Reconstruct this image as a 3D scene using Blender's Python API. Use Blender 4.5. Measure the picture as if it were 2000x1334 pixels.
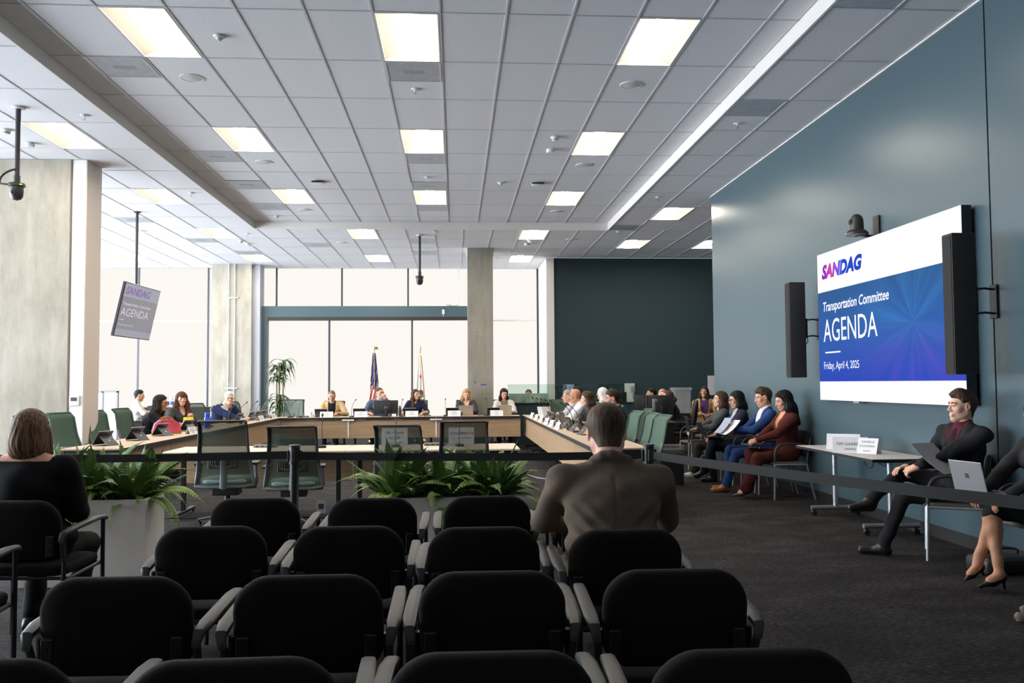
import bpy, bmesh, math, random
import numpy as np
from mathutils import Vector, Matrix, Euler
for _o in list(bpy.data.objects): bpy.data.objects.remove(_o)
S = bpy.context.scene; COL = S.collection
R = math.radians; PI = math.pi
random.seed(7); RNG = np.random.default_rng(7)

# ------------------------------------------------------------------ camera
FPX, PITCH, YAW, ROLL, HCAM = 1709.6, 0.047974, 0.064978, -0.006433, 1.45
_fwd = Vector((math.sin(YAW)*math.cos(PITCH), math.cos(YAW)*math.cos(PITCH), math.sin(PITCH)))
_rt = Vector((math.cos(YAW), -math.sin(YAW), 0)); _up = _rt.cross(_fwd)
_r2 = _rt*math.cos(ROLL) + _up*math.sin(ROLL); _u2 = -_rt*math.sin(ROLL) + _up*math.cos(ROLL)
cam_d = bpy.data.cameras.new('camera'); cam = bpy.data.objects.new('camera', cam_d); COL.objects.link(cam)
cam_d.sensor_width = 36; cam_d.lens = FPX/2000*36; cam_d.clip_end = 200; cam_d.clip_start = .05
_m = Matrix((_r2, _u2, -_fwd)).transposed().to_4x4(); _m.translation = (0, 0, HCAM)
cam.matrix_world = _m; S.camera = cam
# a pixel of the 2000x1334 photograph gives a direction; the plane it touches gives the distance
def ray(px, py): return _fwd + _r2*((px-1000)/FPX) - _u2*((py-667)/FPX)
def atz(px, py, z): d = ray(px, py); return Vector((0, 0, HCAM)) + d*((z-HCAM)/d.z)
def aty(px, py, y): d = ray(px, py); return Vector((0, 0, HCAM)) + d*(y/d.y)
def atx(px, py, x): d = ray(px, py); return Vector((0, 0, HCAM)) + d*(x/d.x)

# ------------------------------------------------------------------ world, exposure
w = bpy.data.worlds.new('world'); S.world = w; w.use_nodes = True
w.node_tree.nodes['Background'].inputs[0].default_value = (.75, .85, 1, 1)
w.node_tree.nodes['Background'].inputs[1].default_value = .6
S.view_settings.view_transform = 'Standard'; S.view_settings.look = 'None'
S.view_settings.gamma = 1; S.view_settings.use_curve_mapping = False
S.view_settings.exposure = 0.32
SHADE_L = 0.80      # glow of the window blinds in daylight
SIDE_L = 14.0        # glow of the blinds of the side windows
LAMP_L = 52.0        # lens of the ceiling troffers
SCREEN_L = 0.92     # video wall

# ------------------------------------------------------------------ helpers
def tag(o, label=None, cat=None, group=None, kind=None):
    if label: o['label'] = label
    if cat: o['category'] = cat
    if group: o['group'] = group
    if kind: o['kind'] = kind
    return o
def empty(name, loc=(0, 0, 0), rz=0.0, parent=None):
    o = bpy.data.objects.new(name, None); COL.objects.link(o); o.empty_display_size = .1
    o.location = loc; o.rotation_euler = (0, 0, rz)
    if parent: o.parent = parent
    return o
def thing(name, label, cat, loc=(0, 0, 0), rz=0.0, group=None): return tag(empty(name, loc, rz), label, cat, group)
def copy_tree(o, parent=None):
    c = o.copy(); COL.objects.link(c); c.parent = parent
    for ch in o.children: copy_tree(ch, c)
    return c
def rot_to(d):
    d = Vector(d).normalized(); a = Vector((0, 0, 1)) if abs(d.z) < .95 else Vector((1, 0, 0))
    x = a.cross(d).normalized(); y = d.cross(x); return x, y, d
class MB:
    def __init__(s): s.v = []; s.f = []; s.m = []
    def add(s, vs, fs, mi=0):
        b = len(s.v); s.v += [tuple(p) for p in vs]; s.f += [tuple(b+i for i in f) for f in fs]; s.m += [mi]*len(fs); return s
    def box(s, x0, x1, y0, y1, z0, z1, mi=0, M=None):
        vs = [Vector((x, y, z)) for z in (z0, z1) for y in (y0, y1) for x in (x0, x1)]
        if M is not None: vs = [M @ p for p in vs]
        return s.add(vs, [(0, 2, 3, 1), (4, 5, 7, 6), (0, 1, 5, 4), (2, 6, 7, 3), (0, 4, 6, 2), (1, 3, 7, 5)], mi)
    def rbox(s, x0, x1, y0, y1, z0, z1, b=.01, seg=2, mi=0, M=None):
        bm = bmesh.new(); bmesh.ops.create_cube(bm, size=1)
        for p in bm.verts: p.co = Vector(((x0+x1)/2+p.co.x*(x1-x0), (y0+y1)/2+p.co.y*(y1-y0), (z0+z1)/2+p.co.z*(z1-z0)))
        bmesh.ops.bevel(bm, geom=bm.edges[:], offset=b, segments=seg, profile=.6, affect='EDGES')
        return s.bm(bm, mi, M)
    def bm(s, bm, mi=0, M=None):
        bm.verts.index_update(); vs = [(M @ p.co if M is not None else p.co.copy()) for p in bm.verts]
        s.add(vs, [[p.index for p in f.verts] for f in bm.faces], mi); bm.free(); return s
    def cyl(s, p0, p1, r0, r1=None, n=12, mi=0, caps=True):
        r1 = r0 if r1 is None else r1; p0 = Vector(p0); p1 = Vector(p1); x, y, d = rot_to(p1-p0); vs = []
        for p, r in ((p0, r0), (p1, r1)):
            for i in range(n): a = 2*PI*i/n; vs.append(p + x*(r*math.cos(a)) + y*(r*math.sin(a)))
        fs = [(i, (i+1) % n, n+(i+1) % n, n+i) for i in range(n)]
        if caps: fs += [tuple(range(n-1, -1, -1)), tuple(range(n, 2*n))]
        return s.add(vs, fs, mi)
    def tube(s, pts, r, n=8, mi=0, caps=True, flat=1.0, upv=None):
        pts = [Vector(p) for p in pts]; rs = r if isinstance(r, (list, tuple)) else [r]*len(pts); vs = []; px = None
        for i, p in enumerate(pts):
            d = (pts[min(i+1, len(pts)-1)] - pts[max(i-1, 0)]).normalized()
            if px is None:
                x, y, _ = rot_to(d)
                if upv is not None: x = Vector(upv).cross(d).normalized(); y = d.cross(x)
            else: x = (px - d*px.dot(d)).normalized(); y = d.cross(x)
            px = x
            for k in range(n): a = 2*PI*k/n; vs.append(p + x*(rs[i]*math.cos(a)) + y*(rs[i]*flat*math.sin(a)))
        fs = []
        for i in range(len(pts)-1):
            for k in range(n): a = i*n+k; b = i*n+(k+1) % n; fs.append((a, b, b+n, a+n))
        if caps: fs += [tuple(range(n-1, -1, -1)), tuple(range((len(pts)-1)*n, len(pts)*n))]
        return s.add(vs, fs, mi)
    def lathe(s, prof, n=20, c=(0, 0, 0), mi=0, M=None):
        vs = []; k = len(prof)
        for i in range(n):
            a = 2*PI*i/n
            for r, z in prof:
                p = Vector((c[0]+r*math.cos(a), c[1]+r*math.sin(a), c[2]+z)); vs.append(M @ p if M is not None else p)
        fs = [(i*k+j, ((i+1) % n)*k+j, ((i+1) % n)*k+j+1, i*k+j+1) for i in range(n) for j in range(k-1)]
        return s.add(vs, fs, mi)
    def prism(s, poly, d0, d1, axis='z', mi=0, M=None):
        n = len(poly)
        def mk(a, b, d): return Vector((a, b, d)) if axis == 'z' else (Vector((a, d, b)) if axis == 'y' else Vector((d, a, b)))
        vs = [mk(a, b, d) for d in (d0, d1) for a, b in poly]
        if M is not None: vs = [M @ p for p in vs]
        fs = [tuple(range(n-1, -1, -1)), tuple(range(n, 2*n))] + [(i, (i+1) % n, n+(i+1) % n, n+i) for i in range(n)]
        return s.add(vs, fs, mi)
    def mesh(s, name, mats, smooth=35):
        me = bpy.data.meshes.new(name); me.from_pydata(s.v, [], s.f)
        for m in (mats if isinstance(mats, (list, tuple)) else [mats]): me.materials.append(m)
        if any(s.m): me.polygons.foreach_set('material_index', s.m)
        fix_normals(me)
        if smooth: me.shade_smooth(); me.set_sharp_from_angle(angle=R(smooth))
        me.update(); return me
    def build(s, name, mats, parent=None, smooth=35, loc=None, rot=None):
        return link(name, s.mesh(name, mats, smooth), parent, loc, rot)
def fix_normals(me):
    bm = bmesh.new(); bm.from_mesh(me); bmesh.ops.recalc_face_normals(bm, faces=bm.faces[:]); bm.to_mesh(me); bm.free()
def link(name, me, parent=None, loc=None, rot=None):
    o = bpy.data.objects.new(name, me); COL.objects.link(o)
    if parent: o.parent = parent
    if loc is not None: o.location = loc
    if rot is not None: o.rotation_euler = rot
    return o
def rrect(w, h, r, n=5, cx=0, cy=0):
    rs = r if isinstance(r, (list, tuple)) else [r]*4; out = []   # bottom-right, top-right, top-left, bottom-left
    for (sx, sy, a0), q in zip(((1, -1, -90), (1, 1, 0), (-1, 1, 90), (-1, -1, 180)), rs):
        for i in range(n+1): a = R(a0+90*i/n); out.append((cx+sx*(w/2-q)+q*math.cos(a), cy+sy*(h/2-q)+q*math.sin(a)))
    return out
def bez(p0, p1, p2, p3, n=10):
    p0, p1, p2, p3 = map(Vector, (p0, p1, p2, p3)); o = []
    for i in range(n+1):
        t = i/n; o.append(p0*(1-t)**3+p1*3*t*(1-t)**2+p2*3*t*t*(1-t)+p3*t**3)
    return o
def text_mesh(txt, size, M, mat, bold=0.0, shear=0.0, depth=.001, align='LEFT', sx=1.0, space=1.0):
    cu = bpy.data.curves.new('t', 'FONT'); cu.body = txt; cu.size = size; cu.offset = bold; cu.shear = shear
    cu.extrude = depth/2; cu.align_x = align; cu.resolution_u = 3; cu.space_character = space
    ob = bpy.data.objects.new('t', cu); tm = ob.to_mesh(); me = tm.copy(); ob.to_mesh_clear()
    bpy.data.objects.remove(ob); bpy.data.curves.remove(cu)
    me.transform(M @ Matrix.Diagonal((sx, 1, 1, 1))); me.materials.clear(); me.materials.append(mat); return me

# ------------------------------------------------------------------ materials
def srgb(r, g, b):
    f = lambda c: (c/12.92 if c <= .04045 else ((c+.055)/1.055)**2.4)
    return (f(r/255), f(g/255), f(b/255))
_mats = {}
def mat(name, col=(.5, .5, .5), rough=.6, metal=0, spec=.5, emit=None, es=1, trans=0, alpha=1, noise=None, bump=None, sheen=0, coat=0):
    """noise=(scale xyz or float, amount, detail) varies the colour; bump=(scale, strength)"""
    if name in _mats: return _mats[name]
    m = bpy.data.materials.new(name); m.use_nodes = True; _mats[name] = m
    nt = m.node_tree; b = nt.nodes['Principled BSDF']; L = nt.links
    b.inputs['Base Color'].default_value = (*col, 1); b.inputs['Roughness'].default_value = rough
    b.inputs['Metallic'].default_value = metal; b.inputs['Specular IOR Level'].default_value = spec
    b.inputs['Alpha'].default_value = alpha
    if trans: b.inputs['Transmission Weight'].default_value = trans
    if sheen: b.inputs['Sheen Weight'].default_value = sheen
    if coat: b.inputs['Coat Weight'].default_value = coat
    if emit: b.inputs['Emission Color'].default_value = (*emit, 1); b.inputs['Emission Strength'].default_value = es
    def tex(scale, detail=3):
        tc = nt.nodes.new('ShaderNodeTexCoord'); mp = nt.nodes.new('ShaderNodeMapping'); n = nt.nodes.new('ShaderNodeTexNoise')
        sc = scale if isinstance(scale, (tuple, list)) else (scale,)*3
        mp.inputs['Scale'].default_value = sc; n.inputs['Scale'].default_value = 1; n.inputs['Detail'].default_value = detail
        L.new(tc.outputs['Object'], mp.inputs[0]); L.new(mp.outputs[0], n.inputs['Vector']); return n
    if noise:
        n = tex(noise[0], noise[2] if len(noise) > 2 else 3); cr = nt.nodes.new('ShaderNodeValToRGB'); a = noise[1]
        cr.color_ramp.elements[0].position = .3; cr.color_ramp.elements[1].position = .7
        cr.color_ramp.elements[0].color = (*[c*(1-a) for c in col], 1); cr.color_ramp.elements[1].color = (*[min(1, c*(1+a)) for c in col], 1)
        L.new(n.outputs['Fac'], cr.inputs[0]); L.new(cr.outputs[0], b.inputs['Base Color'])
    if bump:
        n = tex(bump[0], 2); bp = nt.nodes.new('ShaderNodeBump'); bp.inputs['Strength'].default_value = bump[1]; bp.inputs['Distance'].default_value = .01
        L.new(n.outputs['Fac'], bp.inputs['Height']); L.new(bp.outputs[0], b.inputs['Normal'])
    return m
def glow(name, col, s):
    if name in _mats: return _mats[name]
    m = bpy.data.materials.new(name); m.use_nodes = True; _mats[name] = m; nt = m.node_tree
    nt.nodes.remove(nt.nodes['Principled BSDF']); e = nt.nodes.new('ShaderNodeEmission')
    e.inputs[0].default_value = (*col, 1); e.inputs[1].default_value = s
    nt.links.new(e.outputs[0], nt.nodes['Material Output'].inputs[0]); return m
def glass(name, tint=(.8, .9, .88), refl=.08, rough=0.02):
    if name in _mats: return _mats[name]
    m = bpy.data.materials.new(name); m.use_nodes = True; _mats[name] = m; nt = m.node_tree
    nt.nodes.remove(nt.nodes['Principled BSDF']); t = nt.nodes.new('ShaderNodeBsdfTransparent'); g = nt.nodes.new('ShaderNodeBsdfGlossy')
    t.inputs[0].default_value = (*tint, 1); g.inputs['Roughness'].default_value = rough; mx = nt.nodes.new('ShaderNodeMixShader'); mx.inputs[0].default_value = refl
    nt.links.new(t.outputs[0], mx.inputs[1]); nt.links.new(g.outputs[0], mx.inputs[2]); nt.links.new(mx.outputs[0], nt.nodes['Material Output'].inputs[0]); return m
def concrete(name, base, dark):
    m = mat(name, base, .85); nt = m.node_tree; L = nt.links; b = nt.nodes['Principled BSDF']
    tc = nt.nodes.new('ShaderNodeTexCoord')
    def nz(sc, det, rg=.55):
        mp = nt.nodes.new('ShaderNodeMapping'); mp.inputs['Scale'].default_value = sc; n = nt.nodes.new('ShaderNodeTexNoise')
        n.inputs['Scale'].default_value = 1; n.inputs['Detail'].default_value = det; n.inputs['Roughness'].default_value = rg
        L.new(tc.outputs['Object'], mp.inputs[0]); L.new(mp.outputs[0], n.inputs['Vector']); return n
    a = nz((2.2, 2.2, 1.3), 8); c = nz((7, 7, 1.6), 7, .7); d = nz((60, 60, 60), 2)
    r1 = nt.nodes.new('ShaderNodeValToRGB'); r1.color_ramp.elements[0].position = .32; r1.color_ramp.elements[1].position = .68
    r1.color_ramp.elements[0].color = (*dark, 1); r1.color_ramp.elements[1].color = (*base, 1); L.new(a.outputs['Fac'], r1.inputs[0])
    r2 = nt.nodes.new('ShaderNodeValToRGB'); r2.color_ramp.elements[0].position = .30; r2.color_ramp.elements[0].color = (.80, .78, .74, 1)
    r2.color_ramp.elements[1].position = .56; r2.color_ramp.elements[1].color = (1, 1, 1, 1); L.new(c.outputs['Fac'], r2.inputs[0])
    r3 = nt.nodes.new('ShaderNodeValToRGB'); r3.color_ramp.elements[0].position = .27; r3.color_ramp.elements[0].color = (.45, .43, .4, 1)
    r3.color_ramp.elements[1].position = .31; r3.color_ramp.elements[1].color = (1, 1, 1, 1); L.new(d.outputs['Fac'], r3.inputs[0])
    m1 = nt.nodes.new('ShaderNodeMixRGB'); m1.blend_type = 'MULTIPLY'; m1.inputs[0].default_value = 1; L.new(r1.outputs[0], m1.inputs[1]); L.new(r2.outputs[0], m1.inputs[2])
    m2 = nt.nodes.new('ShaderNodeMixRGB'); m2.blend_type = 'MULTIPLY'; m2.inputs[0].default_value = 1; L.new(m1.outputs[0], m2.inputs[1]); L.new(r3.outputs[0], m2.inputs[2])
    L.new(m2.outputs[0], b.inputs['Base Color'])
    bp = nt.nodes.new('ShaderNodeBump'); bp.inputs['Strength'].default_value = .25; bp.inputs['Distance'].default_value = .01
    L.new(c.outputs['Fac'], bp.inputs['Height']); L.new(bp.outputs[0], b.inputs['Normal']); return m
# ================================================================== room shell
ZL, ZH = 4.67, 4.818                 # lower and raised ceiling
XW = 4.45                            # teal wall
GX, GY, TX, TY = -.73984, 7.8345, .6096, 1.2192
YS, XS0, XS1 = 18.18, -4.11, 3.22    # recess of the raised ceiling
YB = 24.4                            # window wall
XL = -12.5                           # side window wall

# carpet: charcoal, fine broken streaks across the room
def carpet():
    m = mat('carpet', (.03, .03, .032), .95, spec=.15); nt = m.node_tree; L = nt.links; b = nt.nodes['Principled BSDF']
    tc = nt.nodes.new('ShaderNodeTexCoord')
    def nz(sc, det):
        mp = nt.nodes.new('ShaderNodeMapping'); mp.inputs['Scale'].default_value = sc; n = nt.nodes.new('ShaderNodeTexNoise')
        n.inputs['Scale'].default_value = 1; n.inputs['Detail'].default_value = det; n.inputs['Roughness'].default_value = .65
        L.new(tc.outputs['Object'], mp.inputs[0]); L.new(mp.outputs[0], n.inputs['Vector']); return n
    a = nz((26, 60, 1), 5); c = nz((1.6, 3.0, 1), 3); e = nz((150, 150, 10), 2)
    ma = nt.nodes.new('ShaderNodeMath'); ma.operation = 'MULTIPLY_ADD'; L.new(c.outputs['Fac'], ma.inputs[0]); ma.inputs[1].default_value = .45; L.new(a.outputs['Fac'], ma.inputs[2])
    mb = nt.nodes.new('ShaderNodeMath'); mb.operation = 'MULTIPLY_ADD'; L.new(e.outputs['Fac'], mb.inputs[0]); mb.inputs[1].default_value = .25; L.new(ma.outputs[0], mb.inputs[2])
    r = nt.nodes.new('ShaderNodeValToRGB'); els = r.color_ramp.elements
    els[0].position = .62; els[0].color = (.008, .0073, .007, 1); els[1].position = 1.0; els[1].color = (.058, .054, .054, 1)
    q = els.new(.84); q.color = (.020, .0183, .018, 1)
    L.new(mb.outputs[0], r.inputs[0]); L.new(r.outputs[0], b.inputs['Base Color'])
    bp = nt.nodes.new('ShaderNodeBump'); bp.inputs['Strength'].default_value = .5; bp.inputs['Distance'].default_value = .004
    L.new(e.outputs['Fac'], bp.inputs['Height']); L.new(bp.outputs[0], b.inputs['Normal']); return m
tag(MB().box(XL-.3, 9, -5, YB+.3, -.1, 0).build('floor', carpet(), smooth=0), kind='structure')

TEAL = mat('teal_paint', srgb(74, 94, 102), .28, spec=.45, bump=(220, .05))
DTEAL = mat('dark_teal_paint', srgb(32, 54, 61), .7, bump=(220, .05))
WHITE = mat('white_paint', (.78, .76, .73), .6)
BASEB = mat('baseboard_rubber', (.015, .015, .016), .6)
SEAMM = mat('panel_reveal', (.01, .012, .014), .7)
# right wall: two painted panels with a dark reveal, thick free end at the far side
wr = empty('wall_right'); tag(wr, kind='structure')
for a, b in ((-5, 6.945), (6.965, 14.82)): MB().box(XW, XW+.25, a, b, 0, ZL).build('panel', TEAL, wr, 0)
MB().box(XW+.012, XW+.2, 6.94, 6.97, 0, ZL).build('reveal', SEAMM, wr, 0)
tag(MB().box(XW-.012, XW, -5, 14.82, 0, .11).build('baseboard_right', BASEB, smooth=0), kind='structure')
# wall behind the technicians, return beside the window
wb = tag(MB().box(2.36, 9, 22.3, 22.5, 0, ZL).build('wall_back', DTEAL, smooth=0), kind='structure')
tag(MB().box(2.34, 2.54, 22.28, YB, 0, ZL).build('wall_return', WHITE, smooth=0), kind='structure')
tag(MB().box(2.56, 9, 22.285, 22.3, 0, .11).build('baseboard_back', BASEB, smooth=0), kind='structure')
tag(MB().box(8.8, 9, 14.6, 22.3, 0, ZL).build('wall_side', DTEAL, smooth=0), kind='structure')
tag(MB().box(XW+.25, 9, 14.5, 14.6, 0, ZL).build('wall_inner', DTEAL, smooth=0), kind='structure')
tag(MB().box(XL-.3, 9, -5.1, -5, 0, ZH+.1).build('wall_front', mat('rear_wall_paint', (.55, .53, .5), .7), smooth=0), kind='structure')
# small white wall panel visible past the free end of the teal wall
dq = aty(1387, 750, 22.26); tag(MB().box(dq.x-.05, dq.x+.25, 22.26, 22.3, 1.12, 1.62).build('trim_4', mat('wall_panel_paint', (.55, .56, .58), .5), smooth=0), kind='structure')

# ------------------------------------------------------------------ ceilings
TILE = mat('ceiling_tile', (.74, .755, .80), .9, noise=((45, 45, 45), .045, 4), bump=(260, .12))
GRID = mat('ceiling_grid', (.58, .59, .62), .5)
SOFF = mat('soffit_paint', (.74, .72, .69), .6)
HOUS = mat('lamp_housing', (.80, .78, .74), .4)
REFL = mat('lamp_reflector_glow', (.38, .345, .305), .6, emit=(1, .92, .82), es=.08)  # wings and end plates: slight emission added for the lens light they reflect
LENS = glow('lamp_lens', (1, .90, .76), LAMP_L)
PERF = mat('perforated_metal', (.46, .49, .54), .45, metal=.3, noise=((9, 9, 9), .10))
BACK = mat('plenum_board', (.3, .3, .32), .9)

light_hi = [(c, r) for c in (-4, 0, 4) for r in (-9, -6, -3, 0, 3, 6)]
light_lo = [(-7.5, -3.5), (-7.5, -.5), (-7.5, 2.5), (-7.5, 5.5), (-7.5, 8.5), (-7.5, 11.5), (-12.5, 11.5), (-2.5, 8.5), (-2.5, 11.5), (3.5, 8.5), (3.5, 11.5), (7.5, 6.5), (7.5, 9.5), (10.5, 9.5)]
vent_hi = [(0, 1), (0, 4), (0, 5.5), (0, 7), (-5, 1), (-5, 4), (-5, 5.5), (-5, 7)]
vent_lo = [(6.5, -1), (6.5, 1.5), (6.5, 8), (-9.5, 7.5), (-8.5, 9.5), (-4.5, 10), (-.5, 9.5), (-7.5, 10.5+.5), (-.5, 11)]
_tm = {}
def tile_mesh(w, l):
    k = (round(w, 3), round(l, 3))
    if k not in _tm: _tm[k] = MB().box(-w/2, w/2, -l/2, l/2, 0, .015).mesh('tile', TILE, 0)
    return _tm[k]
def ceiling(name, x0, x1, y0, y1, z, oc, orr, lights, vents, regions, holes=None):
    """regions: list of rectangles the ceiling fills; tiles in a grid with offset (oc, orr)"""
    ce = empty(name, (0, 0, z)); tag(ce, kind='structure')
    for n, (a, b, c, d) in enumerate(regions): MB().box(a, b, c, d, .1, .13).build('backing', BACK, ce, 0)
    cx0 = math.floor((x0-GX)/TX-oc)-1; cx1 = math.ceil((x1-GX)/TX-oc)+1
    ry0 = math.floor((y0-GY)/TY-orr)-1; ry1 = math.ceil((y1-GY)/TY-orr)+1
    g = .0095; rest = MB()
    for a, b, c, d in regions:
        for i in range(cx0, cx1):
            u0 = max(a, GX+(i+oc)*TX); u1 = min(b, GX+(i+1+oc)*TX)
            if u1-u0 < .03: continue
            for j in range(ry0, ry1):
                if (i+oc, j+orr) in lights: continue
                v0 = max(c, GY+(j+orr)*TY); v1 = min(d, GY+(j+1+orr)*TY)
                if v1-v0 < .03: continue
                parts = [(v0, v1)]
                for vi, vj in vents:
                    if vi == i+oc and math.floor(vj-orr+1e-6) == j:
                        q0 = GY+vj*TY; q1 = q0+.5*TY; parts = [(p0, p1) for p0, p1 in ((v0, q0), (q1, v1)) if p1-p0 > .05]
                for p0, p1 in parts:
                    if p1 < 5.2: continue
                    ctr = Vector(((u0+u1)/2, (p0+p1)/2, z-HCAM)); dp = ctr.dot(_fwd); fx, fy = ctr.dot(_r2)/dp*FPX, ctr.dot(_u2)/dp*FPX
                    if abs(fx) > 1120 or fy > 800 or ctr.x > 7.2: rest.box(u0+g, u1-g, p0+g, p1-g, .006, .021); continue
                    link('tile', tile_mesh(u1-u0-2*g, p1-p0-2*g), ce, ((u0+u1)/2, (p0+p1)/2, .006))
        n = 0
        for i in range(cx0, cx1+1):
            u = GX+(i+oc)*TX
            if a+.02 < u < b-.02: MB().box(u-.010, u+.010, c, d, 0, .012).build('grid_bar', GRID, ce, 0)
        for j in range(ry0, ry1+1):
            v = GY+(j+orr)*TY
            if c+.02 < v < d-.02: MB().box(a, b, v-.009, v+.009, .001, .012).build('grid_bar', GRID, ce, 0)
        if c < 5.2: MB().box(a, b, c, min(5.2, d), .008, .02).build('panel', TILE, ce, 0)
    if rest.f: tag(rest.build('tile_field', TILE, ce, 0), kind='stuff')
    return ce
ceiling('ceiling_raised', XS0, XS1, -5, YS, ZH, 0, 0, light_hi, vent_hi, [(XS0, XS1, -5, YS)])
ceiling('ceiling', XL, 9, -5, YB, ZL, .5, .5, light_lo, vent_lo, [(XL, XS0-.02, -5, YS+.02), (XS1+.02, XW, -5, YS+.02), (XW, 9, 14.6, YS+.02), (XL, 9, YS+.02, 22.3), (XL, 2.34, 22.3, YB)])
# soffit faces of the recess (painted drywall trim with a butt joint)
tr = tag(empty('trim_1', (0, 0, ZL)), kind='structure')
for a, b, c, d in ((XS0-.02, XS0, -5, 11.2), (XS0-.02, XS0, 11.203, YS+.02), (XS1, XS1+.02, -5, 9.74), (XS1, XS1+.02, 9.743, YS+.02), (XS0-.02, -1.9, YS, YS+.02), (-1.897, XS1+.02, YS, YS+.02)):
    MB().box(a, b, c, d, -.004, ZH-ZL+.03).build('soffit', SOFF, tr, 0)
tag(MB().box(XW-.02, XW, -5, 14.82, ZL-.012, ZL+.002).build('trim_2', SOFF, smooth=0), kind='structure')

# recessed troffers: frame, two curved reflector wings with a faint added glow, glowing centre lens
def troffer_parts(par):
    w, l = TX/2-.012, TY/2-.012
    f = MB()
    for a, b, c, d in ((-w, w, -l, -l+.012), (-w, w, l-.012, l), (-w, -w+.012, -l, l), (w-.012, w, -l, l)): f.box(a, b, c, d, -.002, .03)
    f.build('frame', HOUS, par, 0)
    for sx in (-1, 1):
        m = MB(); n = 8; vs = []
        for i in range(n+1):
            t = i/n; x = sx*(w-.012-(w-.012-.085)*t); z = .004+.075*math.sin(t*PI/2)
            vs += [(x, -l+.012, z), (x, l-.012, z)]
        m.add(vs, [(2*i, 2*i+1, 2*i+3, 2*i+2) for i in range(n)]).build('reflector', REFL, par)
    
    for sy in (-1, 1): MB().box(-w+.006, w-.006, sy*(l-.008)-.004, sy*(l-.008)+.004, .0, .085).build('end_plate', REFL, par, 0)
    m = MB(); n = 10; vs = []
    for i in range(n+1):
        a = PI*i/n; vs += [(-.085*math.cos(a), -l+.012, .079-.034*math.sin(a)), (-.085*math.cos(a), l-.012, .079-.034*math.sin(a))]
    m.add(vs, [(2*i, 2*i+1, 2*i+3, 2*i+2) for i in range(n)])
    m.build('lens', LENS, par)
t0 = None
lamp_words = {(-4, 0): 'nearest lit ceiling troffer of the left row in the raised ceiling', (0, 0): 'nearest lit ceiling troffer of the middle row in the raised ceiling', (4, 0): 'nearest lit ceiling troffer of the right row in the raised ceiling',
  (-4, 3): 'second lit troffer of the left row in the raised ceiling', (0, 3): 'second lit troffer of the middle row in the raised ceiling', (4, 3): 'second lit troffer of the right row in the raised ceiling',
  (-4, 6): 'farthest lit troffer of the left row in the raised ceiling', (0, 6): 'farthest lit troffer of the middle row in the raised ceiling', (4, 6): 'farthest lit troffer of the right row in the raised ceiling',
  (-7.5, 2.5): 'lit troffer in the lower ceiling in front of the white pier', (-7.5, 5.5): 'lit troffer in the lower ceiling just right of the white pier', (-7.5, 8.5): 'lit troffer in the lower ceiling left of the soffit corner', (-7.5, 11.5): 'small lit troffer above the left concrete column by the blinds',
  (-12.5, 11.5): 'small lit troffer behind the hanging screen pole by the blinds', (-2.5, 8.5): 'lit troffer just behind the soffit, left of the pole camera', (-2.5, 11.5): 'far lit troffer by the blinds, left of the pole camera',
  (3.5, 8.5): 'lit troffer just behind the soffit, right of the pole camera', (3.5, 11.5): 'far lit troffer right of the right concrete column', (7.5, 6.5): 'largest lit troffer beside the free end of the teal wall', (7.5, 9.5): 'lit troffer in front of the dark teal wall', (10.5, 9.5): 'lit troffer half hidden by the free end of the teal wall'}
for k, (c, r) in enumerate(light_hi+light_lo):
    z = ZH if (c, r) in light_hi else ZL
    if t0 is None: t0 = thing('ceiling_light', 'x', 'light'); troffer_parts(t0); t = t0
    else: t = copy_tree(t0)
    t.location = (GX+(c+.5)*TX, GY+(r+.5)*TY, z)
    hid = (c, r) not in lamp_words
    if hid: lamp_words[(c, r)] = 'lit troffer %s, %s row, outside the view' % ({-3: 'above the audience', -6: 'above the camera', -9: 'behind the camera', -3.5: 'left above the camera', -.5: 'left above the audience'}[r], {-4: 'left', 0: 'middle', 4: 'right'}.get(c, 'side'))
    tag(t, lamp_words.get((c, r), 'lit ceiling troffer outside the view'), 'light', 'recessed ceiling troffers')
# perforated air diffusers
v0 = None
vw = ['air diffuser behind the nearest middle troffer', 'air diffuser behind the second middle troffer', 'air diffuser in front of the farthest middle troffer', 'air diffuser behind the farthest middle troffer', 'air diffuser beside the left soffit, nearest', 'air diffuser beside the left soffit, second', 'air diffuser beside the left soffit, third', 'air diffuser beside the left soffit, farthest',
      'air diffuser at the top edge beside the right soffit', 'air diffuser between right soffit and teal wall, in mid picture', 'air diffuser near the right soffit corner', 'air diffuser left of the hanging screen pole', 'air diffuser right of the hanging screen pole', 'air diffuser behind the left soffit corner', 'air diffuser beside the pole camera', 'air diffuser above the left concrete column', 'farthest air diffuser behind the pole camera']
for k, ((c, r), z) in enumerate([(v, ZH) for v in vent_hi]+[(v, ZL) for v in vent_lo]):
    if v0 is None:
        v0 = thing('air_diffuser', 'x', 'air vent'); a = TX/2-.012
        MB().box(-a, a, -a, a, 0, .012).build('perforated_plate', PERF, v0, 0)
        m = MB()
        for q in range(9): m.box(-.11+q*.026, -.10+q*.026, -.05, .05, -.002, 0)
        m.build('louvre', mat('louvre_metal', (.35, .37, .4), .5), v0, 0)
        f = MB()
        for p, q, s_, t_ in ((-a, a, -a, -a+.014), (-a, a, a-.014, a), (-a, -a+.014, -a, a), (a-.014, a, -a, a)): f.box(p, q, s_, t_, -.004, .002)
        f.build('frame', mat('vent_frame', (.6, .62, .66), .4), v0, 0); t = v0
    else: t = copy_tree(v0)
    t.location = (GX+(c+.5)*TX, GY+(r+.25)*TY, z); tag(t, 'grey perforated '+vw[k], 'air vent', 'ceiling air diffusers')
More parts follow.
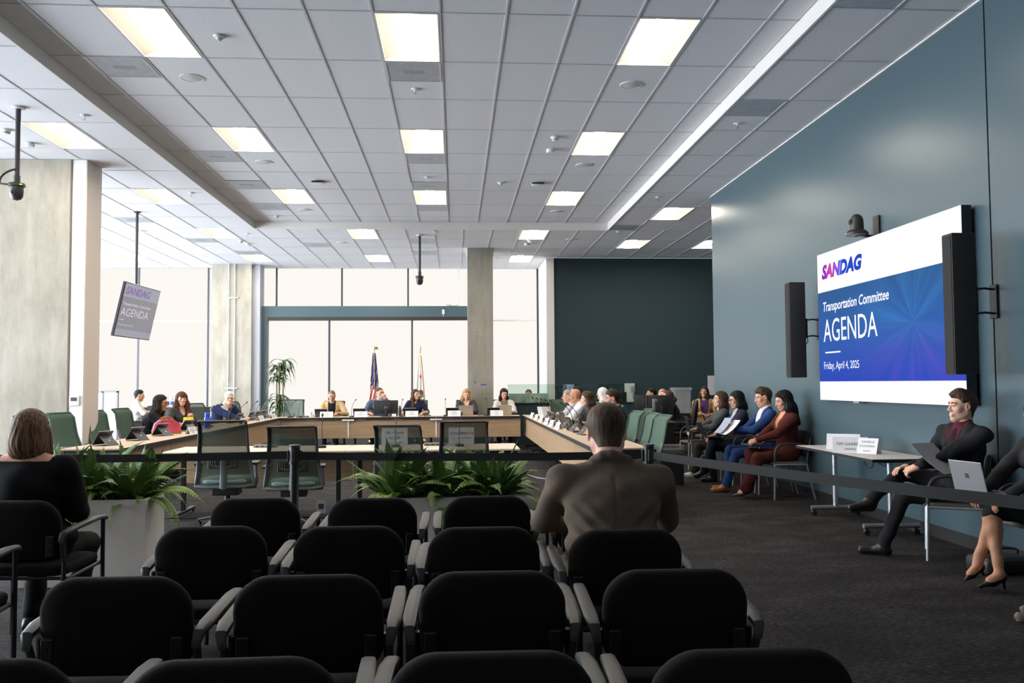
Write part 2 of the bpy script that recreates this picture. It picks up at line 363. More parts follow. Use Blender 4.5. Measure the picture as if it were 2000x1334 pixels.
# ceiling speakers, detectors, sprinklers
PLAST = mat('white_plastic', (.75, .75, .74), .4); GRILL = mat('speaker_grille', (.62, .64, .68), .6, bump=(400, .3)); DPL = mat('dark_plastic', (.02, .02, .022), .45); CHR = mat('chrome', (.7, .7, .72), .2, metal=1)
def gpos(c, r, z): return (GX+c*TX, GY+r*TY, z)
for k, (c, r, z, wd) in enumerate([(4.5, 1.5, ZH, 'nearest, behind the right row of troffers'), (4.5, 4.5, ZH, 'second, behind the right row of troffers'), (4.5, 7.5, ZH, 'farthest, behind the right row of troffers'), (-3.5, 1.5, ZH, 'nearest, behind the left row of troffers'), (-3.5, 4.5, ZH, 'second, behind the left row of troffers'), (-3.5, 7.5, ZH, 'farthest, behind the left row of troffers'), (-3, 10, ZL, 'behind the far soffit, left'), (5.5, 9.5, ZL, 'behind the far soffit, right'), (-9.5, 8.8, ZL, 'left of the hanging screen')]):
    if k == 0:
        s0 = thing('ceiling_speaker', 'x', 'speaker'); MB().lathe([(.0, -.012), (.09, -.011), (.112, -.004)], 24).build('grille', GRILL, s0)
        MB().lathe([(.112, -.002), (.114, -.009), (.132, -.006), (.134, .002)], 24).build('rim', PLAST, s0); t = s0
    else: t = copy_tree(s0)
    t.location = gpos(c, r, z+.006); tag(t, 'round white ceiling speaker, '+wd, 'speaker', 'round ceiling speakers')
det = [(3.47, 3.24, ZH, 0, 'cone-shaped smoke detector above the table hall, front of a pair'), (3.48, 3.76, ZH, 1, 'flat round smoke detector behind the cone-shaped one'), (-8.0, 2.79, ZL, 0, 'smoke detector at the left picture edge'), (-8.0, 3.29, ZL, 1, 'flat round detector beside the left pole camera'), (-6.6, 9.75, ZL, 0, 'small detector in front of the left concrete column'), (-6.5, 10.1, ZL, 1, 'flat detector above the left concrete column'), (3.98, 9.6, ZL, 0, 'front detector right of the right column'), (3.93, 9.95, ZL, 1, 'rear flat detector right of the right column')]
for k, (c, r, z, kind, wd) in enumerate(det):
    t = thing('smoke_detector', 'white '+wd, 'detector', gpos(c, r, z), group='ceiling detectors')
    MB().lathe([(0, -.0), (.06, 0), (.058, -.018), (0, -.02)], 20).build('base', PLAST, t)
    if kind == 0: MB().lathe([(.05, -.018), (.046, -.03), (.04, -.05), (.02, -.056), (0, -.056)], 20).build('head', PLAST, t); MB().lathe([(.0475, -.034), (.0455, -.042)], 20).build('vent_slot', DPL, t)
    else: MB().lathe([(.058, -.018), (.062, -.03), (.052, -.046), (0, -.05)], 20).build('head', PLAST, t)
for k, (c, r, z, wd) in enumerate([(.49, 1.71, ZH, 'behind the nearest middle air diffuser'), (.48, 5.23, ZH, 'in front of the third middle diffuser'), (-6.0, 2.26, ZL, 'between left soffit and troffer'), (-6.0, 5.74, ZL, 'right of the white pier'), (7.0, 5.78, ZL, 'beside the far right soffit'), (7.0, 2.25, ZL, 'between right soffit and teal wall'), (6.94, 8.65, ZL, 'near the right soffit corner'), (-6.0, 9.0, ZL, 'left of the far soffit corner'), (.55, 8.75, ZL, 'right of the pole camera, front'), (.55, 10.5, ZL, 'right of the pole camera, rear'), (3, 11.9, ZL, 'right of the right concrete column')]):
    if k == 0:
        s0 = thing('sprinkler', 'x', 'sprinkler'); MB().lathe([(0, 0), (.05, 0), (.045, -.01), (.02, -.012), (.018, -.02), (0, -.02)], 20).build('escutcheon', PLAST, s0)
        m = MB().cyl((0, 0, -.015), (0, 0, -.055), .007, n=8).lathe([(0, -.055), (.022, -.057), (0, -.06)], 12); m.build('head', CHR, s0); t = s0
    else: t = copy_tree(s0)
    t.location = gpos(c, r, z+.004); tag(t, 'white ceiling sprinkler '+wd, 'sprinkler', 'ceiling sprinklers')
for c, r, z, wd in [(-2.5, .52, ZH, 'round white motion sensor on the nearest ceiling tiles'), (2.48, 5.49, ZH, 'small white motion sensor in the far raised ceiling'), (-4.6, 8.0, ZH, 'white round sensor in the far left soffit corner')]:
    t = thing('motion_sensor', wd, 'sensor', gpos(c, r, z)); MB().lathe([(0, 0), (.058, 0), (.052, -.012), (.03, -.016)], 20).build('base', PLAST, t)
    MB().lathe([(.032, -.014), (.028, -.034), (.012, -.045), (0, -.046)], 16).build('dome', GRILL, t)
for c, r, wd in [(3.5, 5.51, 'right'), (-2.49, 5.53, 'left')]:
    t = thing('wireless_access_point', 'flat square wireless access point on the raised ceiling, %s of the middle troffers' % wd, 'access point', gpos(c, r, ZH))
    MB().rbox(-.09, .09, -.09, .09, -.03, 0, .01).build('body', PLAST, t); MB().rbox(-.1, .1, -.1, -.086, -.03, -.004, .003).build('bracket', DPL, t)
# ================================================================== windows, columns, frame
def blind_mat(name, s, c0=(.97, .92, .86, 1), c1=(1, .97, .93, 1)):
    m = glow(name, (1, .955, .90), s); nt = m.node_tree; L = nt.links; e = [n for n in nt.nodes if n.type == 'EMISSION'][0]
    tc = nt.nodes.new('ShaderNodeTexCoord'); mp = nt.nodes.new('ShaderNodeMapping'); mp.inputs['Scale'].default_value = (60, 60, 60); n = nt.nodes.new('ShaderNodeTexNoise'); n.inputs['Scale'].default_value = 1
    r = nt.nodes.new('ShaderNodeValToRGB'); r.color_ramp.elements[0].color = c0; r.color_ramp.elements[1].color = c1
    L.new(tc.outputs['Object'], mp.inputs[0]); L.new(mp.outputs[0], n.inputs['Vector']); L.new(n.outputs['Fac'], r.inputs[0]); L.new(r.outputs[0], e.inputs[0]); return m
BLIND = blind_mat('window_blind', SHADE_L); SBLIND = blind_mat('side_window_blind', SIDE_L, (.84, .91, 1, 1), (.87, .93, 1, 1))
MULL = mat('mullion_metal', (.045, .055, .07), .4, metal=.3); RAIL = mat('blind_rail', (.62, .6, .57), .5)
wn = [0]
def window(x0, x1, zsplit, horiz=True, z0=0.0, z1=ZL, y=YB, bm=BLIND, mull=True):
    wn[0] += 1; t = tag(empty('window_%d' % wn[0], ((x0+x1)/2, y, z0)), kind='structure'); w2 = (x1-x0)/2-.02
    zs = [0, zsplit-z0, z1-z0] if zsplit else [0, z1-z0]
    for a, b in zip(zs, zs[1:]):
        MB().box(-w2, w2, 0, .012, a+.012, b-.012).build('blind', bm, t, 0)
        if a > 0: MB().box(-w2, w2, -.012, .02, a-.03, a+.012).build('bottom_rail', RAIL, t, 0)
    if mull:
        MB().box(w2-.002, w2+.042, -.03, .05, 0, z1-z0).build('mullion', MULL, t, 0)
    MB().box(-w2, w2, .03, .05, 0, z1-z0).build('backing', WHITE, t, 0)
    return t
for a, b in ((-12.45, -10.4), (-10.4, -8.6), (-8.6, -6.74), (-6.74, -5.39), (-5.39, -4.9), (-4.9, -3.12), (-3.12, -1.3), (-1.3, .6), (.6, 2.31)): window(a, b, 3.22)
# side windows along the left, the same blinds
for k in range(10):
    y0 = 3.9+k*2.02; wn[0] += 1
    t = tag(empty('window_%d' % wn[0], (XL, y0+1.01, 0), PI/2), kind='structure')
    MB().box(-.97, .97, 0, .012, .05, 3.19).build('blind', SBLIND, t, 0); MB().box(-.97, .97, 0, .012, 3.24, ZL-.02).build('blind', SBLIND, t, 0)
    MB().box(-.97, .97, -.012, .02, 3.19, 3.24).build('bottom_rail', RAIL, t, 0); MB().box(.97, 1.05, -.03, .05, 0, ZL).build('mullion', MULL, t, 0)
    MB().box(-1.0, 1.0, .03, .06, 0, ZL).build('backing', WHITE, t, 0)
tag(MB().box(XL-.2, XL-.1, -5, YB+.3, 0, ZL).build('wall_left', WHITE, smooth=0), kind='structure')
tag(MB().box(XL-.2, 2.5, YB+.1, YB+.2, 0, ZL).build('wall_far', WHITE, smooth=0), kind='structure')

CONC = concrete('concrete_pale', (.46, .43, .362), (.33, .305, .25)); CONC2 = concrete('concrete_grey', (.33, .31, .265), (.24, .225, .19))
BEIGE = mat('beige_paint', (.66, .585, .515), .65)
# concrete wall pier at the left with its white cladding
t = thing('concrete_pier', 'broad pale board-marked concrete pier at the left picture edge', 'pier', (-6.6, 12.7, 0))
MB().box(-1.2, 1.17, 0, .5, 0, ZL).build('shaft', CONC, t, 0); MB().box(1.155, 1.175, -.012, .02, 0, ZL).build('corner_joint', mat('joint_dark', (.16, .13, .10), .8), t, 0)
tw = tag(empty('wall_pier', (-5.42, 12.7, 0)), kind='structure')
MB().box(0, .19, 0, .52, 0, ZL).build('cladding', WHITE, tw, 0); MB().box(.19, .2, .005, .52, 0, ZL).build('side_panel', BEIGE, tw, 0)
# column with conduits
t = thing('concrete_column', 'pale concrete column with two thin conduits beside the teal frame', 'column', (-5.86, 23.6, 0))
MB().box(-.56, .46, 0, .6, 0, ZL).build('shaft', CONC, t, 0)
for z in (1.1, 2.05, 2.75, 3.3, 3.8, 4.3): MB().box(-.561, .461, -.001, .1, z, z+.012).build('form_line', mat('form_joint', (.36, .335, .28), .9), t, 0)
MB().box(.46, .66, .1, .6, 0, ZL).build('side_furring', mat('grey_furring', (.42, .43, .48), .6), t, 0)
GALV = mat('galvanised', (.6, .63, .66), .35, metal=.6)
for x in (-.13, .03): MB().cyl((x, -.03, 0), (x, -.03, ZL), .014, n=10).build('conduit', GALV, t)
for z in (1.35, 3.75): MB().rbox(-.2, .12, -.035, 0, z, z+.04, .006).build('bracket', GALV, t)
t = thing('concrete_column', 'darker grey concrete column in front of the right blinds with blue tape', 'column', (.6, 20.67, 0))
MB().box(-.3, .3, 0, .6, 0, ZL).build('shaft', CONC2, t, 0)
for z in (1.15, 2.62): MB().box(-.301, .301, -.001, .1, z, z+.008).build('form_line', mat('form_joint', (.36, .335, .28), .9), t, 0)
for s in (-1, 1): MB().box(s*.3, s*.318, .02, .6, ZL-.18, ZL).build('top_bead', WHITE, t, 0)
BLUE = mat('blue_tape', srgb(30, 75, 170), .6)
MB().box(-.145, -.115, -.004, -.001, 1.46, 1.51).build('tape', BLUE, t, 0); MB().box(.12, .26, -.004, -.001, 1.405, 1.43, M=Matrix.Rotation(R(-5), 4, 'Y')).build('tape', BLUE, t, 0)
# teal frame around the lower blinds
YF = 23.9
t = tag(empty('trim_3', (0, YF, 0)), kind='structure')
q = lambda px, py: aty(px, py, YF)
fx0, fx1, fx2, fz0, fz1 = q(505, 598).x, q(522.5, 626).x, .6, q(505, 598).z, q(700, 619).z
MB().box(fx0, fx2, 0, .35, fz1, fz0).build('header', TEAL, t, 0); MB().box(fx0, fx1, 0, .35, 0, fz1).build('jamb', TEAL, t, 0)
VAL = mat('blind_cassette', (.025, .022, .02), .5)
MB().box(fx1, fx2, -.02, .12, q(700, 626).z, fz1).build('blind_cassette', VAL, t, 0)
for k, (a, b) in enumerate(((522.5, 643), (643, 805), (805, 960))): window(q(a, 640).x+.005, q(b, 640).x-.005, None, z1=q(700, 626).z+.02, y=YF+.06)
t = thing('conduit_run', 'thin grey conduit bending down onto the teal frame', 'conduit', (q(896, 590).x, YF+.1, fz0))
MB().tube([(0, 0, ZL-fz0)]+bez((0, 0, .12), (0, 0, .02), (-.03, 0, .015), (-.12, 0, .015), 6)+[(-.22, 0, .015)], .009, 8).build('pipe', GALV, t)
MB().rbox(-.33, -.22, -.03, .03, 0, .05, .005).build('junction_box', mat('box_grey', (.45, .5, .45), .5), t)
t = thing('sensor_box', 'small white sensor box on the teal header', 'sensor', (q(866, 608).x, YF, q(866, 614).z)); MB().rbox(-.035, .035, -.03, 0, 0, .13, .008).build('body', PLAST, t); MB().cyl((0, -.012, 0), (0, -.012, -.06), .006, n=8).build('lead', PLAST, t)
# thermostat on the white pier
t = thing('thermostat', 'white thermostat with dark display on the white pier', 'thermostat', aty(146.5, 782, 12.7)+Vector((0, 0, -.07)))
MB().rbox(-.065, .065, -.025, 0, -.005, .135, .006).build('body', PLAST, t); MB().box(-.05, .035, -.027, -.024, .06, .112).build('display', mat('lcd', (.08, .09, .07), .3), t, 0)
for x in (-.04, -.02, 0, .03): MB().rbox(x-.008, x+.008, -.028, -.024, .02, .032, .001).build('button', PLAST, t)
# ================================================================== tables
TT = .737
def wood(name, a, b, along='x'):
    m = mat(name, a, .45); nt = m.node_tree; L = nt.links; bs = nt.nodes['Principled BSDF']
    tc = nt.nodes.new('ShaderNodeTexCoord'); mp = nt.nodes.new('ShaderNodeMapping'); n = nt.nodes.new('ShaderNodeTexNoise')
    mp.inputs['Scale'].default_value = (1.5, 30, 55) if along == 'x' else (30, 1.5, 55)
    n.inputs['Scale'].default_value = 1; n.inputs['Detail'].default_value = 5; n.inputs['Roughness'].default_value = .6
    r = nt.nodes.new('ShaderNodeValToRGB'); r.color_ramp.elements[0].position = .3; r.color_ramp.elements[0].color = (*b, 1); r.color_ramp.elements[1].position = .7; r.color_ramp.elements[1].color = (*a, 1)
    L.new(tc.outputs['Object'], mp.inputs[0]); L.new(mp.outputs[0], n.inputs['Vector']); L.new(n.outputs['Fac'], r.inputs[0]); L.new(r.outputs[0], bs.inputs['Base Color']); return m
OAK = wood('oak_laminate', (.60, .45, .31), (.49, .355, .235)); OAKP = wood('oak_panel', (.47, .32, .19), (.35, .23, .13))
PALE = wood('pale_oak', (.72, .60, .47), (.64, .52, .40)); GREYT = wood('grey_laminate', (.60, .56, .50), (.54, .50, .45))
BLK = mat('black_edge', (.012, .012, .013), .5); BMET = mat('black_metal', (.02, .02, .022), .4, metal=.4); SILV = mat('silver_metal', (.52, .53, .54), .35, metal=.8)
PAPER = mat('white_card', (.82, .82, .83), .7); INK = mat('ink', (.03, .03, .05), .8)
def conf_table(loc, rz, L, D, label, panel_h=.40, top=OAK, bracket=False, bottom=None):
    """local x along the table, front (modesty side) at -y"""
    t = thing('conference_table', label, 'table', loc, rz, 'conference tables of the horseshoe')
    MB().rbox(-L/2+.002, L/2-.002, -D/2, D/2, TT-.022, TT, .004, 1).build('table_top', top, t)
    MB().box(-L/2+.002, L/2-.002, -D/2-.003, -D/2+.012, TT-.05, TT-.001).build('edge_band', BLK, t, 0)
    MB().box(-L/2+.03, L/2-.03, -D/2+.03, D/2-.06, TT-.055, TT-.022).build('cable_tray', BLK, t, 0)
    MB().box(-L/2+.006, L/2-.006, -D/2+.05, -D/2+.068, TT-.055-panel_h, TT-.058).build('modesty_panel', OAKP, t, 0)
    for s in (-1, 1):
        m = MB(); x = s*(L/2-.12)
        m.rbox(x-.025, x+.025, -.03, .03, .06, TT-.05, .004, 1).rbox(x-.03, x+.03, -D/2+.06, D/2-.04, .03, .065, .006, 1)
        lg = m.build('leg', BMET, t)
        for q in (-D/2+.09, D/2-.07): MB().cyl((x, q, 0), (x, q, .035), .018, n=10).build('foot', BLK, lg)
    if bracket:
        MB().box(L/2-.13, L/2+.13, -D/2-.012, -D/2-.004, TT-.075, TT-.045).build('joint_plate', PAPER, t, 0); MB().box(L/2-.014, L/2+.014, -D/2+.035, -D/2+.047, TT-.4, TT-.07).build('joint_strip', PAPER, t, 0)
    return t
XLI, XLO = -3.80, -4.50; XRI, XRO = 1.51, 2.13; YT0, YT1 = 19.3, 19.95
ys = [10.35, 12.2, 14.1, 16.0, 17.9, 19.95]; wds = ['nearest', 'second', 'third', 'fourth', 'farthest']
for k in range(5): conf_table(((XLI+XLO)/2, (ys[k]+ys[k+1])/2, 0), PI/2, ys[k+1]-ys[k], XLI-XLO, '%s oak table of the left arm of the horseshoe' % wds[k], top=OAK)
ys2 = [9.55, 11.42, 14.62, 16.6, 18.3, 19.95]
ys2 = [9.55, 11.42, 13.0, 14.62, 16.6, 18.3, 19.95]; wds2 = ['nearest', 'second', 'third', 'fourth', 'fifth', 'farthest']
for k in range(6): conf_table(((XRI+XRO)/2, (ys2[k]+ys2[k+1])/2, 0), -PI/2, ys2[k+1]-ys2[k], XRO-XRI, '%s oak table of the right arm of the horseshoe' % wds2[k])
xs = [-3.80, -2.33, -.42, 1.44]
for k, wd in enumerate(('left', 'middle', 'right')): conf_table(((xs[k]+xs[k+1])/2, (YT0+YT1)/2, 0), 0, xs[k+1]-xs[k], YT1-YT0, '%s oak table of the far cross row of the horseshoe' % wd, bracket=k < 2)
xs = [-3.15, -1.20, .71]
for k, wd in enumerate(('left', 'right')):
    t = conf_table(((xs[k]+xs[k+1])/2, 10.05, 0), PI, xs[k+1]-xs[k], .88, '%s pale front table behind the belt barrier, facing the horseshoe' % wd, top=PALE, panel_h=.36)

# side table by the teal wall
t = thing('folding_table', 'light grey flip-top table with silver T-legs against the teal wall', 'table', (4.115, 8.72, 0), R(-.5))
MB().rbox(-.31, .31, -.92, .92, TT-.026, TT, .004, 1).build('table_top', GREYT, t); e = MB()
MB().box(-.313, -.309, -.92, .92, TT-.028, TT-.002).build('edge_band', BLK, t, 0); MB().box(-.31, .31, -.923, -.919, TT-.028, TT-.002).build('edge_band', BLK, t, 0)
for s in (-1, 1):
    y = s*.62; lg = MB().cyl((.0, y, .085), (0, y, TT-.03), .028, n=14).build('leg', SILV, t)
    MB().cyl((-.27, y, .085), (.27, y, .085), .024, n=12).build('foot_bar', SILV, lg)
    MB().rbox(-.13, .13, y-.04, y+.04, TT-.06, TT-.026, .008).build('hinge', BMET, lg)
    for q in (-.24, .24):
        m = MB().cyl((q, y-.022, .028), (q, y+.022, .028), .028, n=12).rbox(q-.012, q+.012, y-.01, y+.01, .03, .075, .003); m.build('caster', BLK, lg)
MB().box(-.05, .1, -.14, .14, TT, TT+.003).build('power_box', BLK, t, 0)
MB().tube(bez((-.05, -.2, TT-.05), (-.1, -.3, .58), (-.05, -.42, .56), (0, -.3, TT-.04), 10)+bez((0, -.3, TT-.04), (0, -.5, .6), (.05, -.55, .62), (.05, -.55, TT-.03), 8), .005, 6).build('cable', BLK, t)

# ------------------------------------------------------------------ name cards
def name_card(label, loc, rz, lines, w=.26, h=.10, group='folded name cards on the tables', two=True):
    t = thing('name_card', label, 'name card', loc, rz, group); d = h*.42
    for sgn, nm in ((-1, 'front_panel'), (1, 'rear_panel')):
        MB().add([(-w/2, sgn*d, 0), (w/2, sgn*d, 0), (w/2, sgn*.001, h), (-w/2, sgn*.001, h), (-w/2, sgn*(d-.002), 0), (w/2, sgn*(d-.002), 0), (w/2, 0, h-.002), (-w/2, 0, h-.002)], [(0, 1, 2, 3), (4, 7, 6, 5), (0, 4, 5, 1), (0, 3, 7, 4), (1, 5, 6, 2), (3, 2, 6, 7)]).build(nm, PAPER, t, 0)
    sl = math.atan2(h, d)
    for sgn in ((-1, 1) if two else (-1,)):
        M0 = Matrix.Rotation(0 if sgn < 0 else PI, 4, 'Z') @ Matrix.Translation((0, -d-.0006, 0)) @ Matrix.Rotation(sl, 4, 'X')
        sll = math.hypot(h, d)
        for k, (tx, sz, zz) in enumerate(lines):
            me = text_mesh(tx, sz, M0 @ Matrix.Translation((0, zz*sll, .0008)), INK, bold=0, align='CENTER', depth=.0004); link('lettering', me, t)
    return t
def lines2(a, b, c='SANDAG'): return [(a, .024, .68), (b, .027, .36), (c, .014, .12)]
cards = [((621, 655), 'white name card left, in front of the tan-jacketed man', [('LESA HEEBNER', .020, .72), ('SOLANA BEACH', .024, .40), ('COUNCILMEMBER', .014, .12)], .28),
 ((692, 718), 'white name card left of the large black monitor', [('CHAIR', .026, .70), ('DAVID ZITO', .030, .36), ('SOLANA BEACH', .016, .08)], .28),
 ((791, 818), 'white name card in front of the long-haired woman in navy', lines2('ROBYN', 'KAUFMAN'), .28),
 ((874, 900), 'white name card left of the blonde woman\'s laptop', lines2('JENNIFER', 'MENDOZA'), .28),
 ((957, 983), 'white name card in front of the dark-haired woman in a vest', lines2('BETSY', 'BLAKE'), .28)]
for (a, b), lab, ln, wd in cards: name_card(lab, (aty((a+b)/2, 812, YT0+.09).x, YT0+.09, TT), 0, ln, w=wd, h=.125, group='name cards on the far cross table')
name_card('front name card seen through the third mesh chair', (aty(771, 862, 10.38).x, 10.38, TT), 0, [('DR. CRAIG', .045, .66), ('REITER', .045, .38), ('Metropolitan Transit Design', .018, .15)], w=.30, h=.2, group='large name cards on the front tables')
name_card('front name card seen through the rightmost mesh chair', (aty(901, 862, 10.38).x, 10.38, TT), 0, [('OMAR PERALTA', .040, .60), ('National Guard Air Pilot Director', .018, .36)], w=.30, h=.2, group='large name cards on the front tables')
# cards and gear along the arms are set by their place on the table
for k, (y, lab) in enumerate([(13.35, 'name card on the left arm, nearest, beside the third tablet'), (16.55, 'name card on the left arm in front of the white-haired man'), (18.0, 'name card on the left arm, second from the corner'), (19.2, 'name card on the left arm at the far corner')]):
    name_card('white '+lab, (XLI-.12, y, TT), R(75), lines2('DEL MAR', 'ALTERNATE'), w=.2, h=.10, group='name cards on the left arm')
for k, (px, lab) in enumerate([(1040, 'sixth and farthest'), (1049, 'fifth'), (1058, 'fourth'), (1069, 'third'), (1079, 'second'), (1091, 'nearest')]):
    y = (XRI+.1)/((px-889)/1710)
    name_card('white name card on the right arm of tables, %s of the row' % lab, (XRI+.1, y, TT), R(-80), lines2('ENCINITAS', 'MEMBER'), w=.21, h=.105, group='name cards on the right arm')
q1, q2, q3 = atz(1641, 878, TT), atz(1664, 884.5, TT), atz(1688, 884.5, TT)
c = [(0, (q1.x+.06, q1.y+.05), -32, [('RUBEN', .055, .42)], .33, .16, 'rear name card on the grey side table, half hidden'), (0, (q2.x, q2.y+.04), -24, [('TIM GARRETT', .042, .48), ('SANDAG', .026, .2)], .33, .155, 'front name card with two lines on the grey side table'), (0, (q3.x+.02, q3.y-.06), -50, [('DANIELLE', .03, .7), ('KOCHMAN', .03, .42), ('SANDAG', .018, .14)], .2, .15, 'small tilted name card at the front edge of the grey side table')]
for _, (x, y), rz, ln, w_, h_, lab in c: name_card('white '+lab, (x, y, TT), R(rz), ln, w_, h_, 'name cards on the side table')

# ------------------------------------------------------------------ microphones
MICM = mat('mic_black', (.015, .015, .016), .5)
def mic_proto(lean, h):
    t = thing('gooseneck_microphone', 'x', 'microphone')
    MB().rbox(-.045, .045, -.06, .06, 0, .028, .008).build('base', MICM, t)
    pts = [Vector((0, .03, .025)), Vector((0, .03, .06))]+bez((0, .03, .08), (0, .03, h*.6), (0, .03-lean*.3, h*.8), (0, .03-lean, h), 8)
    MB().tube(pts, .0045, 6).build('gooseneck', MICM, t); d = (pts[-1]-pts[-2]).normalized()
    MB().tube([pts[-1]-d*.005, pts[-1]+d*.01, pts[-1]+d*.035, pts[-1]+d*.05], [.007, .012, .012, .005], 10).build('capsule', MICM, t); return t
mics = []; mp = mic_proto(.14, .36); used = [False]
def mic(loc, rz, lab, grp='gooseneck microphones', sc=1):
    t = mp if not used[0] else copy_tree(mp); used[0] = True
    t.location = loc; t.rotation_euler = (0, 0, rz); t.scale = (sc,)*3; tag(t, 'black gooseneck microphone '+lab, 'microphone', grp); return t
X = lambda px, y: aty(px, 810, y).x
# speaker direction: the neck leans towards -y of the microphone
for px, lab, rz in ((585, 'on the far table left of the tan-jacketed man', 150), (567, 'at the far left table corner', 120), (688, 'beside the chair\'s name card', 150), (784, 'right of the black monitor', 170), (870, 'left of the blonde woman\'s laptop', 180), (951, 'beside the right concrete column', 185)): mic((X(px, 19.5), 19.5, TT), R(rz), lab)
for k, (y, lab) in enumerate([(15.4, 'in front of the red-haired woman'), (16.8, 'left of the white-haired man'), (17.55, 'right of the white-haired man'), (18.46, 'third from the far left corner'), (19.06, 'second from the far left corner'), (19.66, 'nearest the far left corner')]): mic((XLO+.28, y, TT), R(95+k*6), lab+' on the left arm')
for k, (y, lab) in enumerate([(12.6, 'nearest on the right arm'), (13.36, 'second on the right arm'), (14.92, 'third on the right arm'), (15.75, 'fourth on the right arm'), (16.55, 'fifth on the right arm'), (17.4, 'sixth on the right arm'), (18.4, 'farthest on the right arm')]): mic((XRI+.25, y, TT), R(-100+k*3), lab, sc=1.1)
for px, lab in ((629, 'on the left front table beside the belt post'), (773, 'on the right front table seen through the third mesh chair'), (898, 'on the right front table seen through the rightmost mesh chair')): mic((aty(px, 870, 10.08).x, 10.08, TT), R(10), lab, 'microphones on the front tables')

# ------------------------------------------------------------------ tablets on folding stands
TAB = mat('tablet_back', (.03, .03, .032), .35, metal=.3); SCRN = mat('dark_screen', (.01, .01, .012), .12); RIMM = mat('tablet_rim', (.5, .5, .5), .3, metal=.8)
def tablet_proto():
    t = thing('tablet', 'x', 'tablet')
    M = Matrix.Translation((0, -.05, .012)) @ Matrix.Rotation(R(-32), 4, 'X')     # slab rises from the front, leans back towards +y
    MB().rbox(-.13, .13, -.004, .004, 0, .19, .003, 1, M=M).build('slab', TAB, t)
    MB().box(-.122, .122, -.0052, -.004, .01, .18, M=M).build('screen', SCRN, t, 0)
    MB().rbox(-.132, .132, -.0045, .0045, .184, .194, .003, 1, M=M).build('rim', RIMM, t)
    top = M @ Vector((0, .004, .13))
    m = MB(); b = Vector((0, .14, .004))
    m.add([(-.10, top.y, top.z), (.10, top.y, top.z), (.10, b.y, b.z), (-.10, b.y, b.z), (-.10, top.y+.006, top.z), (.10, top.y+.006, top.z), (.10, b.y+.006, b.z), (-.10, b.y+.006, b.z)], [(0, 1, 2, 3), (4, 7, 6, 5), (0, 4, 5, 1), (3, 2, 6, 7), (0, 3, 7, 4), (1, 5, 6, 2)]); m.build('stand_flap', TAB, t, 0)
    MB().rbox(-.11, .11, -.06, .15, 0, .005, .002, 1).build('base_flap', TAB, t)
    n = (b-top); c = top+n*.55
    MB().add([(-.014, c.y+.0075, c.z-.0), (.014, c.y+.0075, c.z), (0, c.y-.003, c.z+.018)], [(0, 1, 2)]).build('badge', PAPER, t, 0)
    return t
tp = tablet_proto(); tused = [False]
def tablet(loc, rz, lab, grp='tablets on folding stands', sc=1):
    t = tp if not tused[0] else copy_tree(tp); tused[0] = True
    t.location = loc; t.rotation_euler = (0, 0, rz); t.scale = (sc,)*3; tag(t, 'dark tablet on a folding stand, '+lab, 'tablet', grp); return t
for k, (px, py, lab) in enumerate([(201, 870, 'nearest on the left arm, behind the ferns'), (264, 860, 'second on the left arm'), (313, 851, 'third on the left arm, below the pink handbag'), (365, 842, 'fourth on the left arm beside the red-haired woman')]): p = atz(px, py, TT); tablet((max(p.x, XLO+.2), p.y, TT), R(-108), lab)
for k, (y, lab) in enumerate([(17.2, 'in front of the white-haired man'), (18.2, 'third from the far left corner'), (18.78, 'second from the far left corner'), (19.36, 'at the far left corner')]): tablet((XLO+.34, y, TT), R(-100), lab)
for px, lab in ((630, 'in front of the tan-jacketed man'), (705, 'behind the chair\'s name card'), (803, 'in front of the long-haired woman in navy'), (886, 'left of the blonde woman\'s laptop'), (967, 'in front of the dark-haired woman in a vest')): tablet((X(px-3, 19.64), 19.64, TT), R(180), lab, sc=1.05)
for k, (px, lab) in enumerate([(1150, 'nearest on the right arm beside the brown-suited man'), (1131, 'second on the right arm'), (1113, 'third on the right arm'), (1094, 'fourth on the right arm'), (1083, 'fifth on the right arm'), (1075, 'sixth on the right arm')]):
    y = (XRI+.33)/((px-889)/1710); tablet((XRI+.33, y, TT), R(100), lab)

# ------------------------------------------------------------------ laptops, monitors, cups and bits on the tables
ALU = mat('laptop_alu', (.52, .46, .40), .35, metal=.5); ALUG = mat('laptop_grey', (.55, .55, .57), .3, metal=.6); KEY = mat('keyboard', (.03, .03, .035), .6)
def laptop(label, loc, rz, body=ALU, w=.32, d=.22, op=105, logo=None, group=None, rx=0):
    """screen hinge at +y, user at -y"""
    t = thing('laptop', label, 'laptop', loc, rz, group); t.rotation_euler = (rx, 0, rz)
    MB().rbox(-w/2, w/2, -d/2, d/2, 0, .014, .004, 1).build('base', body, t); MB().box(-w/2+.02, w/2-.02, -.02, d/2-.02, .0135, .0155).build('keyboard', KEY, t, 0)
    M = Matrix.Translation((0, d/2-.004, .014)) @ Matrix.Rotation(R(90-op), 4, 'X')
    ld = MB().rbox(-w/2, w/2, -.004, .004, 0, d, .003, 1, M=M).build('lid', body, t); MB().box(-w/2+.01, w/2-.01, -.0052, -.004, .012, d-.01, M=M).build('screen', SCRN, ld, 0)
    if logo:
        for a in (-1, 1):
            for b in (-1, 1): MB().box(a*.009-.0075, a*.009+.0075, .004, .0048, d*.52+b*.009-.0075, d*.52+b*.009+.0075, M=M).build('emblem', INK, ld, 0)
    return t
laptop('tan-silver laptop in front of the blonde woman', (X(910, 19.80), 19.80, TT), PI, op=100); bpy.context.view_layer.update()
laptop('tan-silver laptop in front of the dark-haired woman in a vest', (X(985, 19.80), 19.80, TT), PI, op=100)
laptop('dark open laptop on the right arm before the long-haired woman', (1.95, 14.47, TT), R(96), body=TAB, w=.36, d=.24, op=112)
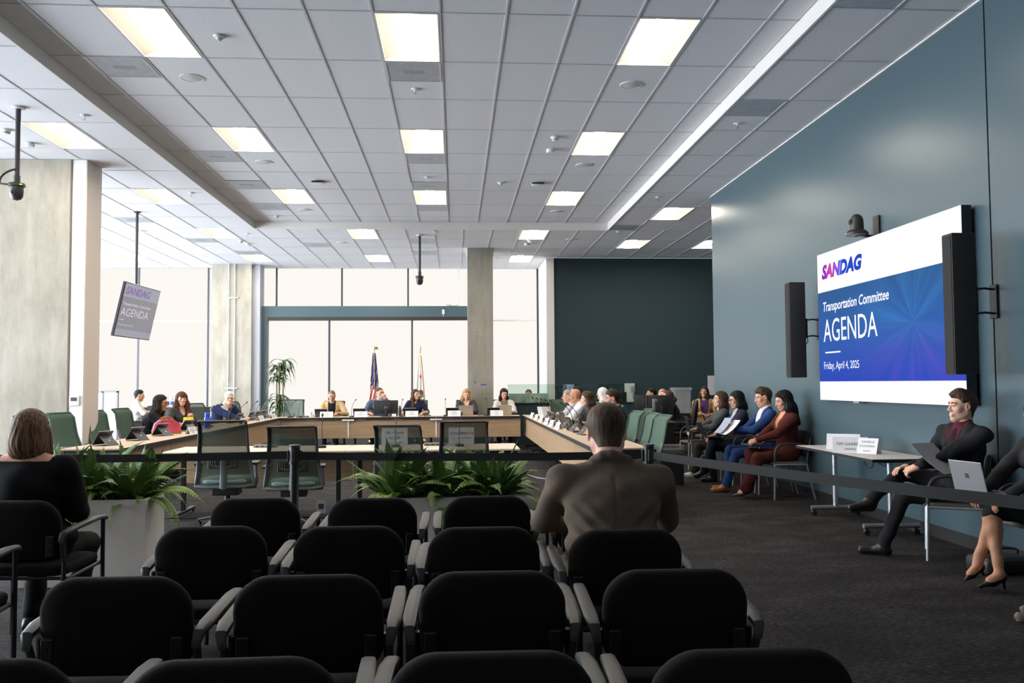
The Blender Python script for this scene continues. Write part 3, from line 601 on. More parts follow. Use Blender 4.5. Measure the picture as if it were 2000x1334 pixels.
def monitor(label, loc, rz, w=.5, h=.3, zc=.3, mat_=DPL, group=None, base=True, logo=False):
    t = thing('monitor', label, 'monitor', loc, rz, group)
    MB().rbox(-w/2, w/2, -.02, .012, zc-h/2, zc+h/2, .006, 2).build('housing', mat_, t); MB().box(-w/2+.012, w/2-.012, -.0215, -.0195, zc-h/2+.015, zc+h/2-.012).build('screen', SCRN, t, 0)
    MB().rbox(-w*.22, w*.22, .01, .035, zc-h*.3, zc+h*.3, .008).build('rear_cover', mat_, t)
    MB().rbox(-.03, .03, .03, .055, .01, zc, .006).build('stand', mat_, t); MB().rbox(-.11, .11, -.08, .1, 0, .014, .006).build('foot', mat_, t)
    if logo: MB().box(-.035, .035, .0355, .0365, zc-.04, zc+.005).build('badge', PLAST, t, 0)
    return t
monitor('large black monitor seen from behind on the far table before the chair', (X(754, 19.55), 19.55, TT), PI, w=.53, h=.3, zc=.21, logo=True)
def cup(label, loc, r=.04, h=.1, m=PAPER, group='cups on the tables', lid=None):
    t = thing('cup', label, 'cup', loc, 0, group); MB().lathe([(0, .002), (r*.72, 0), (r, h), (r*.93, h), (r*.68, .006), (0, .006)], 16).build('body', m, t)
    if lid: MB().lathe([(r*1.03, h-.004), (r*1.03, h+.008), (r*.8, h+.015), (0, h+.015)], 16).build('lid', lid, t)
    return t
CREAM = mat('cream_paper', (.72, .64, .52), .6)
cup('white paper cup at the left end of the far table', (X(606, 19.6), 19.6, TT), .045, .11); t = cup('low tan paper bowl beside the white cup', (X(615, 19.65), 19.65, TT), .06, .06, CREAM)
cup('cream mug on the right arm among the papers', (1.92, 16.0, TT), .05, .11, CREAM); cup('white paper cup in front of the red-haired woman', (-4.2, 14.75, TT), .045, .11)
cup('white paper cup behind the grey tumbler', (1.99, 12.28, TT), .045, .12)
def bottle(label, loc, prof, m, capm, cap, group=None):
    t = thing('bottle', label, 'bottle', loc, 0, group); MB().lathe(prof, 18).build('body', m, t); MB().lathe(cap, 18).build('cap', capm, t); return t
BLUEP = mat('blue_bottle', srgb(25, 70, 200), .35)
p = aty(414, 815, 14.9); bottle('bright blue water bottle on the left arm behind the nearest mesh chair', (-4.12, 14.9, TT), [(0, 0), (.05, 0), (.053, .1), (.05, .17), (.036, .19)], BLUEP, BLUEP, [(.038, .185), (.04, .25), (.034, .262), (0, .262)])
GREYB = mat('grey_tumbler', (.07, .075, .08), .35, metal=.3)
p = Vector((1.98, 11.55, TT)); t = bottle('tall dark grey insulated tumbler on the right arm', p, [(0, 0), (.042, 0), (.05, .09), (.052, .25), (.045, .255)], GREYB, BLK, [(.05, .25), (.05, .275), (.03, .285), (0, .285)])
MB().tube(bez((-.05, 0, .255), (-.07, 0, .32), (.07, 0, .32), (.05, 0, .255), 10), .008, 6).build('handle', BLK, t)
bottle('dark bottle behind the large monitor', (X(781, 19.75), 19.75, TT), [(0, 0), (.034, 0), (.036, .15), (.03, .19), (.014, .21)], mat('olive_bottle', (.06, .07, .05), .3), BLK, [(.016, .205), (.016, .235), (0, .235)])
def sheet(label, loc, rz, w=.21, h=.28, rx=0, ry=0, m=PAPER, n=1, cat='paper', name='paper_sheet', thick=.002):
    t = thing(name, label, cat, loc, rz); t.rotation_euler = (rx, ry, rz)
    mm = MB(); k = 8; vs = []
    for i in range(k+1):
        u = i/k-.5; zc = .02*(u*u*4-.3)*1.0
        vs += [(-w/2, u*h, zc), (w/2, u*h, zc*.6), (-w/2, u*h, zc+thick), (w/2, u*h, zc*.6+thick)]
    fs = []
    for i in range(k): a = 4*i; fs += [(a, a+1, a+5, a+4), (a+2, a+6, a+7, a+3), (a, a+4, a+6, a+2), (a+1, a+3, a+7, a+5)]
    fs += [(0, 2, 3, 1), (4*k, 4*k+1, 4*k+3, 4*k+2)]
    mm.add(vs, fs).build('page', m, t, 60); return t
for k, (y, x, rz, rx) in enumerate([(17.35, 1.74, 20, 62), (17.15, 1.80, 35, 70), (17.75, 1.95, 5, 8), (15.0, 2.0, 80, 5)]): sheet('white paper %s on the right arm' % ('propped up at an angle, rear', 'propped up at an angle, front', 'lying flat behind the cream mug', 'lying flat before the bald man')[k], (x, y, TT+(.12 if rx > 30 else .012)), R(rz), rx=R(rx))
for px, lab in ((597, 'left end of the far table'), (835, 'right of the name card of the long-haired woman'), (940, 'right of the blonde woman\'s laptop')):
    t = thing('equipment_box', 'small flat dark device lying at the '+lab if px == 597 else 'small flat dark device lying '+lab, 'device', (X(px, 19.6), 19.6, TT), 0, 'small devices on the far table'); MB().rbox(-.07, .07, -.05, .05, 0, .03, .006).build('body', DPL, t); MB().box(-.05, .05, -.051, -.0495, .008, .02).build('port', RIMM, t, 0)
for px, lab in ((519, 'between the two left mesh chairs'), (850, 'between the third and fourth mesh chairs')):
    t = thing('cable_grommet', 'grey power outlet strip on the front table '+lab, 'outlet', (aty(px, 873, 10.25).x, 10.25, TT), 0, 'outlet strips on the front tables'); MB().rbox(-.13, .13, -.05, .05, 0, .03, .006).build('cover', mat('outlet_grey', (.2, .2, .2), .5), t)
    for q in range(4): MB().box(-.1+q*.06, -.075+q*.06, -.0515, -.0495, .008, .022).build('socket', BLK, t, 0)
# pink handbag with brown leather
HB = mat('pink_leather', srgb(205, 70, 105), .45); HBB = mat('tan_leather', srgb(165, 90, 40), .45)
p = atz(325, 840, TT); t = thing('handbag', 'pink domed handbag with tan leather base and handles on the left arm', 'handbag', (-4.28, 13.35, TT), R(25))
pr = [(-.19, 0), (.19, 0), (.195, .06), (.17, .15), (.11, .20), (0, .215), (-.11, .20), (-.17, .15), (-.195, .06)]
bm = bmesh.new(); 
mb = MB().prism(pr, -.075, .075, 'y'); mb.build('body', HB, t, 30)
MB().prism([(-.197, -.001), (.197, -.001), (.202, .06), (.12, .035), (-.12, .035), (-.202, .06)], -.079, .079, 'y').build('base_leather', HBB, t, 30)
for s in (-1, 1): MB().tube(bez((-.1, s*.08, .12), (-.12, s*.12, .3), (.12, s*.12, .3), (.1, s*.08, .12), 12), .009, 7).build('handle', HBB, t)
for s in (-1, 1): MB().rbox(s*.11-.012, s*.11+.012, -.084, -.076, .08, .14, .003, 1).build('strap_tab', HBB, t)
# chip bag and phone
t = thing('chip_bag', 'yellow and white snack bag on the table before the red-haired woman', 'snack bag', (-4.33, 14.55, TT), R(10))
MB().add([(-.07, 0, 0), (.07, 0, 0), (.075, .05, .1), (-.075, .05, .1), (-.08, .09, .2), (.08, .09, .2), (0, -.045, .09), (0, .1, .08)], [(0, 1, 6), (0, 6, 3), (1, 2, 6), (3, 6, 4), (6, 5, 4), (2, 5, 6), (0, 7, 1), (0, 3, 7), (1, 7, 2), (3, 4, 7), (7, 4, 5), (2, 7, 5)]).build('pouch', mat('chip_yellow', srgb(225, 190, 50), .3, noise=(20, .2)), t, 60)
MB().box(-.05, .05, -.048, -.03, .07, .12, M=Matrix.Rotation(R(-15), 4, 'X')).build('print', PAPER, t, 0)
# ================================================================== chairs
FAB = mat('black_fabric', (.0085, .0076, .0076), .95, spec=.2, noise=(350, .35, 2), bump=(500, .25)); ARMP = mat('arm_plastic', (.036, .035, .035), .5); TUB = mat('black_tube', (.012, .012, .013), .4, metal=.3)
def pad(poly, y0, y1, bulge, round_, mi=0, curve=0.0):
    """upholstered pad: outline in x,z, thickness y, soft edges"""
    c = Vector((sum(p[0] for p in poly)/len(poly), sum(p[1] for p in poly)/len(poly))); m = MB(); n = len(poly); rings = []
    prof = [(0.0, .45, 0), (.0, .75, .0), (round_*.25, .93, .0), (round_*.6, .985, 0), (round_, 1.0, 0)]
    vs = []; ym = (y0+y1)/2
    sec = [(y0-bulge, .0), (y0-bulge*.95, .35), (y0-bulge*.6, .72), (y0+.001, .93), (y0+.010, .985), (ym, 1.0), (y1-.010, .985), (y1-.001, .93), (y1+bulge*.6, .72), (y1+bulge*.95, .35), (y1+bulge, .0)]
    for y, k in sec:
        if k == 0: vs.append((c.x, y+curve*0, c.y)); continue
        for p in poly:
            x = c.x+(p[0]-c.x)*k; vs.append((x, y+curve*x*x, c.y+(p[1]-c.y)*k))
    fs = [(0, 1+i, 1+(i+1) % n) for i in range(n)]
    for r in range(len(sec)-3):
        a = 1+r*n
        fs += [(a+i, a+(i+1) % n, a+n+(i+1) % n, a+n+i) for i in range(n)]
    last = len(vs)-1; a = 1+(len(sec)-3)*n; fs += [(last, a+(i+1) % n, a+i) for i in range(n)]
    return m.add(vs, fs)
def audience_chair():
    """faces +y; back at -y"""
    t = thing('stacking_chair', 'x', 'chair')
    M = Matrix.Translation((0, -.215, .52)) @ Matrix.Rotation(R(9), 4, 'X')
    bp_ = [(x*(1+.03*math.sin(PI*min(1, max(0, z/.3)))), z+(.012*(1-(x/.2375)**2) if z > .16 else 0)) for x, z in rrect(.470, .316, [.085, .105, .105, .085], 7, 0, .154)]; b = pad(bp_, -.03, .025, .012, .02, curve=.18); b.v = [tuple(M @ Vector(p)) for p in b.v]; bk = b.build('backrest', FAB, t, 60)
    s = pad(rrect(.49, .47, [.1, .06, .06, .1], 6), -.025, .03, .012, .02); s.v = [(p[0], -p[2]+.02, .445+p[1]) for p in s.v]; s.build('seat', FAB, t, 60)
    for sx in (-1, 1):
        x = sx*.252
        # side frame: rear leg rises into the back bracket, front leg rises to the arm
        MB().tube([(x, -.27, 0), (x, -.235, .3), (x, -.215, .55), (x*.985, -.225, .64)], .0125, 8).build('leg', TUB, t)
        MB().tube([(x+sx*.012, .2, 0), (x+sx*.012, .195, .68)], .0125, 8).build('leg', TUB, t)
        MB().tube([(x, -.22, .40), (x, .19, .42)], .011, 8).build('side_rail', TUB, t)
        br = MB().rbox(x-sx*.05-.02, x-sx*.05+.02, -.285, -.27, .54, .65, .004, 1, M=None).build('back_bracket', TUB, t)
        for z in (.575, .615): MB().cyl((x-sx*.05, -.292, z), (x-sx*.05, -.28, z), .006, n=8).build('bolt', BMET, br)
        ap = [(x+sx*.012, -.285, .625), (x+sx*.018, -.27, .658), (x+sx*.022, -.20, .672), (x+sx*.022, -.05, .682), (x+sx*.02, .10, .69), (x+sx*.014, .20, .683), (x+sx*.012, .235, .668)]
        am = MB(); vs = []; n = 10
        ws = [.014, .02, .026, .026, .025, .022, .012]; hs = [.012, .013, .013, .013, .013, .012, .008]
        for (px, py, pz), ww, hh in zip(ap, ws, hs):
            for i in range(n): a = 2*PI*i/n; vs.append((px+ww*math.copysign(abs(math.cos(a))**.7, math.cos(a)), py, pz+hh*math.copysign(abs(math.sin(a))**.7, math.sin(a))))
        fs = [(r*n+i, r*n+(i+1) % n, (r+1)*n+(i+1) % n, (r+1)*n+i) for r in range(6) for i in range(n)]+[tuple(range(n)), tuple(range(6*n, 7*n))]
        am.add(vs, fs).build('armrest', ARMP, t, 50)
        MB().tube([(x+sx*.012, -.275, .63), (x+sx*.006, -.25, .56), (x, -.222, .50)], .013, 8).build('arm_post', ARMP, t)
    MB().tube([(-.26, -.2, .41), (.26, -.2, .41)], .01, 8).build('crossbar', TUB, t); MB().tube([(-.26, .17, .42), (.26, .17, .42)], .01, 8).build('crossbar', TUB, t)
    return t
ac0 = audience_chair(); acu = [False]
def aud(x, y, rz, lab):
    t = ac0 if not acu[0] else copy_tree(ac0); acu[0] = True
    t.location = (x, y, 0); t.rotation_euler = (0, 0, rz); tag(t, 'black fabric stacking chair, '+lab, 'chair', 'black stacking chairs in the audience'); return t
# positions are those of the top of the backrest, chair origin .25 m in front of it
AUD = [(-1.085, 4.88, 'first row, leftmost, left of the belt post'), (-.445, 4.81, 'first row, second, before the right planter'), (.17, 4.83, 'first row, third, below the right ferns'), (.80, 4.78, 'first row, hidden in front of the brown-suited man'),
 (-1.065, 3.93, 'second row, leftmost'), (-.46, 3.87, 'second row, second from the left'), (.125, 3.79, 'second row, third from the left'), (.71, 3.67, 'second row, under the brown-suited man'),
 (-1.085, 2.93, 'third row, leftmost'), (-.475, 2.90, 'third row, second from the left'), (.125, 2.90, 'third row, third from the left'), (.725, 2.875, 'third row, rightmost, behind the brown-suited man'),
 (-1.10, 2.08, 'nearest row, cut by the lower left edge'), (-.505, 2.04, 'nearest row, second from the left'), (.085, 2.04, 'nearest row, third from the left'), (.685, 2.01, 'nearest row, rightmost'),
 (-2.35, 4.92, 'under the woman in black'), (-2.36, 3.92, 'left picture edge, behind the woman in black')]
for k, (x, y, lab) in enumerate(AUD):
    rz = R(random.uniform(-1.5, 1.5)); aud(x, y+.25, rz if k != 16 else R(-4), lab)

# ------------------------------------------------------------------ green task chairs
def mesh_fabric():
    m = bpy.data.materials.new('green_knit'); m.use_nodes = True; nt = m.node_tree; b = nt.nodes['Principled BSDF']; L = nt.links
    b.inputs['Base Color'].default_value = (.05, .085, .065, 1); b.inputs['Roughness'].default_value = .8
    tr = nt.nodes.new('ShaderNodeBsdfTransparent'); mx = nt.nodes.new('ShaderNodeMixShader'); mx.inputs[0].default_value = .84
    L.new(tr.outputs[0], mx.inputs[1]); L.new(b.outputs[0], mx.inputs[2]); L.new(mx.outputs[0], nt.nodes['Material Output'].inputs[0]); return m
KNIT = mesh_fabric(); CFR = mat('chair_frame', (.016, .017, .018), .45); CGR = mat('chair_grey', (.10, .105, .11), .45); SEATG = mat('seat_mint', (.22, .32, .29), .9, bump=(400, .2)); GFAB = mat('green_fabric', (.06, .105, .077), .9, bump=(420, .2))
def back_y(v): return -.20-.075*v-.05*max(0, v-.35)*(v-.35) - (.05*((v-.93)/.07)**2 if v > .93 else 0) + .045*math.exp(-((v-.22)/.22)**2)
def back_pt(u, v, off=0.0):
    w = .205+.03*math.sin(min(1, v*1.15)*PI/2) if v < .8 else .235-.012*((v-.8)/.2)**2
    w = .225+.05*(1-min(1, max(0, v)))**2
    return Vector((u*w, back_y(v)+.035*u*u+off, .435+.625*v))
def task_chair(solid=False):
    t = thing('task_chair', 'x', 'chair')
    nu, nv = 8, 16; vs = [back_pt(-1+2*i/nu, j/nv) for j in range(nv+1) for i in range(nu+1)]
    fs = [(j*(nu+1)+i, j*(nu+1)+i+1, (j+1)*(nu+1)+i+1, (j+1)*(nu+1)+i) for j in range(nv) for i in range(nu)]
    MB().add(vs, fs).build('back_mesh', GFAB if solid else KNIT, t, 180)
    fm = GFAB if solid else CFR
    up = [back_pt(-1, v/10, -.004) for v in range(4, 11)]+[back_pt(u, 1, -.006) for u in (-.9, -.5, 0, .5, .9)]+[back_pt(1, v/10, -.004) for v in range(10, 3, -1)]
    MB().tube(up, .022, 8, flat=.55).build('upper_frame', fm, t)
    lo = [back_pt(-1.02, v/10, -.006) for v in range(5, -1, -1)]+[back_pt(u, -.02, -.006) for u in (-.7, -.3, 0, .3, .7)]+[back_pt(1.02, v/10, -.006) for v in range(0, 6)]
    MB().tube(lo, .020, 8, flat=.7).build('lower_frame', CGR, t)
    sp = [Vector((0, back_y(v)-.045, .435+.625*v)) for v in (.5, .35, .2, .05, -.03)]; m = MB(); 
    MB().tube(sp+[Vector((0, -.17, .42))], [.02, .03, .034, .036, .036, .03], 8, flat=.5).build('spine', CGR, t)
    lm = MB().rbox(-.15, .15, back_y(.25)-.052, back_y(.25)-.044, .60, .70, .004, 1).build('lumbar_pad', CFR, t)
    for s in (-1, 1):
        for q in range(3):
            a = .045+q*.022; MB().tube([(s*.02, back_y(.25)-.056, .612+q*.008), (s*(a+.02), back_y(.25)-.056, .612+q*.008), (s*(a+.035), back_y(.25)-.056, .63+q*.004), (s*(a+.035), back_y(.25)-.056, .69)], .0035, 5).build('lumbar_rib', CGR, lm)
    s = pad(rrect(.49, .46, .09, 5), -.03, .02, .012, .02); s.v = [(p[0], -p[2]+.05, .475+p[1]-.02*max(0, -p[2]-.1)) for p in s.v]; s.build('seat', SEATG if not solid else GFAB, t, 60)
    MB().rbox(-.2, .2, -.14, .22, .40, .445, .01).build('seat_shell', CFR, t); MB().rbox(-.13, .13, -.12, .12, .33, .40, .012).build('tilt_mechanism', CFR, t)
    for sx in (-1, 1):
        ar = MB().tube([(sx*.16, .02, .395), (sx*.275, .02, .40), (sx*.285, .02, .45), (sx*.27, .03, .62)], [.016, .018, .019, .016], 8).build('arm_post', CGR, t)
        MB().rbox(sx*.272-.04, sx*.272+.04, -.10, .15, .62, .648, .012).build('arm_pad', CFR, ar)
    MB().cyl((0, 0, .10), (0, 0, .34), .028, n=12).build('gas_lift', CFR, t)
    for k in range(5):
        a = R(90+72*k); c, s_ = math.cos(a), math.sin(a)
        lg = MB().tube([(.03*c, .03*s_, .115), (.2*c, .2*s_, .10), (.32*c, .32*s_, .078)], [.028, .022, .016], 8, flat=.7).build('base_leg', CFR, t)
        e = Vector((.315*c, .315*s_, 0)); d = Vector((-s_, c, 0))
        mm = MB()
        for q in (-1, 1): mm.cyl(e+d*(.008*q)+Vector((0, 0, .03)), e+d*(.026*q)+Vector((0, 0, .03)), .03, n=12)
        mm.cyl(e+Vector((0, 0, .045)), e+Vector((0, 0, .085)), .012, n=8); mm.build('caster', BLK, lg)
    return t
tk0 = task_chair(); tks = task_chair(True); tku = {0: False, 1: False}
def task(x, y, rz, lab, dz=0.0, solid=False):
    p = tks if solid else tk0; t = p if not tku[solid] else copy_tree(p); tku[solid] = True
    t.location = (x, y, 0); t.rotation_euler = (0, 0, rz); t.scale = (1, 1, 1+dz)
    tag(t, lab, 'chair', 'green task chairs at the tables'); return t
for px, dy, rz, dz, lab in ((435, 9.15, 4, .035, 'leftmost of the four mesh-back task chairs at the front tables'), (573, 9.1, 6, -.02, 'mesh-back task chair behind the belt post, second of four'), (778, 9.15, -8, -.02, 'mesh-back task chair behind the right ferns, third of four'), (907, 9.15, 2, .01, 'rightmost of the four mesh-back task chairs at the front tables')):
    task(aty(px, 850, 8.88).x+math.sin(R(rz))*-.25, dy, R(rz), 'black-framed '+lab, dz)
TASKL = [(-5.0, 11.2, -100, 1, 'nearest green chair on the left arm beside the woman\'s hair'), (-5.0, 12.05, -104, 1, 'second green chair on the left arm before the white pier'), (-4.97, 13.12, -102, 1, 'third green chair on the left arm, right of the white pier'), (-4.98, 14.2, -100, 1, 'green chair under the woman with dark wavy hair'), (-4.95, 15.65, -88, 1, 'green chair under the red-haired woman'), (-4.93, 17.6, -125, 0, 'green chair under the white-haired man'), (-4.65, 19.4, -120, 0, 'green chair at the far left corner beside the concrete column'), (-3.85, 20.95, 178, 0, 'empty green mesh chair facing the camera beside the potted plant')]
for x, y, rz, so, lab in TASKL: task(x, y, R(rz), lab, .03, bool(so))
for px, lab in ((650, 'tan-jacketed man'), (742, 'man with raised hand'), (814, 'long-haired woman in navy'), (911, 'blonde woman'), (985, 'dark-haired woman in a vest')): task(X(px, 20.5), 20.5, PI, 'green chair under the '+lab)
for x, y, rz, lab in ((2.17, 10.25, 96, 'nearest green chair on the right arm'), (2.2, 10.95, 92, 'second green chair on the right arm'), (2.17, 11.75, 95, 'third green chair on the right arm'), (2.52, 12.7, 92, 'green chair under the man in a dark suit on the right arm'), (2.5, 14.8, 90, 'green chair under the woman with long brown hair'), (2.5, 16.2, 90, 'green chair under the bald man in white'), (2.5, 17.4, 90, 'green chair under the hidden person past the bald man'), (2.46, 20.2, 185, 'empty green chair at the far end of the right arm')): task(x, y, R(rz), lab, 0, True)

# ------------------------------------------------------------------ guest chairs with hoop arms along the teal wall
GSEAT = mat('guest_seat', (.10, .095, .09), .9, bump=(420, .2)); HOOP = mat('hoop_arm', (.04, .04, .042), .35)
def guest_chair():
    t = thing('guest_chair', 'x', 'chair')
    s = pad(rrect(.46, .46, .07, 5), -.02, .018, .012, .02); s.v = [(p[0], -p[2]+.01, .44+p[1]) for p in s.v]; s.build('seat', GSEAT, t, 60)
    M = Matrix.Translation((0, -.225, .52)) @ Matrix.Rotation(R(10), 4, 'X'); b = pad(rrect(.43, .32, .06, 5, 0, .16), -.012, .012, .006, .01, curve=.25); b.v = [tuple(M @ Vector(p)) for p in b.v]; b.build('backrest', FAB, t, 60)
    for sx in (-1, 1):
        x = sx*.275
        MB().cyl((x, .215, 0), (x, .205, .45), .0135, n=10).build('leg', SILV, t)
        MB().tube([(x, -.30, 0), (x, -.235, .25), (x, -.195, .44)], .0135, 8).build('leg', SILV, t)
        MB().tube([(x, .205, .44)]+bez((x, .203, .47), (x, .20, .66), (x, .16, .685), (x, .02, .685), 8)+[(x, -.12, .675), (x*.97, -.22, .655), (x*.9, -.265, .64)], .016, 8, flat=.8).build('arm_hoop', HOOP, t)
        MB().tube([(x, .205, .43), (x, -.2, .43)], .011, 8).build('side_rail', SILV, t)
        MB().tube([(x*.97, -.2, .43), (x*.85, -.23, .55), (x*.8, -.275, .75)], .012, 8).build('back_upright', HOOP, t)
    MB().tube([(-.275, -.19, .425), (.275, -.19, .425)], .011, 8).build('crossbar', SILV, t); MB().tube([(-.275, .19, .425), (.275, .19, .425)], .011, 8).build('crossbar', SILV, t)
    return t
gc0 = guest_chair(); gcu = [False]; GUEST = []
for x, y, rz, lab in ((4.12, 10.86, 90, 'under the woman in maroon'), (4.12, 11.56, 90, 'under the man in the blue suit'), (4.12, 12.48, 90, 'under the woman with black hair and glasses'), (4.1, 13.25, 90, 'under the woman in the grey blazer'), (4.1, 14.02, 90, 'empty, beside the woman in the grey blazer'), (4.1, 14.75, 90, 'empty, at the free end of the teal wall'), (4.12, 7.05, 62, 'under the man with the lanyard'), (4.15, 5.93, 92, 'under the woman typing at the right picture edge')):
    t = gc0 if not gcu[0] else copy_tree(gc0); gcu[0] = True
    t.location = (x, y, 0); t.rotation_euler = (0, 0, R(rz)); tag(t, 'guest chair with hooped arms, '+lab, 'chair', 'guest chairs along the teal wall')

# ------------------------------------------------------------------ belt barrier
PST = mat('stanchion_black', (.012, .012, .013), .35); BELT = mat('belt_webbing', (.013, .013, .0135), .85, bump=((20, 20, 300), .3))
def stanchion(loc, lab):
    t = thing('belt_post', lab, 'barrier post', loc, 0, 'belt barrier posts')
    MB().lathe([(0, 0), (.17, 0), (.17, .012), (.12, .03), (.04, .045), (0, .045)], 28).build('base', PST, t); MB().cyl((0, 0, .04), (0, 0, .9), .03, n=18).build('pole', PST, t)
    MB().cyl((0, 0, .855), (0, 0, .985), .0395, n=20).build('cassette', PST, t); MB().lathe([(.0395, .985), (.0415, .99), (.0415, 1.0), (0, 1.003)], 20).build('cap', mat('post_cap', (.08, .09, .085), .4), t)
    for a in (0, 90, 180, 270):
        c, s = math.cos(R(a)), math.sin(R(a)); MB().rbox(-.014, .014, .036, .055, .875, .96, .004, 1, M=Matrix.Rotation(R(a), 4, 'Z')).build('belt_clip', PST, t)
    return t
def belt(p, q, lab, z=.918, h=.058):
    p = Vector(p); q = Vector(q); d = (q-p).normalized(); p = p+d*.055; q = q-d*.055; m = MB(); n = 14; vs = []; side = Vector((-d.y, d.x, 0))*.0012
    for i in range(n+1):
        u = i/n; c = p.lerp(q, u); sag = -.012*4*u*(1-u)
        for s in (-1, 1):
            for k in (-1, 1): vs.append((c.x+side.x*s, c.y+side.y*s, z+sag+k*h/2))
    fs = []
    for i in range(n): a = 4*i; fs += [(a, a+4, a+5, a+1), (a+2, a+3, a+7, a+6), (a+1, a+5, a+7, a+3), (a, a+2, a+6, a+4)]
    fs += [(0, 1, 3, 2), (4*n, 4*n+2, 4*n+3, 4*n+1)]
    t = thing('barrier_belt', lab, 'belt', (0, 0, 0), 0, 'barrier belts'); m.add(vs, fs).build('webbing', BELT, t, 60); return t
PA, PB = (-1.205, 6.7, 0), (1.42, 6.4, 0)
PZ = (-3.9, 6.72, 0); PC = (2.62, 3.35, 0)
stanchion(PA, 'black belt post between the left and second audience chairs'); stanchion(PB, 'black belt post right of the brown-suited man'); stanchion(PZ, 'black belt post outside the left picture edge'); stanchion(PC, 'black belt post outside the right picture edge')
belt(PZ, PA, 'black belt from the left edge to the first post', .925); belt(PA, PB, 'black belt crossing in front of the right ferns'); belt(PB, PC, 'dark grey belt running from the second post towards the lower right')
# ================================================================== planters, ferns, dracaena, flags
PLANT = mat('planter_white', (.74, .69, .62), .7, noise=((6, 6, 3), .06, 4)); SOIL = mat('soil', (.03, .022, .016), .95)
LEAF = mat('fern_green', (.19, .30, .045), .5, noise=(14, .3)); LEAF2 = mat('fern_dark', (.10, .19, .042), .55, noise=(14, .35)); STEM = mat('stem_green', (.10, .13, .03), .6)
def planter(x0, x1, y0, y1, h, lab):
    t = thing('planter', lab, 'planter', ((x0+x1)/2, (y0+y1)/2, 0)); w, d = (x1-x0)/2, (y1-y0)/2
    m = MB(); o = [(-w, -d), (w, -d), (w, d), (-w, d)]; i_ = [(-w+.025, -d+.025), (w-.025, -d+.025), (w-.025, d-.025), (-w+.025, d-.025)]
    vs = [(*p, 0) for p in o]+[(*p, h) for p in o]+[(*p, h) for p in i_]+[(*p, h-.08) for p in i_]
    fs = [(0, 3, 2, 1)]+[(k, (k+1) % 4, 4+(k+1) % 4, 4+k) for k in range(4)]+[(4+k, 4+(k+1) % 4, 8+(k+1) % 4, 8+k) for k in range(4)]+[(8+k, 8+(k+1) % 4, 12+(k+1) % 4, 12+k) for k in range(4)]+[(12, 13, 14, 15)]
    m.add(vs, fs).build('box', PLANT, t, 30); MB().box(-w+.025, w-.025, -d+.025, d-.025, h-.08, h-.06).build('soil', SOIL, t, 0); return t
planter(-3.15, -2.26, 6.6, 7.02, .62, 'tall white planter box at the left behind the woman in black'); planter(-.60, .45, 6.62, 7.04, .60, 'white planter box behind the audience chairs at centre')
def frond(L, arch, n=26, wmax=.055, seed=0):
    rg = random.Random(seed); m = MB(); pts = []
    for i in range(n+1):
        s = i/n; x = L*(s*.80+.2*s*s*arch); z = L*(.95*s*(1-arch*.35) - arch*1.05*s*s*s*.9)
        pts.append(Vector((x, 0, z)))
    m.tube(pts, [.0035*(1-.8*i/n)+.0008 for i in range(n+1)], 4, mi=1)
    for i in range(2, n+1):
        s = i/n; w = wmax*math.sin(PI*min(1, .12+.88*s)**.75)*(1 if s < .92 else .55)+.004; p = pts[i]; d = (pts[min(i+1, n)]-pts[i-1]).normalized(); up = Vector((-d.z, 0, d.x))
        for sd in (-1, 1):
            side = Vector((0, sd, 0)); g_ = L/n; rr_ = w*(1+rg.uniform(-.1, .1)); a = p-d*(g_*.5); b = p+d*(g_*.5); q = p+side*rr_*.7+up*rr_*.10+d*rr_*.16; tip = p+side*rr_+d*rr_*.32-up*rr_*.10
            m.add([a, q-d*(g_*.52), tip-d*g_*.22, tip+d*g_*.18, q+d*(g_*.50), b], [(0, 1, 4, 5), (1, 2, 3, 4)], 0)
    return m
FR = [frond(L, a, seed=k, wmax=w_).mesh('frond', [LEAF if k % 2 else LEAF2, STEM], 60) for k, (L, a, w_) in enumerate([(.52, .50, .068), (.46, .75, .062), (.58, .35, .072), (.42, .95, .058), (.38, .2, .055), (.54, .65, .07), (.5, .15, .066)])]
def fern(x, y, z, lab, seed, n=20, sc=1.0, lean=(0, 0), hang=()):
    rg = random.Random(seed); t = thing('fern', lab, 'fern', (x, y, z), 0, 'ferns in the planters')
    for k in range(n):
        a = 2*PI*k/n+rg.uniform(-.25, .25); o = link('frond', FR[rg.randrange(7)], t, (.05*math.cos(a), .04*math.sin(a), 0), (rg.uniform(-.35, .35), rg.uniform(-.55, .25), a)); q = sc*rg.uniform(.7, 1.12); o.scale = (q, q, q)
    for k in range(n//2): a = rg.uniform(0, 2*PI); o = link('frond', FR[rg.choice((0, 2, 4, 6))], t, (.07*math.cos(a), .05*math.sin(a), 0), (rg.uniform(-.5, .5), rg.uniform(-.8, -.25), a)); q = sc*rg.uniform(.7, 1.0); o.scale = (q, q, q)
    for a, ti, q in hang: o = link('frond', FR[1], t, (0, 0, .02), (0, R(ti), R(a))); o.scale = (q,)*3
    return t
for k, (x, y, lab, hg) in enumerate([(-2.98, 6.82, 'green fern in the left planter, half hidden by the woman', ()), (-2.72, 6.78, 'green fern in the middle of the left planter', ((-100, 40, .8),)), (-2.42, 6.82, 'green fern at the right end of the left planter with arching fronds', ((-20, 25, 1.05), (-5, 5, .95)))]): fern(x, y, .55, lab, 11+k, 36, .93, hang=hg)
for k, (x, y, lab, hg) in enumerate([(-.42, 6.82, 'bright fern at the left end of the right planter', ((175, 0, .95), (190, -20, 1.0))), (-.08, 6.8, 'dense fern in the middle of the right planter', ((-95, 40, .8),)), (.27, 6.82, 'fern at the right end of the right planter with a long drooping frond', ((-15, 20, 1.15), (-2, 0, 1.0)))]): fern(x, y, .53, lab, 31+k, 38, .93, hang=hg)
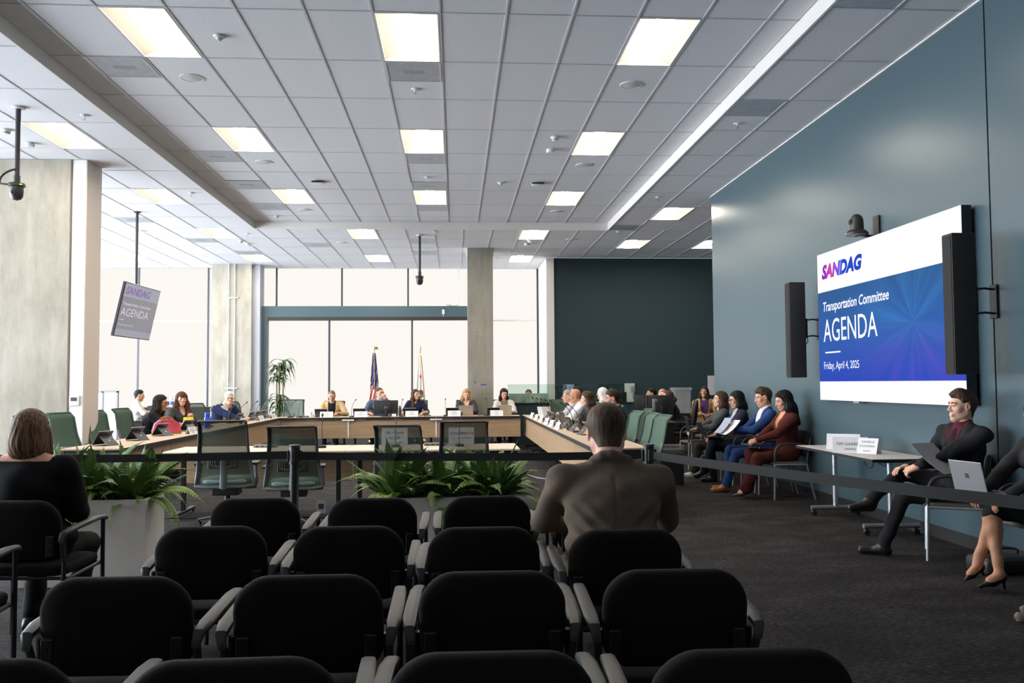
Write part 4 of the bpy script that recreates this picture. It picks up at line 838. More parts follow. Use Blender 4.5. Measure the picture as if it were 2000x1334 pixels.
# dracaena
t = thing('potted_plant', 'tall potted dracaena with two leafy crowns before the left blinds', 'plant', (aty(545, 800, 21.9).x, 21.9, 0))
MB().lathe([(0, 0), (.15, 0), (.2, .42), (.17, .42), (.16, .36), (0, .36)], 24).build('pot', mat('pot_dark', (.03, .028, .027), .5), t); MB().lathe([(0, .37), (.165, .375)], 20).build('soil', SOIL, t)
CANE = mat('cane', (.16, .13, .08), .8, noise=((30, 30, 80), .3)); DRL = mat('dracaena_leaf', (.045, .105, .028), .45, noise=(9, .3))
def dleaf(L, w, droop):
    m = MB(); n = 8; vs = []
    for i in range(n+1):
        s = i/n; x = L*math.sin(s*1.5)*.72; z = L*(.52*s-droop*s*s); ww = w*math.sin(PI*min(1, .1+.9*s)**.8)+.002
        vs += [(x, -ww, z+ww*.25), (x, 0, z), (x, ww, z+ww*.25)]
    return m.add(vs, [q for i in range(n) for q in ((3*i, 3*i+1, 3*i+4, 3*i+3), (3*i+1, 3*i+2, 3*i+5, 3*i+4))]).mesh('leaf', DRL, 180)
DL = [dleaf(.42, .034, 1.0), dleaf(.38, .032, .75), dleaf(.46, .036, 1.25), dleaf(.32, .03, .35)]
for (cx, cy), top in (((0, 0), 2.0), ((.03, .02), 1.18), ((.10, -.03), 1.95), ((-.06, .0), 1.9)): MB().tube([(cx*.3, cy*.3, .36), (cx, cy, top*.6), (cx, cy, top)], [.022, .019, .014], 8).build('cane', CANE, t)
rg = random.Random(5)
for (cx, cy), zc, n in (((-.07, 0), 1.80, 26), ((.09, -.02), 1.95, 30), ((.0, .02), 1.85, 18), ((.0, .02), 1.10, 28), ((.03, 0), .88, 20), ((-.04, 0), .98, 16)):
    for k in range(n):
        a = k*2.399+rg.uniform(-.3, .3); o = link('leaf', DL[rg.randrange(4)], t, (cx, cy, zc+rg.uniform(-.30, .10)), (0, rg.uniform(-.45, .30), a)); q = rg.uniform(.7, 1.1); o.scale = (q,)*3
# flags
BRASS = mat('brass', (.65, .48, .2), .3, metal=.9); FRG = mat('gold_fringe', srgb(190, 135, 40), .6); FR_R = mat('flag_red', srgb(185, 35, 50), .7); FR_W = mat('flag_white', (.8, .78, .74), .7); FR_B = mat('flag_blue', srgb(35, 45, 105), .7)
def flag(px, y, ztop, lab, us):
    x = aty(px, 700, y).x; t = thing('flag', lab, 'flag', (x, y, 0), 0, 'flags on poles behind the far table')
    MB().lathe([(0, 0), (.15, 0), (.14, .03), (.05, .07), (0, .07)], 24).build('base', BRASS, t); MB().cyl((0, 0, .05), (0, 0, ztop), .014, n=10).build('pole', mat('flag_pole', (.3, .2, .1), .5), t)
    h = 1.75; nu, nv = 30, 36; vs = []; fs = []; mi = []; zt = ztop-.02
    def P(u, v):
        w = .035+.13*v**.8; x = (u-.5)*2*w+.02*v*(1 if us else .6); yy = -.04-.035*v*math.sin(u*5*PI+v*2)-.015*v; return (x, yy, zt-h*v-.05*abs(u-.45)*v)
    for j in range(nv+1):
        for i in range(nu+1): vs.append(P(i/nu, j/nv))
    for j in range(nv):
        for i in range(nu):
            a = j*(nu+1)+i; fs.append((a, a+1, a+nu+2, a+nu+1)); u, v = (i+.5)/nu, (j+.5)/nv
            if us:
                d = v+.30*abs(u-.55); k = 2
                if d > .57: k = 0 if int((v*1.0+u*.55)*11) % 2 else 1
                elif (i*7+j*3) % 11 == 0 and u < .9: k = 1
                mi.append(k)
            else: mi.append(1)
    m = MB(); m.v = vs; m.f = fs; m.m = mi; m.build('cloth', [FR_R, FR_W, FR_B], t, 180)
    uu = .55 if us else .95
    MB().tube([Vector(P(uu if us else .8+.15*v/12, v/12))+Vector((0, -.02, 0)) for v in range(13)], [.02]+[.014]*12, 6, flat=.6).build('fringe', FRG, t)
    if us:
        fn = MB().lathe([(0, 0), (.012, 0), (.012, .05), (.022, .06), (.012, .07), (0, .08)], 12, (0, 0, ztop)).build('finial', BRASS, t)
        for s in (-1, 1): MB().add([(0, -.01, ztop+.07), (s*.05, 0, ztop+.15), (s*.085, .02, ztop+.13), (s*.095, .03, ztop+.06), (s*.05, .01, ztop+.09), (0, .02, ztop+.11), (0, .03, ztop+.07), (s*.05, .025, ztop+.14)], [(0, 4, 3, 2, 1), (0, 1, 5), (5, 1, 2, 7), (6, 5, 7, 3, 4, 0)]).build('eagle_wing', BRASS, fn, 0)
        MB().tube([(0, .0, ztop+.07), (0, -.005, ztop+.12), (.005, -.015, ztop+.145), (.012, -.03, ztop+.14)], [.02, .024, .014, .004], 8).build('eagle_body', BRASS, fn)
    else:
        MB().lathe([(0, 0), (.012, 0), (.012, .06), (.02, .07), (.008, .09), (.022, .15), (.012, .24), (0, .30)], 10, (0, 0, ztop)).build('finial', BRASS, t)
        c = Vector(P(.55, .30))+Vector((0, -.035, 0)); st = []
        for k in range(10): a = PI/2+k*PI/5; r = .075 if k % 2 == 0 else .03; st.append((c.x+r*.55*math.cos(a), c.z+r*math.sin(a)))
        MB().prism(st, c.y-.004, c.y, 'y').build('star', FR_R, t, 0)
        c = Vector(P(.62, .55))+Vector((0, -.05, 0)); bear = [(-.05, -.06), (-.03, -.06), (-.02, -.01), (.02, -.015), (.03, -.06), (.05, -.06), (.055, .03), (.04, .08), (.01, .1), (-.03, .09), (-.06, .11), (-.075, .08), (-.07, .04), (-.05, .02)]
        MB().prism([(c.x+a*.8, c.z+b) for a, b in bear], c.y-.004, c.y, 'y').build('bear', mat('bear_brown', (.12, .065, .025), .8, noise=(40, .6)), t, 0)
        MB().box(c.x-.06, c.x+.05, c.y-.003, c.y, c.z-.09, c.z-.065).build('grass_patch', mat('grass_patch', (.1, .12, .04), .8), t, 0)
        for z in (-.16, -.21): MB().box(c.x-.05, c.x+.06, c.y+.004, c.y+.008, c.z+z, c.z+z+.02).build('lettering', mat('bear_brown', (.1, .06, .03), .8), t, 0)
flag(731, 22.6, 2.27, 'striped flag with blue canton and brass eagle finial behind the far table', True); flag(820.5, 22.6, 2.19, 'white flag with red star and brown bear on a spear-tipped pole', False)

# ================================================================== video wall, speakers, cameras, hanging screen
XD = XW-.12
t = thing('video_wall', 'large lit video wall showing the agenda slide on the teal wall', 'screen', (XD, 8.665, 1.235))
YR, YLm = 7.17, 10.16; zb, zt = 1.235, 2.955; W_, H_ = YLm-YR, zt-zb
MB().box(0, .09, -W_/2, W_/2, 0, H_).build('cabinet', mat('led_cabinet', (.02, .022, .03), .5), t, 0)
MB().box(.09, .12, -W_/2+.4, W_/2-.4, .2, H_-.2).build('wall_mount', BMET, t, 0); MB().box(.02, .07, .55, .68, -.022, 0).build('sensor', SILV, t, 0)
def slide_mat():
    m = glow('slide', (1, 1, 1), SCREEN_L); nt = m.node_tree; L = nt.links; e = [n for n in nt.nodes if n.type == 'EMISSION'][0]
    tc = nt.nodes.new('ShaderNodeTexCoord'); sp = nt.nodes.new('ShaderNodeSeparateXYZ'); L.new(tc.outputs['Object'], sp.inputs[0])
    def math_(op, a, b=None, c=None):
        n = nt.nodes.new('ShaderNodeMath'); n.operation = op
        for i, v in enumerate((a, b, c)):
            if v is None: continue
            if isinstance(v, (int, float)): n.inputs[i].default_value = v
            else: L.new(v, n.inputs[i])
        return n.outputs[0]
    v = math_('DIVIDE', sp.outputs['Z'], H_); u = math_('ADD', math_('DIVIDE', sp.outputs['Y'], -W_), .5)
    ramp = nt.nodes.new('ShaderNodeValToRGB'); E_ = ramp.color_ramp.elements; E_[0].position = .1; E_[0].color = (.03, .06, .46, 1); E_[1].position = .75; E_[1].color = (.035, .105, .27, 1); q = E_.new(.42); q.color = (.035, .11, .38, 1); L.new(v, ramp.inputs[0])
    # light rays from a point on the right
    du = math_('MULTIPLY', math_('SUBTRACT', u, .72), 1.75); dv = math_('SUBTRACT', v, .45); ang = math_('ARCTAN2', dv, du); rad = math_('SQRT', math_('ADD', math_('MULTIPLY', du, du), math_('MULTIPLY', dv, dv)))
    cmb = nt.nodes.new('ShaderNodeCombineXYZ'); L.new(math_('MULTIPLY', ang, 2.2), cmb.inputs[0]); L.new(math_('MULTIPLY', rad, .6), cmb.inputs[1]); nz = nt.nodes.new('ShaderNodeTexNoise'); nz.inputs['Scale'].default_value = 1.3; nz.inputs['Detail'].default_value = 2; L.new(cmb.outputs[0], nz.inputs['Vector'])
    fac = math_('MULTIPLY', math_('MAXIMUM', math_('SUBTRACT', math_('MULTIPLY', nz.outputs['Fac'], 1.6), .62), 0), math_('MAXIMUM', math_('SUBTRACT', 1.0, math_('MULTIPLY', rad, 1.1)), 0))
    rc = nt.nodes.new('ShaderNodeValToRGB'); rc.color_ramp.elements[0].position = .3; rc.color_ramp.elements[0].color = (.14, .09, .55, 1); rc.color_ramp.elements[1].position = .5; rc.color_ramp.elements[1].color = (.05, .26, .6, 1); L.new(v, rc.inputs[0])
    mx = nt.nodes.new('ShaderNodeMixRGB'); L.new(fac, mx.inputs[0]); L.new(ramp.outputs[0], mx.inputs[1]); L.new(rc.outputs[0], mx.inputs[2])
    band = math_('MAXIMUM', math_('GREATER_THAN', v, .735), math_('LESS_THAN', v, .125)); m2 = nt.nodes.new('ShaderNodeMixRGB'); L.new(band, m2.inputs[0]); L.new(mx.outputs[0], m2.inputs[1]); m2.inputs[2].default_value = (.93, .95, 1, 1)
    L.new(m2.outputs[0], e.inputs[0]); return m
MB().add([(-.002, W_/2, 0), (-.002, -W_/2, 0), (-.002, -W_/2, H_), (-.002, W_/2, H_)], [(0, 1, 2, 3)]).build('display', slide_mat(), t, 0)
TW = glow('slide_white', (.95, .97, 1), SCREEN_L)
def slide_text(txt, p0, p1, size_frac=None, mat_=TW, bold=0, shear=0, name='lettering'):
    """p0/p1: pixel of the baseline start and end; the letters are scaled to that width and the pixel height"""
    a = atx(p0[0], p0[1], XD-.004); b = atx(p1[0], p1[1], XD-.004); wd = a.y-b.y
    me = text_mesh(txt, 1, Matrix(), mat_, bold=bold, shear=shear, depth=.001); xs = [v.co.x for v in me.vertices]; ys = [v.co.y for v in me.vertices]
    sx = wd/(max(xs)-min(xs)); sy = size_frac/max(ys); x0 = min(xs)
    for v in me.vertices: x, y, z = v.co; v.co = (-.004-z*.2, (a.y-8.665)-(x-x0)*sx, (a.z-1.235)+y*sy)
    return link(name, me, t)
zz = lambda px, y0, y1: atx(px, y1, XD).z-atx(px, y0, XD).z
slide_text('Transportation Committee', (1608, 609), (1736, 586), zz(1608, 609, 591), bold=.012, shear=.18); slide_text('AGENDA', (1609, 668), (1714, 657), zz(1609, 668, 625)); slide_text('Friday, April 4, 2025', (1610, 721), (1678, 718), zz(1610, 721, 707))
a = atx(1613, 689, XD); b = atx(1642, 688, XD); MB().box(-.005, -.003, b.y-8.665, a.y-8.665, a.z-1.235-.008, a.z-1.235+.008).build('rule', TW, t, 0)
def logo_mat():
    m = glow('logo_gradient', (.5, .1, .6), SCREEN_L); nt = m.node_tree; L = nt.links; e = [n for n in nt.nodes if n.type == 'EMISSION'][0]
    tc = nt.nodes.new('ShaderNodeTexCoord'); sp = nt.nodes.new('ShaderNodeSeparateXYZ'); L.new(tc.outputs['Object'], sp.inputs[0]); nz = nt.nodes.new('ShaderNodeTexNoise'); nz.inputs['Scale'].default_value = 9; L.new(tc.outputs['Object'], nz.inputs['Vector'])
    mm = nt.nodes.new('ShaderNodeMapRange'); mm.inputs['From Min'].default_value = .64; mm.inputs['From Max'].default_value = 1.42; mm.inputs['To Min'].default_value = 1; mm.inputs['To Max'].default_value = 0; L.new(sp.outputs['Y'], mm.inputs['Value'])
    ad = nt.nodes.new('ShaderNodeMath'); ad.operation = 'MULTIPLY_ADD'; L.new(nz.outputs['Fac'], ad.inputs[0]); ad.inputs[1].default_value = .35; L.new(mm.outputs[0], ad.inputs[2])
    r = nt.nodes.new('ShaderNodeValToRGB'); E_ = r.color_ramp.elements; E_[0].position = .12; E_[0].color = (.02, .03, .45, 1); E_[1].position = 1.05; E_[1].color = (.02, .06, .5, 1)
    for p, c in ((.32, (.30, .03, .45, 1)), (.55, (.62, .06, .35, 1)), (.75, (.25, .08, .6, 1)), (.9, (.03, .12, .65, 1))): q = E_.new(p); q.color = c
    L.new(ad.outputs[0], r.inputs[0]); L.new(r.outputs[0], e.inputs[0]); return m
slide_text('SANDAG', (1605, 545), (1684, 524), zz(1605, 545, 519), mat_=logo_mat(), bold=.06, shear=.22)
# column loudspeakers on brackets
SPK = mat('speaker_black', (.018, .017, .017), .6, bump=(500, .3))
def column_speaker(y, lab, rz):
    t = thing('column_speaker', lab, 'speaker', (XW-.29, y, 1.5), rz, 'column loudspeakers beside the video wall')
    MB().rbox(-.11, .09, -.075, .075, 0, 1.16, .012).build('cabinet', SPK, t); MB().box(-.114, -.108, -.062, .062, .02, 1.14).build('grille', mat('grille_black', (.025, .024, .024), .8, bump=(700, .6)), t, 0)
    br = MB().rbox(.09, .13, -.03, .03, .48, .72, .008).build('bracket', BMET, t)
    for z in (.5, .7): MB().tube([(.12, 0, z), (.2, 0, z+.01), (.285, 0, z)], .01, 6).build('bracket_arm', BMET, br)
    MB().rbox(.272, .285, -.05, .05, .46, .74, .003, 1).build('wall_plate', BMET, br); MB().tube(bez((.08, .0, .42), (.13, 0, .38), (.16, 0, .45), (.12, 0, .5), 8), .005, 6).build('cable', BLK, t)
    return t
column_speaker(10.42, 'black column loudspeaker at the far side of the video wall', R(0)); column_speaker(6.93, 'black column loudspeaker at the near side of the video wall', R(0))
CAMB = mat('camera_black', (.03, .029, .028), .45)
p = atx(1722, 448, XW)
t = thing('wall_camera', 'black domed camera on a shelf bracket above the video wall', 'camera', (XW-.19, p.y+.12, 2.99))
MB().rbox(.165, .185, -.1, .02, .0, .2, .004, 1).build('wall_plate', CAMB, t); MB().rbox(-.02, .18, -.05, .05, -.012, .0, .004, 1).build('shelf', CAMB, t)
MB().lathe([(0, 0), (.115, 0), (.115, .025), (.09, .05), (.075, .055)], 28, (-.02, 0, 0)).build('base', CAMB, t); MB().lathe([(.072, .05), (.07, .12), (.066, .17), (.05, .205), (.025, .222), (0, .226)], 24, (-.02, 0, 0)).build('dome', CAMB, t)
MB().cyl((-.085, 0, .14), (-.094, 0, .14), .03, n=14).build('lens', SCRN, t); MB().rbox(-.14, -.125, -.012, .012, .01, .02, .003, 1).build('light', mat('led_white', (.7, .6, .5), .4), t)
def pole_camera(px, top, py_b, lab, y):
    p = atz(px, top, ZL); b = aty(px-5, py_b, p.y); t = thing('pole_camera', lab, 'camera', (p.x, p.y, b.z)); h = ZL-b.z
    MB().lathe([(0, h-.02), (.07, h-.02), (.075, h-.005), (.07, h), (0, h)], 20).build('ceiling_rose', PLAST, t); MB().cyl((0, 0, .24), (0, 0, h-.01), .028, n=14).build('pole', CAMB, t)
    MB().cyl((0, 0, .2), (0, 0, .29), .036, n=14).build('coupling', CAMB, t); MB().lathe([(.03, .21), (.085, .20), (.092, .185), (.092, .165), (.07, .155)], 24).build('ring', CAMB, t)
    MB().lathe([(.072, .16), (.074, .10), (.068, .05), (.045, .015), (0, 0)], 24).build('dome', CAMB, t); MB().cyl((0, -.07, .085), (0, -.078, .085), .028, n=14).build('lens', SCRN, t); MB().rbox(.06, .085, -.07, -.05, .17, .185, .002, 1).build('indicator', mat('led_lime', (.5, .7, .05), .4, emit=(.6, .8, .05), es=.5), t)
    return t
t = pole_camera(36, 210, 392, 'black dome camera on a ceiling pole before the concrete pier', 10.3); MB().tube(bez((0, -.03, .36), (-.1, -.04, .34), (-.2, -.04, .26), (-.16, -.04, .19), 8)+[Vector((-.07, -.03, .18))], .012, 7).build('cable', CAMB, t)
pole_camera(819.5, 459, 557, 'black dome camera on a ceiling pole in front of the upper blinds', 18.9)
# hanging screen, tilted and turned
p = atz(268, 414, ZL); t = thing('hanging_screen', 'grey flat screen hanging tilted from a ceiling pole before the left blinds', 'screen', (p.x, p.y, 2.3))
MB().cyl((0, 0, .75), (0, 0, ZL-2.3), .026, n=12).build('pole', CAMB, t); MB().lathe([(0, ZL-2.3-.02), (.06, ZL-2.3-.015), (.06, ZL-2.3)], 16).build('ceiling_rose', CAMB, t)
Ms = Matrix.Translation((.06, -.05, .50)) @ Matrix.Rotation(R(88), 4, 'Z') @ Matrix.Rotation(R(12.5), 4, 'X') @ Matrix.Diagonal((1.58, 1, 1.06, 1))
SCG = mat('screen_glossy', (.05, .05, .075), .08, spec=.8, emit=(.17, .165, .20), es=.5)
MB().rbox(-.52, .52, -.0, .05, -.46, .46, .006, 1, M=Ms).build('housing', DPL, t); pn = MB().box(-.505, .505, -.003, 0, -.445, .445, M=Ms).build('panel', SCG, t, 0); MB().rbox(-.1, .1, .05, .12, -.1, .25, .01, 1, M=Ms).build('mount', CAMB, t); MB().rbox(-.52, .52, -.006, 0, .452, .46, .001, 1, M=Ms).build('bezel', RIMM, t)
DIMW = mat('dim_slide_text', (.25, .25, .3), .4, emit=(.45, .45, .52), es=.7)
DIMP = mat('dim_slide_logo', (.12, .08, .2), .4, emit=(.11, .06, .20), es=.8); DIMB = mat('dim_slide_band', (.1, .1, .12), .2, emit=(.25, .26, .33), es=.6)
MB().box(-.505, .505, -.004, -.003, .22, .445, M=Ms).build('slide_band', DIMB, t, 0); MB().box(-.505, .505, -.004, -.003, -.445, -.33, M=Ms).build('slide_band', DIMB, t, 0)
T2 = Ms @ Matrix.Translation((-.47, -.0052, 0)) @ Matrix.Rotation(PI/2, 4, 'X')
for tx, sz, zz_, m_, bo, sh in (('SANDAG', .17, .27, DIMP, .006, .2), ('Transportation Committee', .072, .08, DIMW, .001, .15), ('AGENDA', .19, -.10, DIMW, 0, 0), ('Friday, April 4, 2025', .05, -.27, DIMW, 0, 0)): link('lettering', text_mesh(tx, sz, T2 @ Matrix.Translation((0, zz_, 0)), m_, bold=bo, shear=sh), t)
MB().box(-.47, -.35, -.005, -.004, -.175, -.165, M=Ms).build('rule', DIMW, t, 0)

# ================================================================== far right technicians' corner, far left corner
YC = 20.95
t = thing('glass_counter', 'low dark teal counter with a clear glass screen before the dark teal wall', 'counter', (2.75, YC, 0))
MB().box(-1.5, 1.6, 0, .12, 0, .96).build('front_panel', DTEAL, t, 0); MB().box(-1.52, 1.62, -.03, .13, .96, .985).build('ledge', BLK, t, 0)
GL = glass('clear_glass', (.82, .9, .87), .06)
for k in range(4): a = -1.5+k*.78; MB().box(a, a+.765, .05, .062, .985, 1.43).build('glass_pane', GL, t, 0)
for k in range(5): a = -1.5+k*.775; MB().rbox(a-.012, a+.012, .04, .07, .985, 1.03, .003, 1).build('clamp', SILV, t)
MNB = mat('monitor_pale', (.42, .5, .44), .4)
for k, (px, lab) in enumerate(((1013, 'left pale-backed monitor behind the glass counter'), (1052, 'right pale-backed monitor behind the glass counter'))): monitor(lab, (aty(px, 780, 21.35).x, 21.35, .735), PI, w=.48, h=.26, zc=.34, mat_=MNB, group='monitors behind the glass')
for k, (px, py, wd) in enumerate(((1118, 775, .5), (1205, 775, .48))): monitor('black monitor behind the glass, %s' % ('left of the bald man' if k == 0 else 'right of the person in a white headscarf'), (aty(px, py, 21.35).x, 21.35, .735), PI, w=wd, h=.32, zc=.33, group='monitors behind the glass')
t = thing('desk', 'dark desk behind the glass counter', 'desk', (2.75, 21.35, 0)); MB().rbox(-1.45, 1.6, -.22, .22, .71, .735, .004, 1).build('desk_top', BLK, t)
for x in (-1.4, 1.5): MB().box(x-.02, x+.02, -.22, .18, 0, .71).build('leg', BMET, t, 0)
t = thing('wall_notice', 'white notice panel on the dark teal wall behind the glass counter', 'notice', (aty(1230, 768, 22.25).x, 22.25, aty(1230, 787, 22.25).z)); MB().box(-.13, .13, 0, .02, 0, .5).build('board', PAPER, t, 0)
t = thing('desk_speaker', 'grey speaker on a thin stand with cables before the white notice', 'speaker', (aty(1236, 770, 20.4).x, 20.4, 0)); MB().rbox(-.05, .05, -.05, .05, 1.22, 1.37, .012).build('cabinet', mat('speaker_grey', (.2, .2, .22), .5), t); MB().cyl((0.03, 0, 0.02), (0.03, 0, 1.22), .012, n=8).build('stand', BMET, t); MB().lathe([(0, 0), (.14, 0), (.13, .02), (0, .025)], 18).build('base', BMET, t); MB().tube(bez((-.02, -.04, 1.22), (-.03, -.05, 1.1), (.04, -.05, 1.05), (.03, -.02, .95), 8), .005, 6).build('cable', BLK, t)
t = thing('small_screen', 'small pale blue screen on the dark teal wall behind the glass', 'screen', (aty(1115, 757, 22.2).x, 22.26, aty(1115, 763, 22.2).z)); MB().box(-.11, .11, 0, .03, 0, .16).build('housing', DPL, t, 0); MB().box(-.1, .1, -.003, 0, .01, .15).build('display', glow('pale_blue_screen', (.25, .33, .5), .6), t, 0)
# technicians' desk with monitors and office chairs
t = thing('desk', 'technicians\' desk with wood edge crowded with black monitors', 'desk', (3.72, 16.25, 0), R(6)); MB().rbox(-.6, .26, -.5, .40, .71, .735, .004, 1).build('desk_top', mat('desk_wood', (.16, .08, .04), .5), t)
for x in (-.55, .2): MB().box(x-.02, x+.02, -.3, .3, 0, .71).build('leg', BMET, t, 0)
MB().box(-.56, .22, -.48, -.46, .1, .7).build('modesty_panel', BLK, t, 0)
for px, py, y, wd, lab, rz in ((1264, 800, 16.5, .46, 'black monitor of the technicians, left', 170), (1284, 800, 16.24, .42, 'black monitor of the technicians, middle', 185), (1292, 802, 15.99, .46, 'black monitor of the technicians, right, on a silver pole', 175)):
    m_ = monitor(lab, (aty(px, py, y).x, y, .735), R(rz), w=wd, h=.36, zc=.30, group='monitors on the technicians\' desk')
t = thing('monitor_stand', 'silver monitor pole on the technicians\' desk', 'stand', (aty(1277, 800, 15.83).x, 15.83, .735)); MB().rbox(-.025, .025, -.012, .012, .01, .42, .006).build('pole', SILV, t); MB().rbox(-.06, .06, -.05, .05, 0, .012, .004).build('foot', SILV, t); MB().cyl((.04, 0, .39), (.04, .05, .39), .03, n=12).build('joint', SILV, t)
def office_chair(label, loc, rz):
    t = thing('office_chair', label, 'chair', loc, rz, 'black office chairs at the technicians\' desk')
    s = pad(rrect(.5, .48, .1, 5), -.04, .03, .015, .02); s.v = [(p[0], -p[2], .47+p[1]) for p in s.v]; s.build('seat', mat('black_leather', (.018, .018, .02), .45), t, 60)
    M = Matrix.Translation((0, -.24, .54)) @ Matrix.Rotation(R(8), 4, 'X'); b = pad(rrect(.46, .58, [.08, .16, .16, .08], 6, 0, .29), -.04, .03, .02, .03, curve=.3); b.v = [tuple(M @ Vector(p)) for p in b.v]; b.build('backrest', mat('black_leather', (.018, .018, .02), .45), t, 60)
    MB().tube([(0, -.05, .4), (0, -.27, .42), (0, -.29, .6)], .025, 8, flat=.5).build('back_post', BMET, t)
    for sx in (-1, 1): ar = MB().tube([(sx*.2, 0, .42), (sx*.29, 0, .45), (sx*.3, 0, .66)], .015, 8).build('arm_post', BMET, t); MB().rbox(sx*.3-.04, sx*.3+.04, -.13, .13, .66, .69, .012).build('arm_pad', DPL, ar)
    MB().cyl((0, 0, .1), (0, 0, .42), .028, n=12).build('gas_lift', BMET, t)
    for k in range(5):
        a = R(90+72*k); c, s_ = math.cos(a), math.sin(a); lg = MB().tube([(.03*c, .03*s_, .115), (.3*c, .3*s_, .085)], [.028, .018], 8).build('base_leg', CFR, t); MB().cyl((.3*c-.02*s_, .3*s_+.02*c, .03), (.3*c+.02*s_, .3*s_-.02*c, .03), .03, n=12).build('caster', BLK, lg)
    return t
for x, y, rz, lab in ((4.38, 16.92, 78, 'under the woman with a ponytail'), (4.62, 15.75, 60, 'empty, right of the woman with a ponytail'), (5.15, 17.9, 165, 'under the woman in a tan cardigan'), (4.39, 19.0, 95, 'under the man resting his chin'), (4.32, 18.1, 170, 'under the fair-haired technician'), (2.70, 18.95, 80, 'under the balding man past the right arm'), (3.08, 17.95, 60, 'under the person in a white headscarf')): office_chair('black office chair '+lab, (x, y, 0), R(rz))
for px, lab in ((1032, 'person behind the pale monitors'), (1182, 'dark-haired man behind the glass')): office_chair('black office chair under the '+lab, (aty(px, 765, 21.85).x, 21.85, 0), PI)
# bins
CLR = mat('clear_plastic', (.55, .57, .58), .25, alpha=.35); LINER = mat('bin_liner', (.4, .4, .4), .35, alpha=.3)
p = atz(1308, 925, 0); t = thing('waste_bin', 'black waste bin with a clear liner beside the nearest green chairs', 'bin', (3.05, 12.4, 0)); MB().prism(rrect(.36, .26, .03, 3), 0, .50).build('body', BLK, t, 30)
MB().prism(rrect(.375, .275, .03, 3), .44, .56).build('liner', LINER, t, 30)
t = thing('storage_tub', 'tall clear plastic storage tub on a stand beside the dark teal wall', 'tub', (aty(1330, 780, 20.6).x, 20.6, 0)); MB().box(-.25, .25, -.2, .2, 0, .72).build('stand', BLK, t, 0); m = MB().prism(rrect(.42, .3, .03, 3), .725, 1.27); m.build('tub', CLR, t, 30); MB().prism(rrect(.47, .34, .03, 3), 1.27, 1.33).build('lid', CLR, t, 30)
# far left: glazed partition, credenza with drinks
t = thing('glass_partition', 'grey-framed frosted partition beside the man in the white polo', 'partition', (-8.15, 21.0, 0)); FRO = mat('frosted_panel', (.72, .75, .80), .4)
for a, b in ((-1.0, -.06), (-.03, .28)): MB().box(a, b, 0, .015, .08, 1.30).build('frosted_panel', FRO, t, 0)
for x in (-1.02, -.045, .29): MB().box(x-.02, x+.02, -.02, .035, 0, 1.33).build('post', mat('frame_grey', (.2, .2, .2), .5), t, 0)
MB().box(-1.02, .31, -.02, .035, 1.30, 1.345).build('top_rail', mat('frame_grey', (.2, .2, .2), .5), t, 0)
t = thing('credenza', 'low dark credenza behind the left arm with drinks on it', 'cabinet', (-6.85, 21.9, 0)); MB().box(-.8, .8, -.22, .25, .06, .90).build('body', BLK, t, 0); MB().rbox(-.82, .82, -.25, .27, .90, .925, .004, 1).build('top', BLK, t)
for x in (-.54, 0, .54): d = MB().box(x-.255, x+.255, -.235, -.22, .1, .88).build('door', mat('credenza_door', (.03, .03, .032), .5), t, 0); MB().cyl((x+.2, -.25, .5), (x+.2, -.25, .62), .006, n=8).build('handle', SILV, d)
for x in (-.75, .75): MB().box(x-.03, x+.03, -.18, .2, 0, .06).build('plinth', BLK, t, 0)
for k, (px, c, lab) in enumerate(((328, srgb(190, 40, 45), 'red-labelled water bottle on the credenza'), (337, srgb(50, 110, 190), 'blue-labelled water bottle on the credenza'))):
    q = bottle(lab, (aty(px, 790, 21.9).x, 21.85, .925), [(0, 0), (.045, 0), (.045, .20), (.02, .25)], CLR, PLAST, [(.02, .245), (.02, .27), (0, .27)], 'bottles on the credenza'); MB().lathe([(.046, .06), (.046, .14)], 18).build('label_wrap', mat('wrap%d' % k, c, .5), q)
t = thing('cup_stack_holder', 'wooden holder with stirrers and flowers on the credenza', 'holder', (aty(268, 792, 21.9).x, 21.9, .925)); MB().lathe([(0, 0), (.07, 0), (.085, .1), (.07, .1), (.06, .01), (0, .01)], 18).build('bowl', mat('bowl_tan', (.35, .26, .17), .6), t)
for k in range(7): a = k*.9; MB().lathe([(0, -.03), (.026, -.015), (.03, .0), (.02, .02), (0, .025)], 10, (.04*math.cos(a), .04*math.sin(a), .14)).build('blossom', mat('blossom', (.7, .65, .5), .7), t)
# cables and a floor box under the front tables
t = thing('floor_cable', 'thin grey cable lying on the carpet beside the brown-suited man', 'cable', (0, 0, .006)); p = [atz(x, y, 0) for x, y in ((1030, 928), (1050, 934), (1075, 937), (1090, 932), (1105, 922))]; MB().tube([Vector((a.x, a.y, 0)) for a in p], .008, 6).build('lead', mat('cable_grey', (.3, .3, .3), .5), t)
t = thing('floor_cable', 'thin black cable lying on the carpet behind the left planter', 'cable', (0, 0, .006)); p = [atz(x, y, 0) for x, y in ((316, 1013), (350, 1013), (420, 1011), (500, 1008))]; MB().tube([Vector((a.x, a.y, 0)) for a in p], .008, 6).build('lead', BLK, t)
p = atz(627, 1003, 0); t = thing('power_adapter', 'white printed label card hanging under the second mesh chair', 'tag', (p.x, p.y, 0), R(8)); MB().box(-.05, .05, -.003, .003, .0, .15).build('card', mat('grey_card', (.4, .4, .4), .7), t, 0); MB().box(-.03, .03, -.0045, -.003, .05, .11).build('print', INK, t, 0)
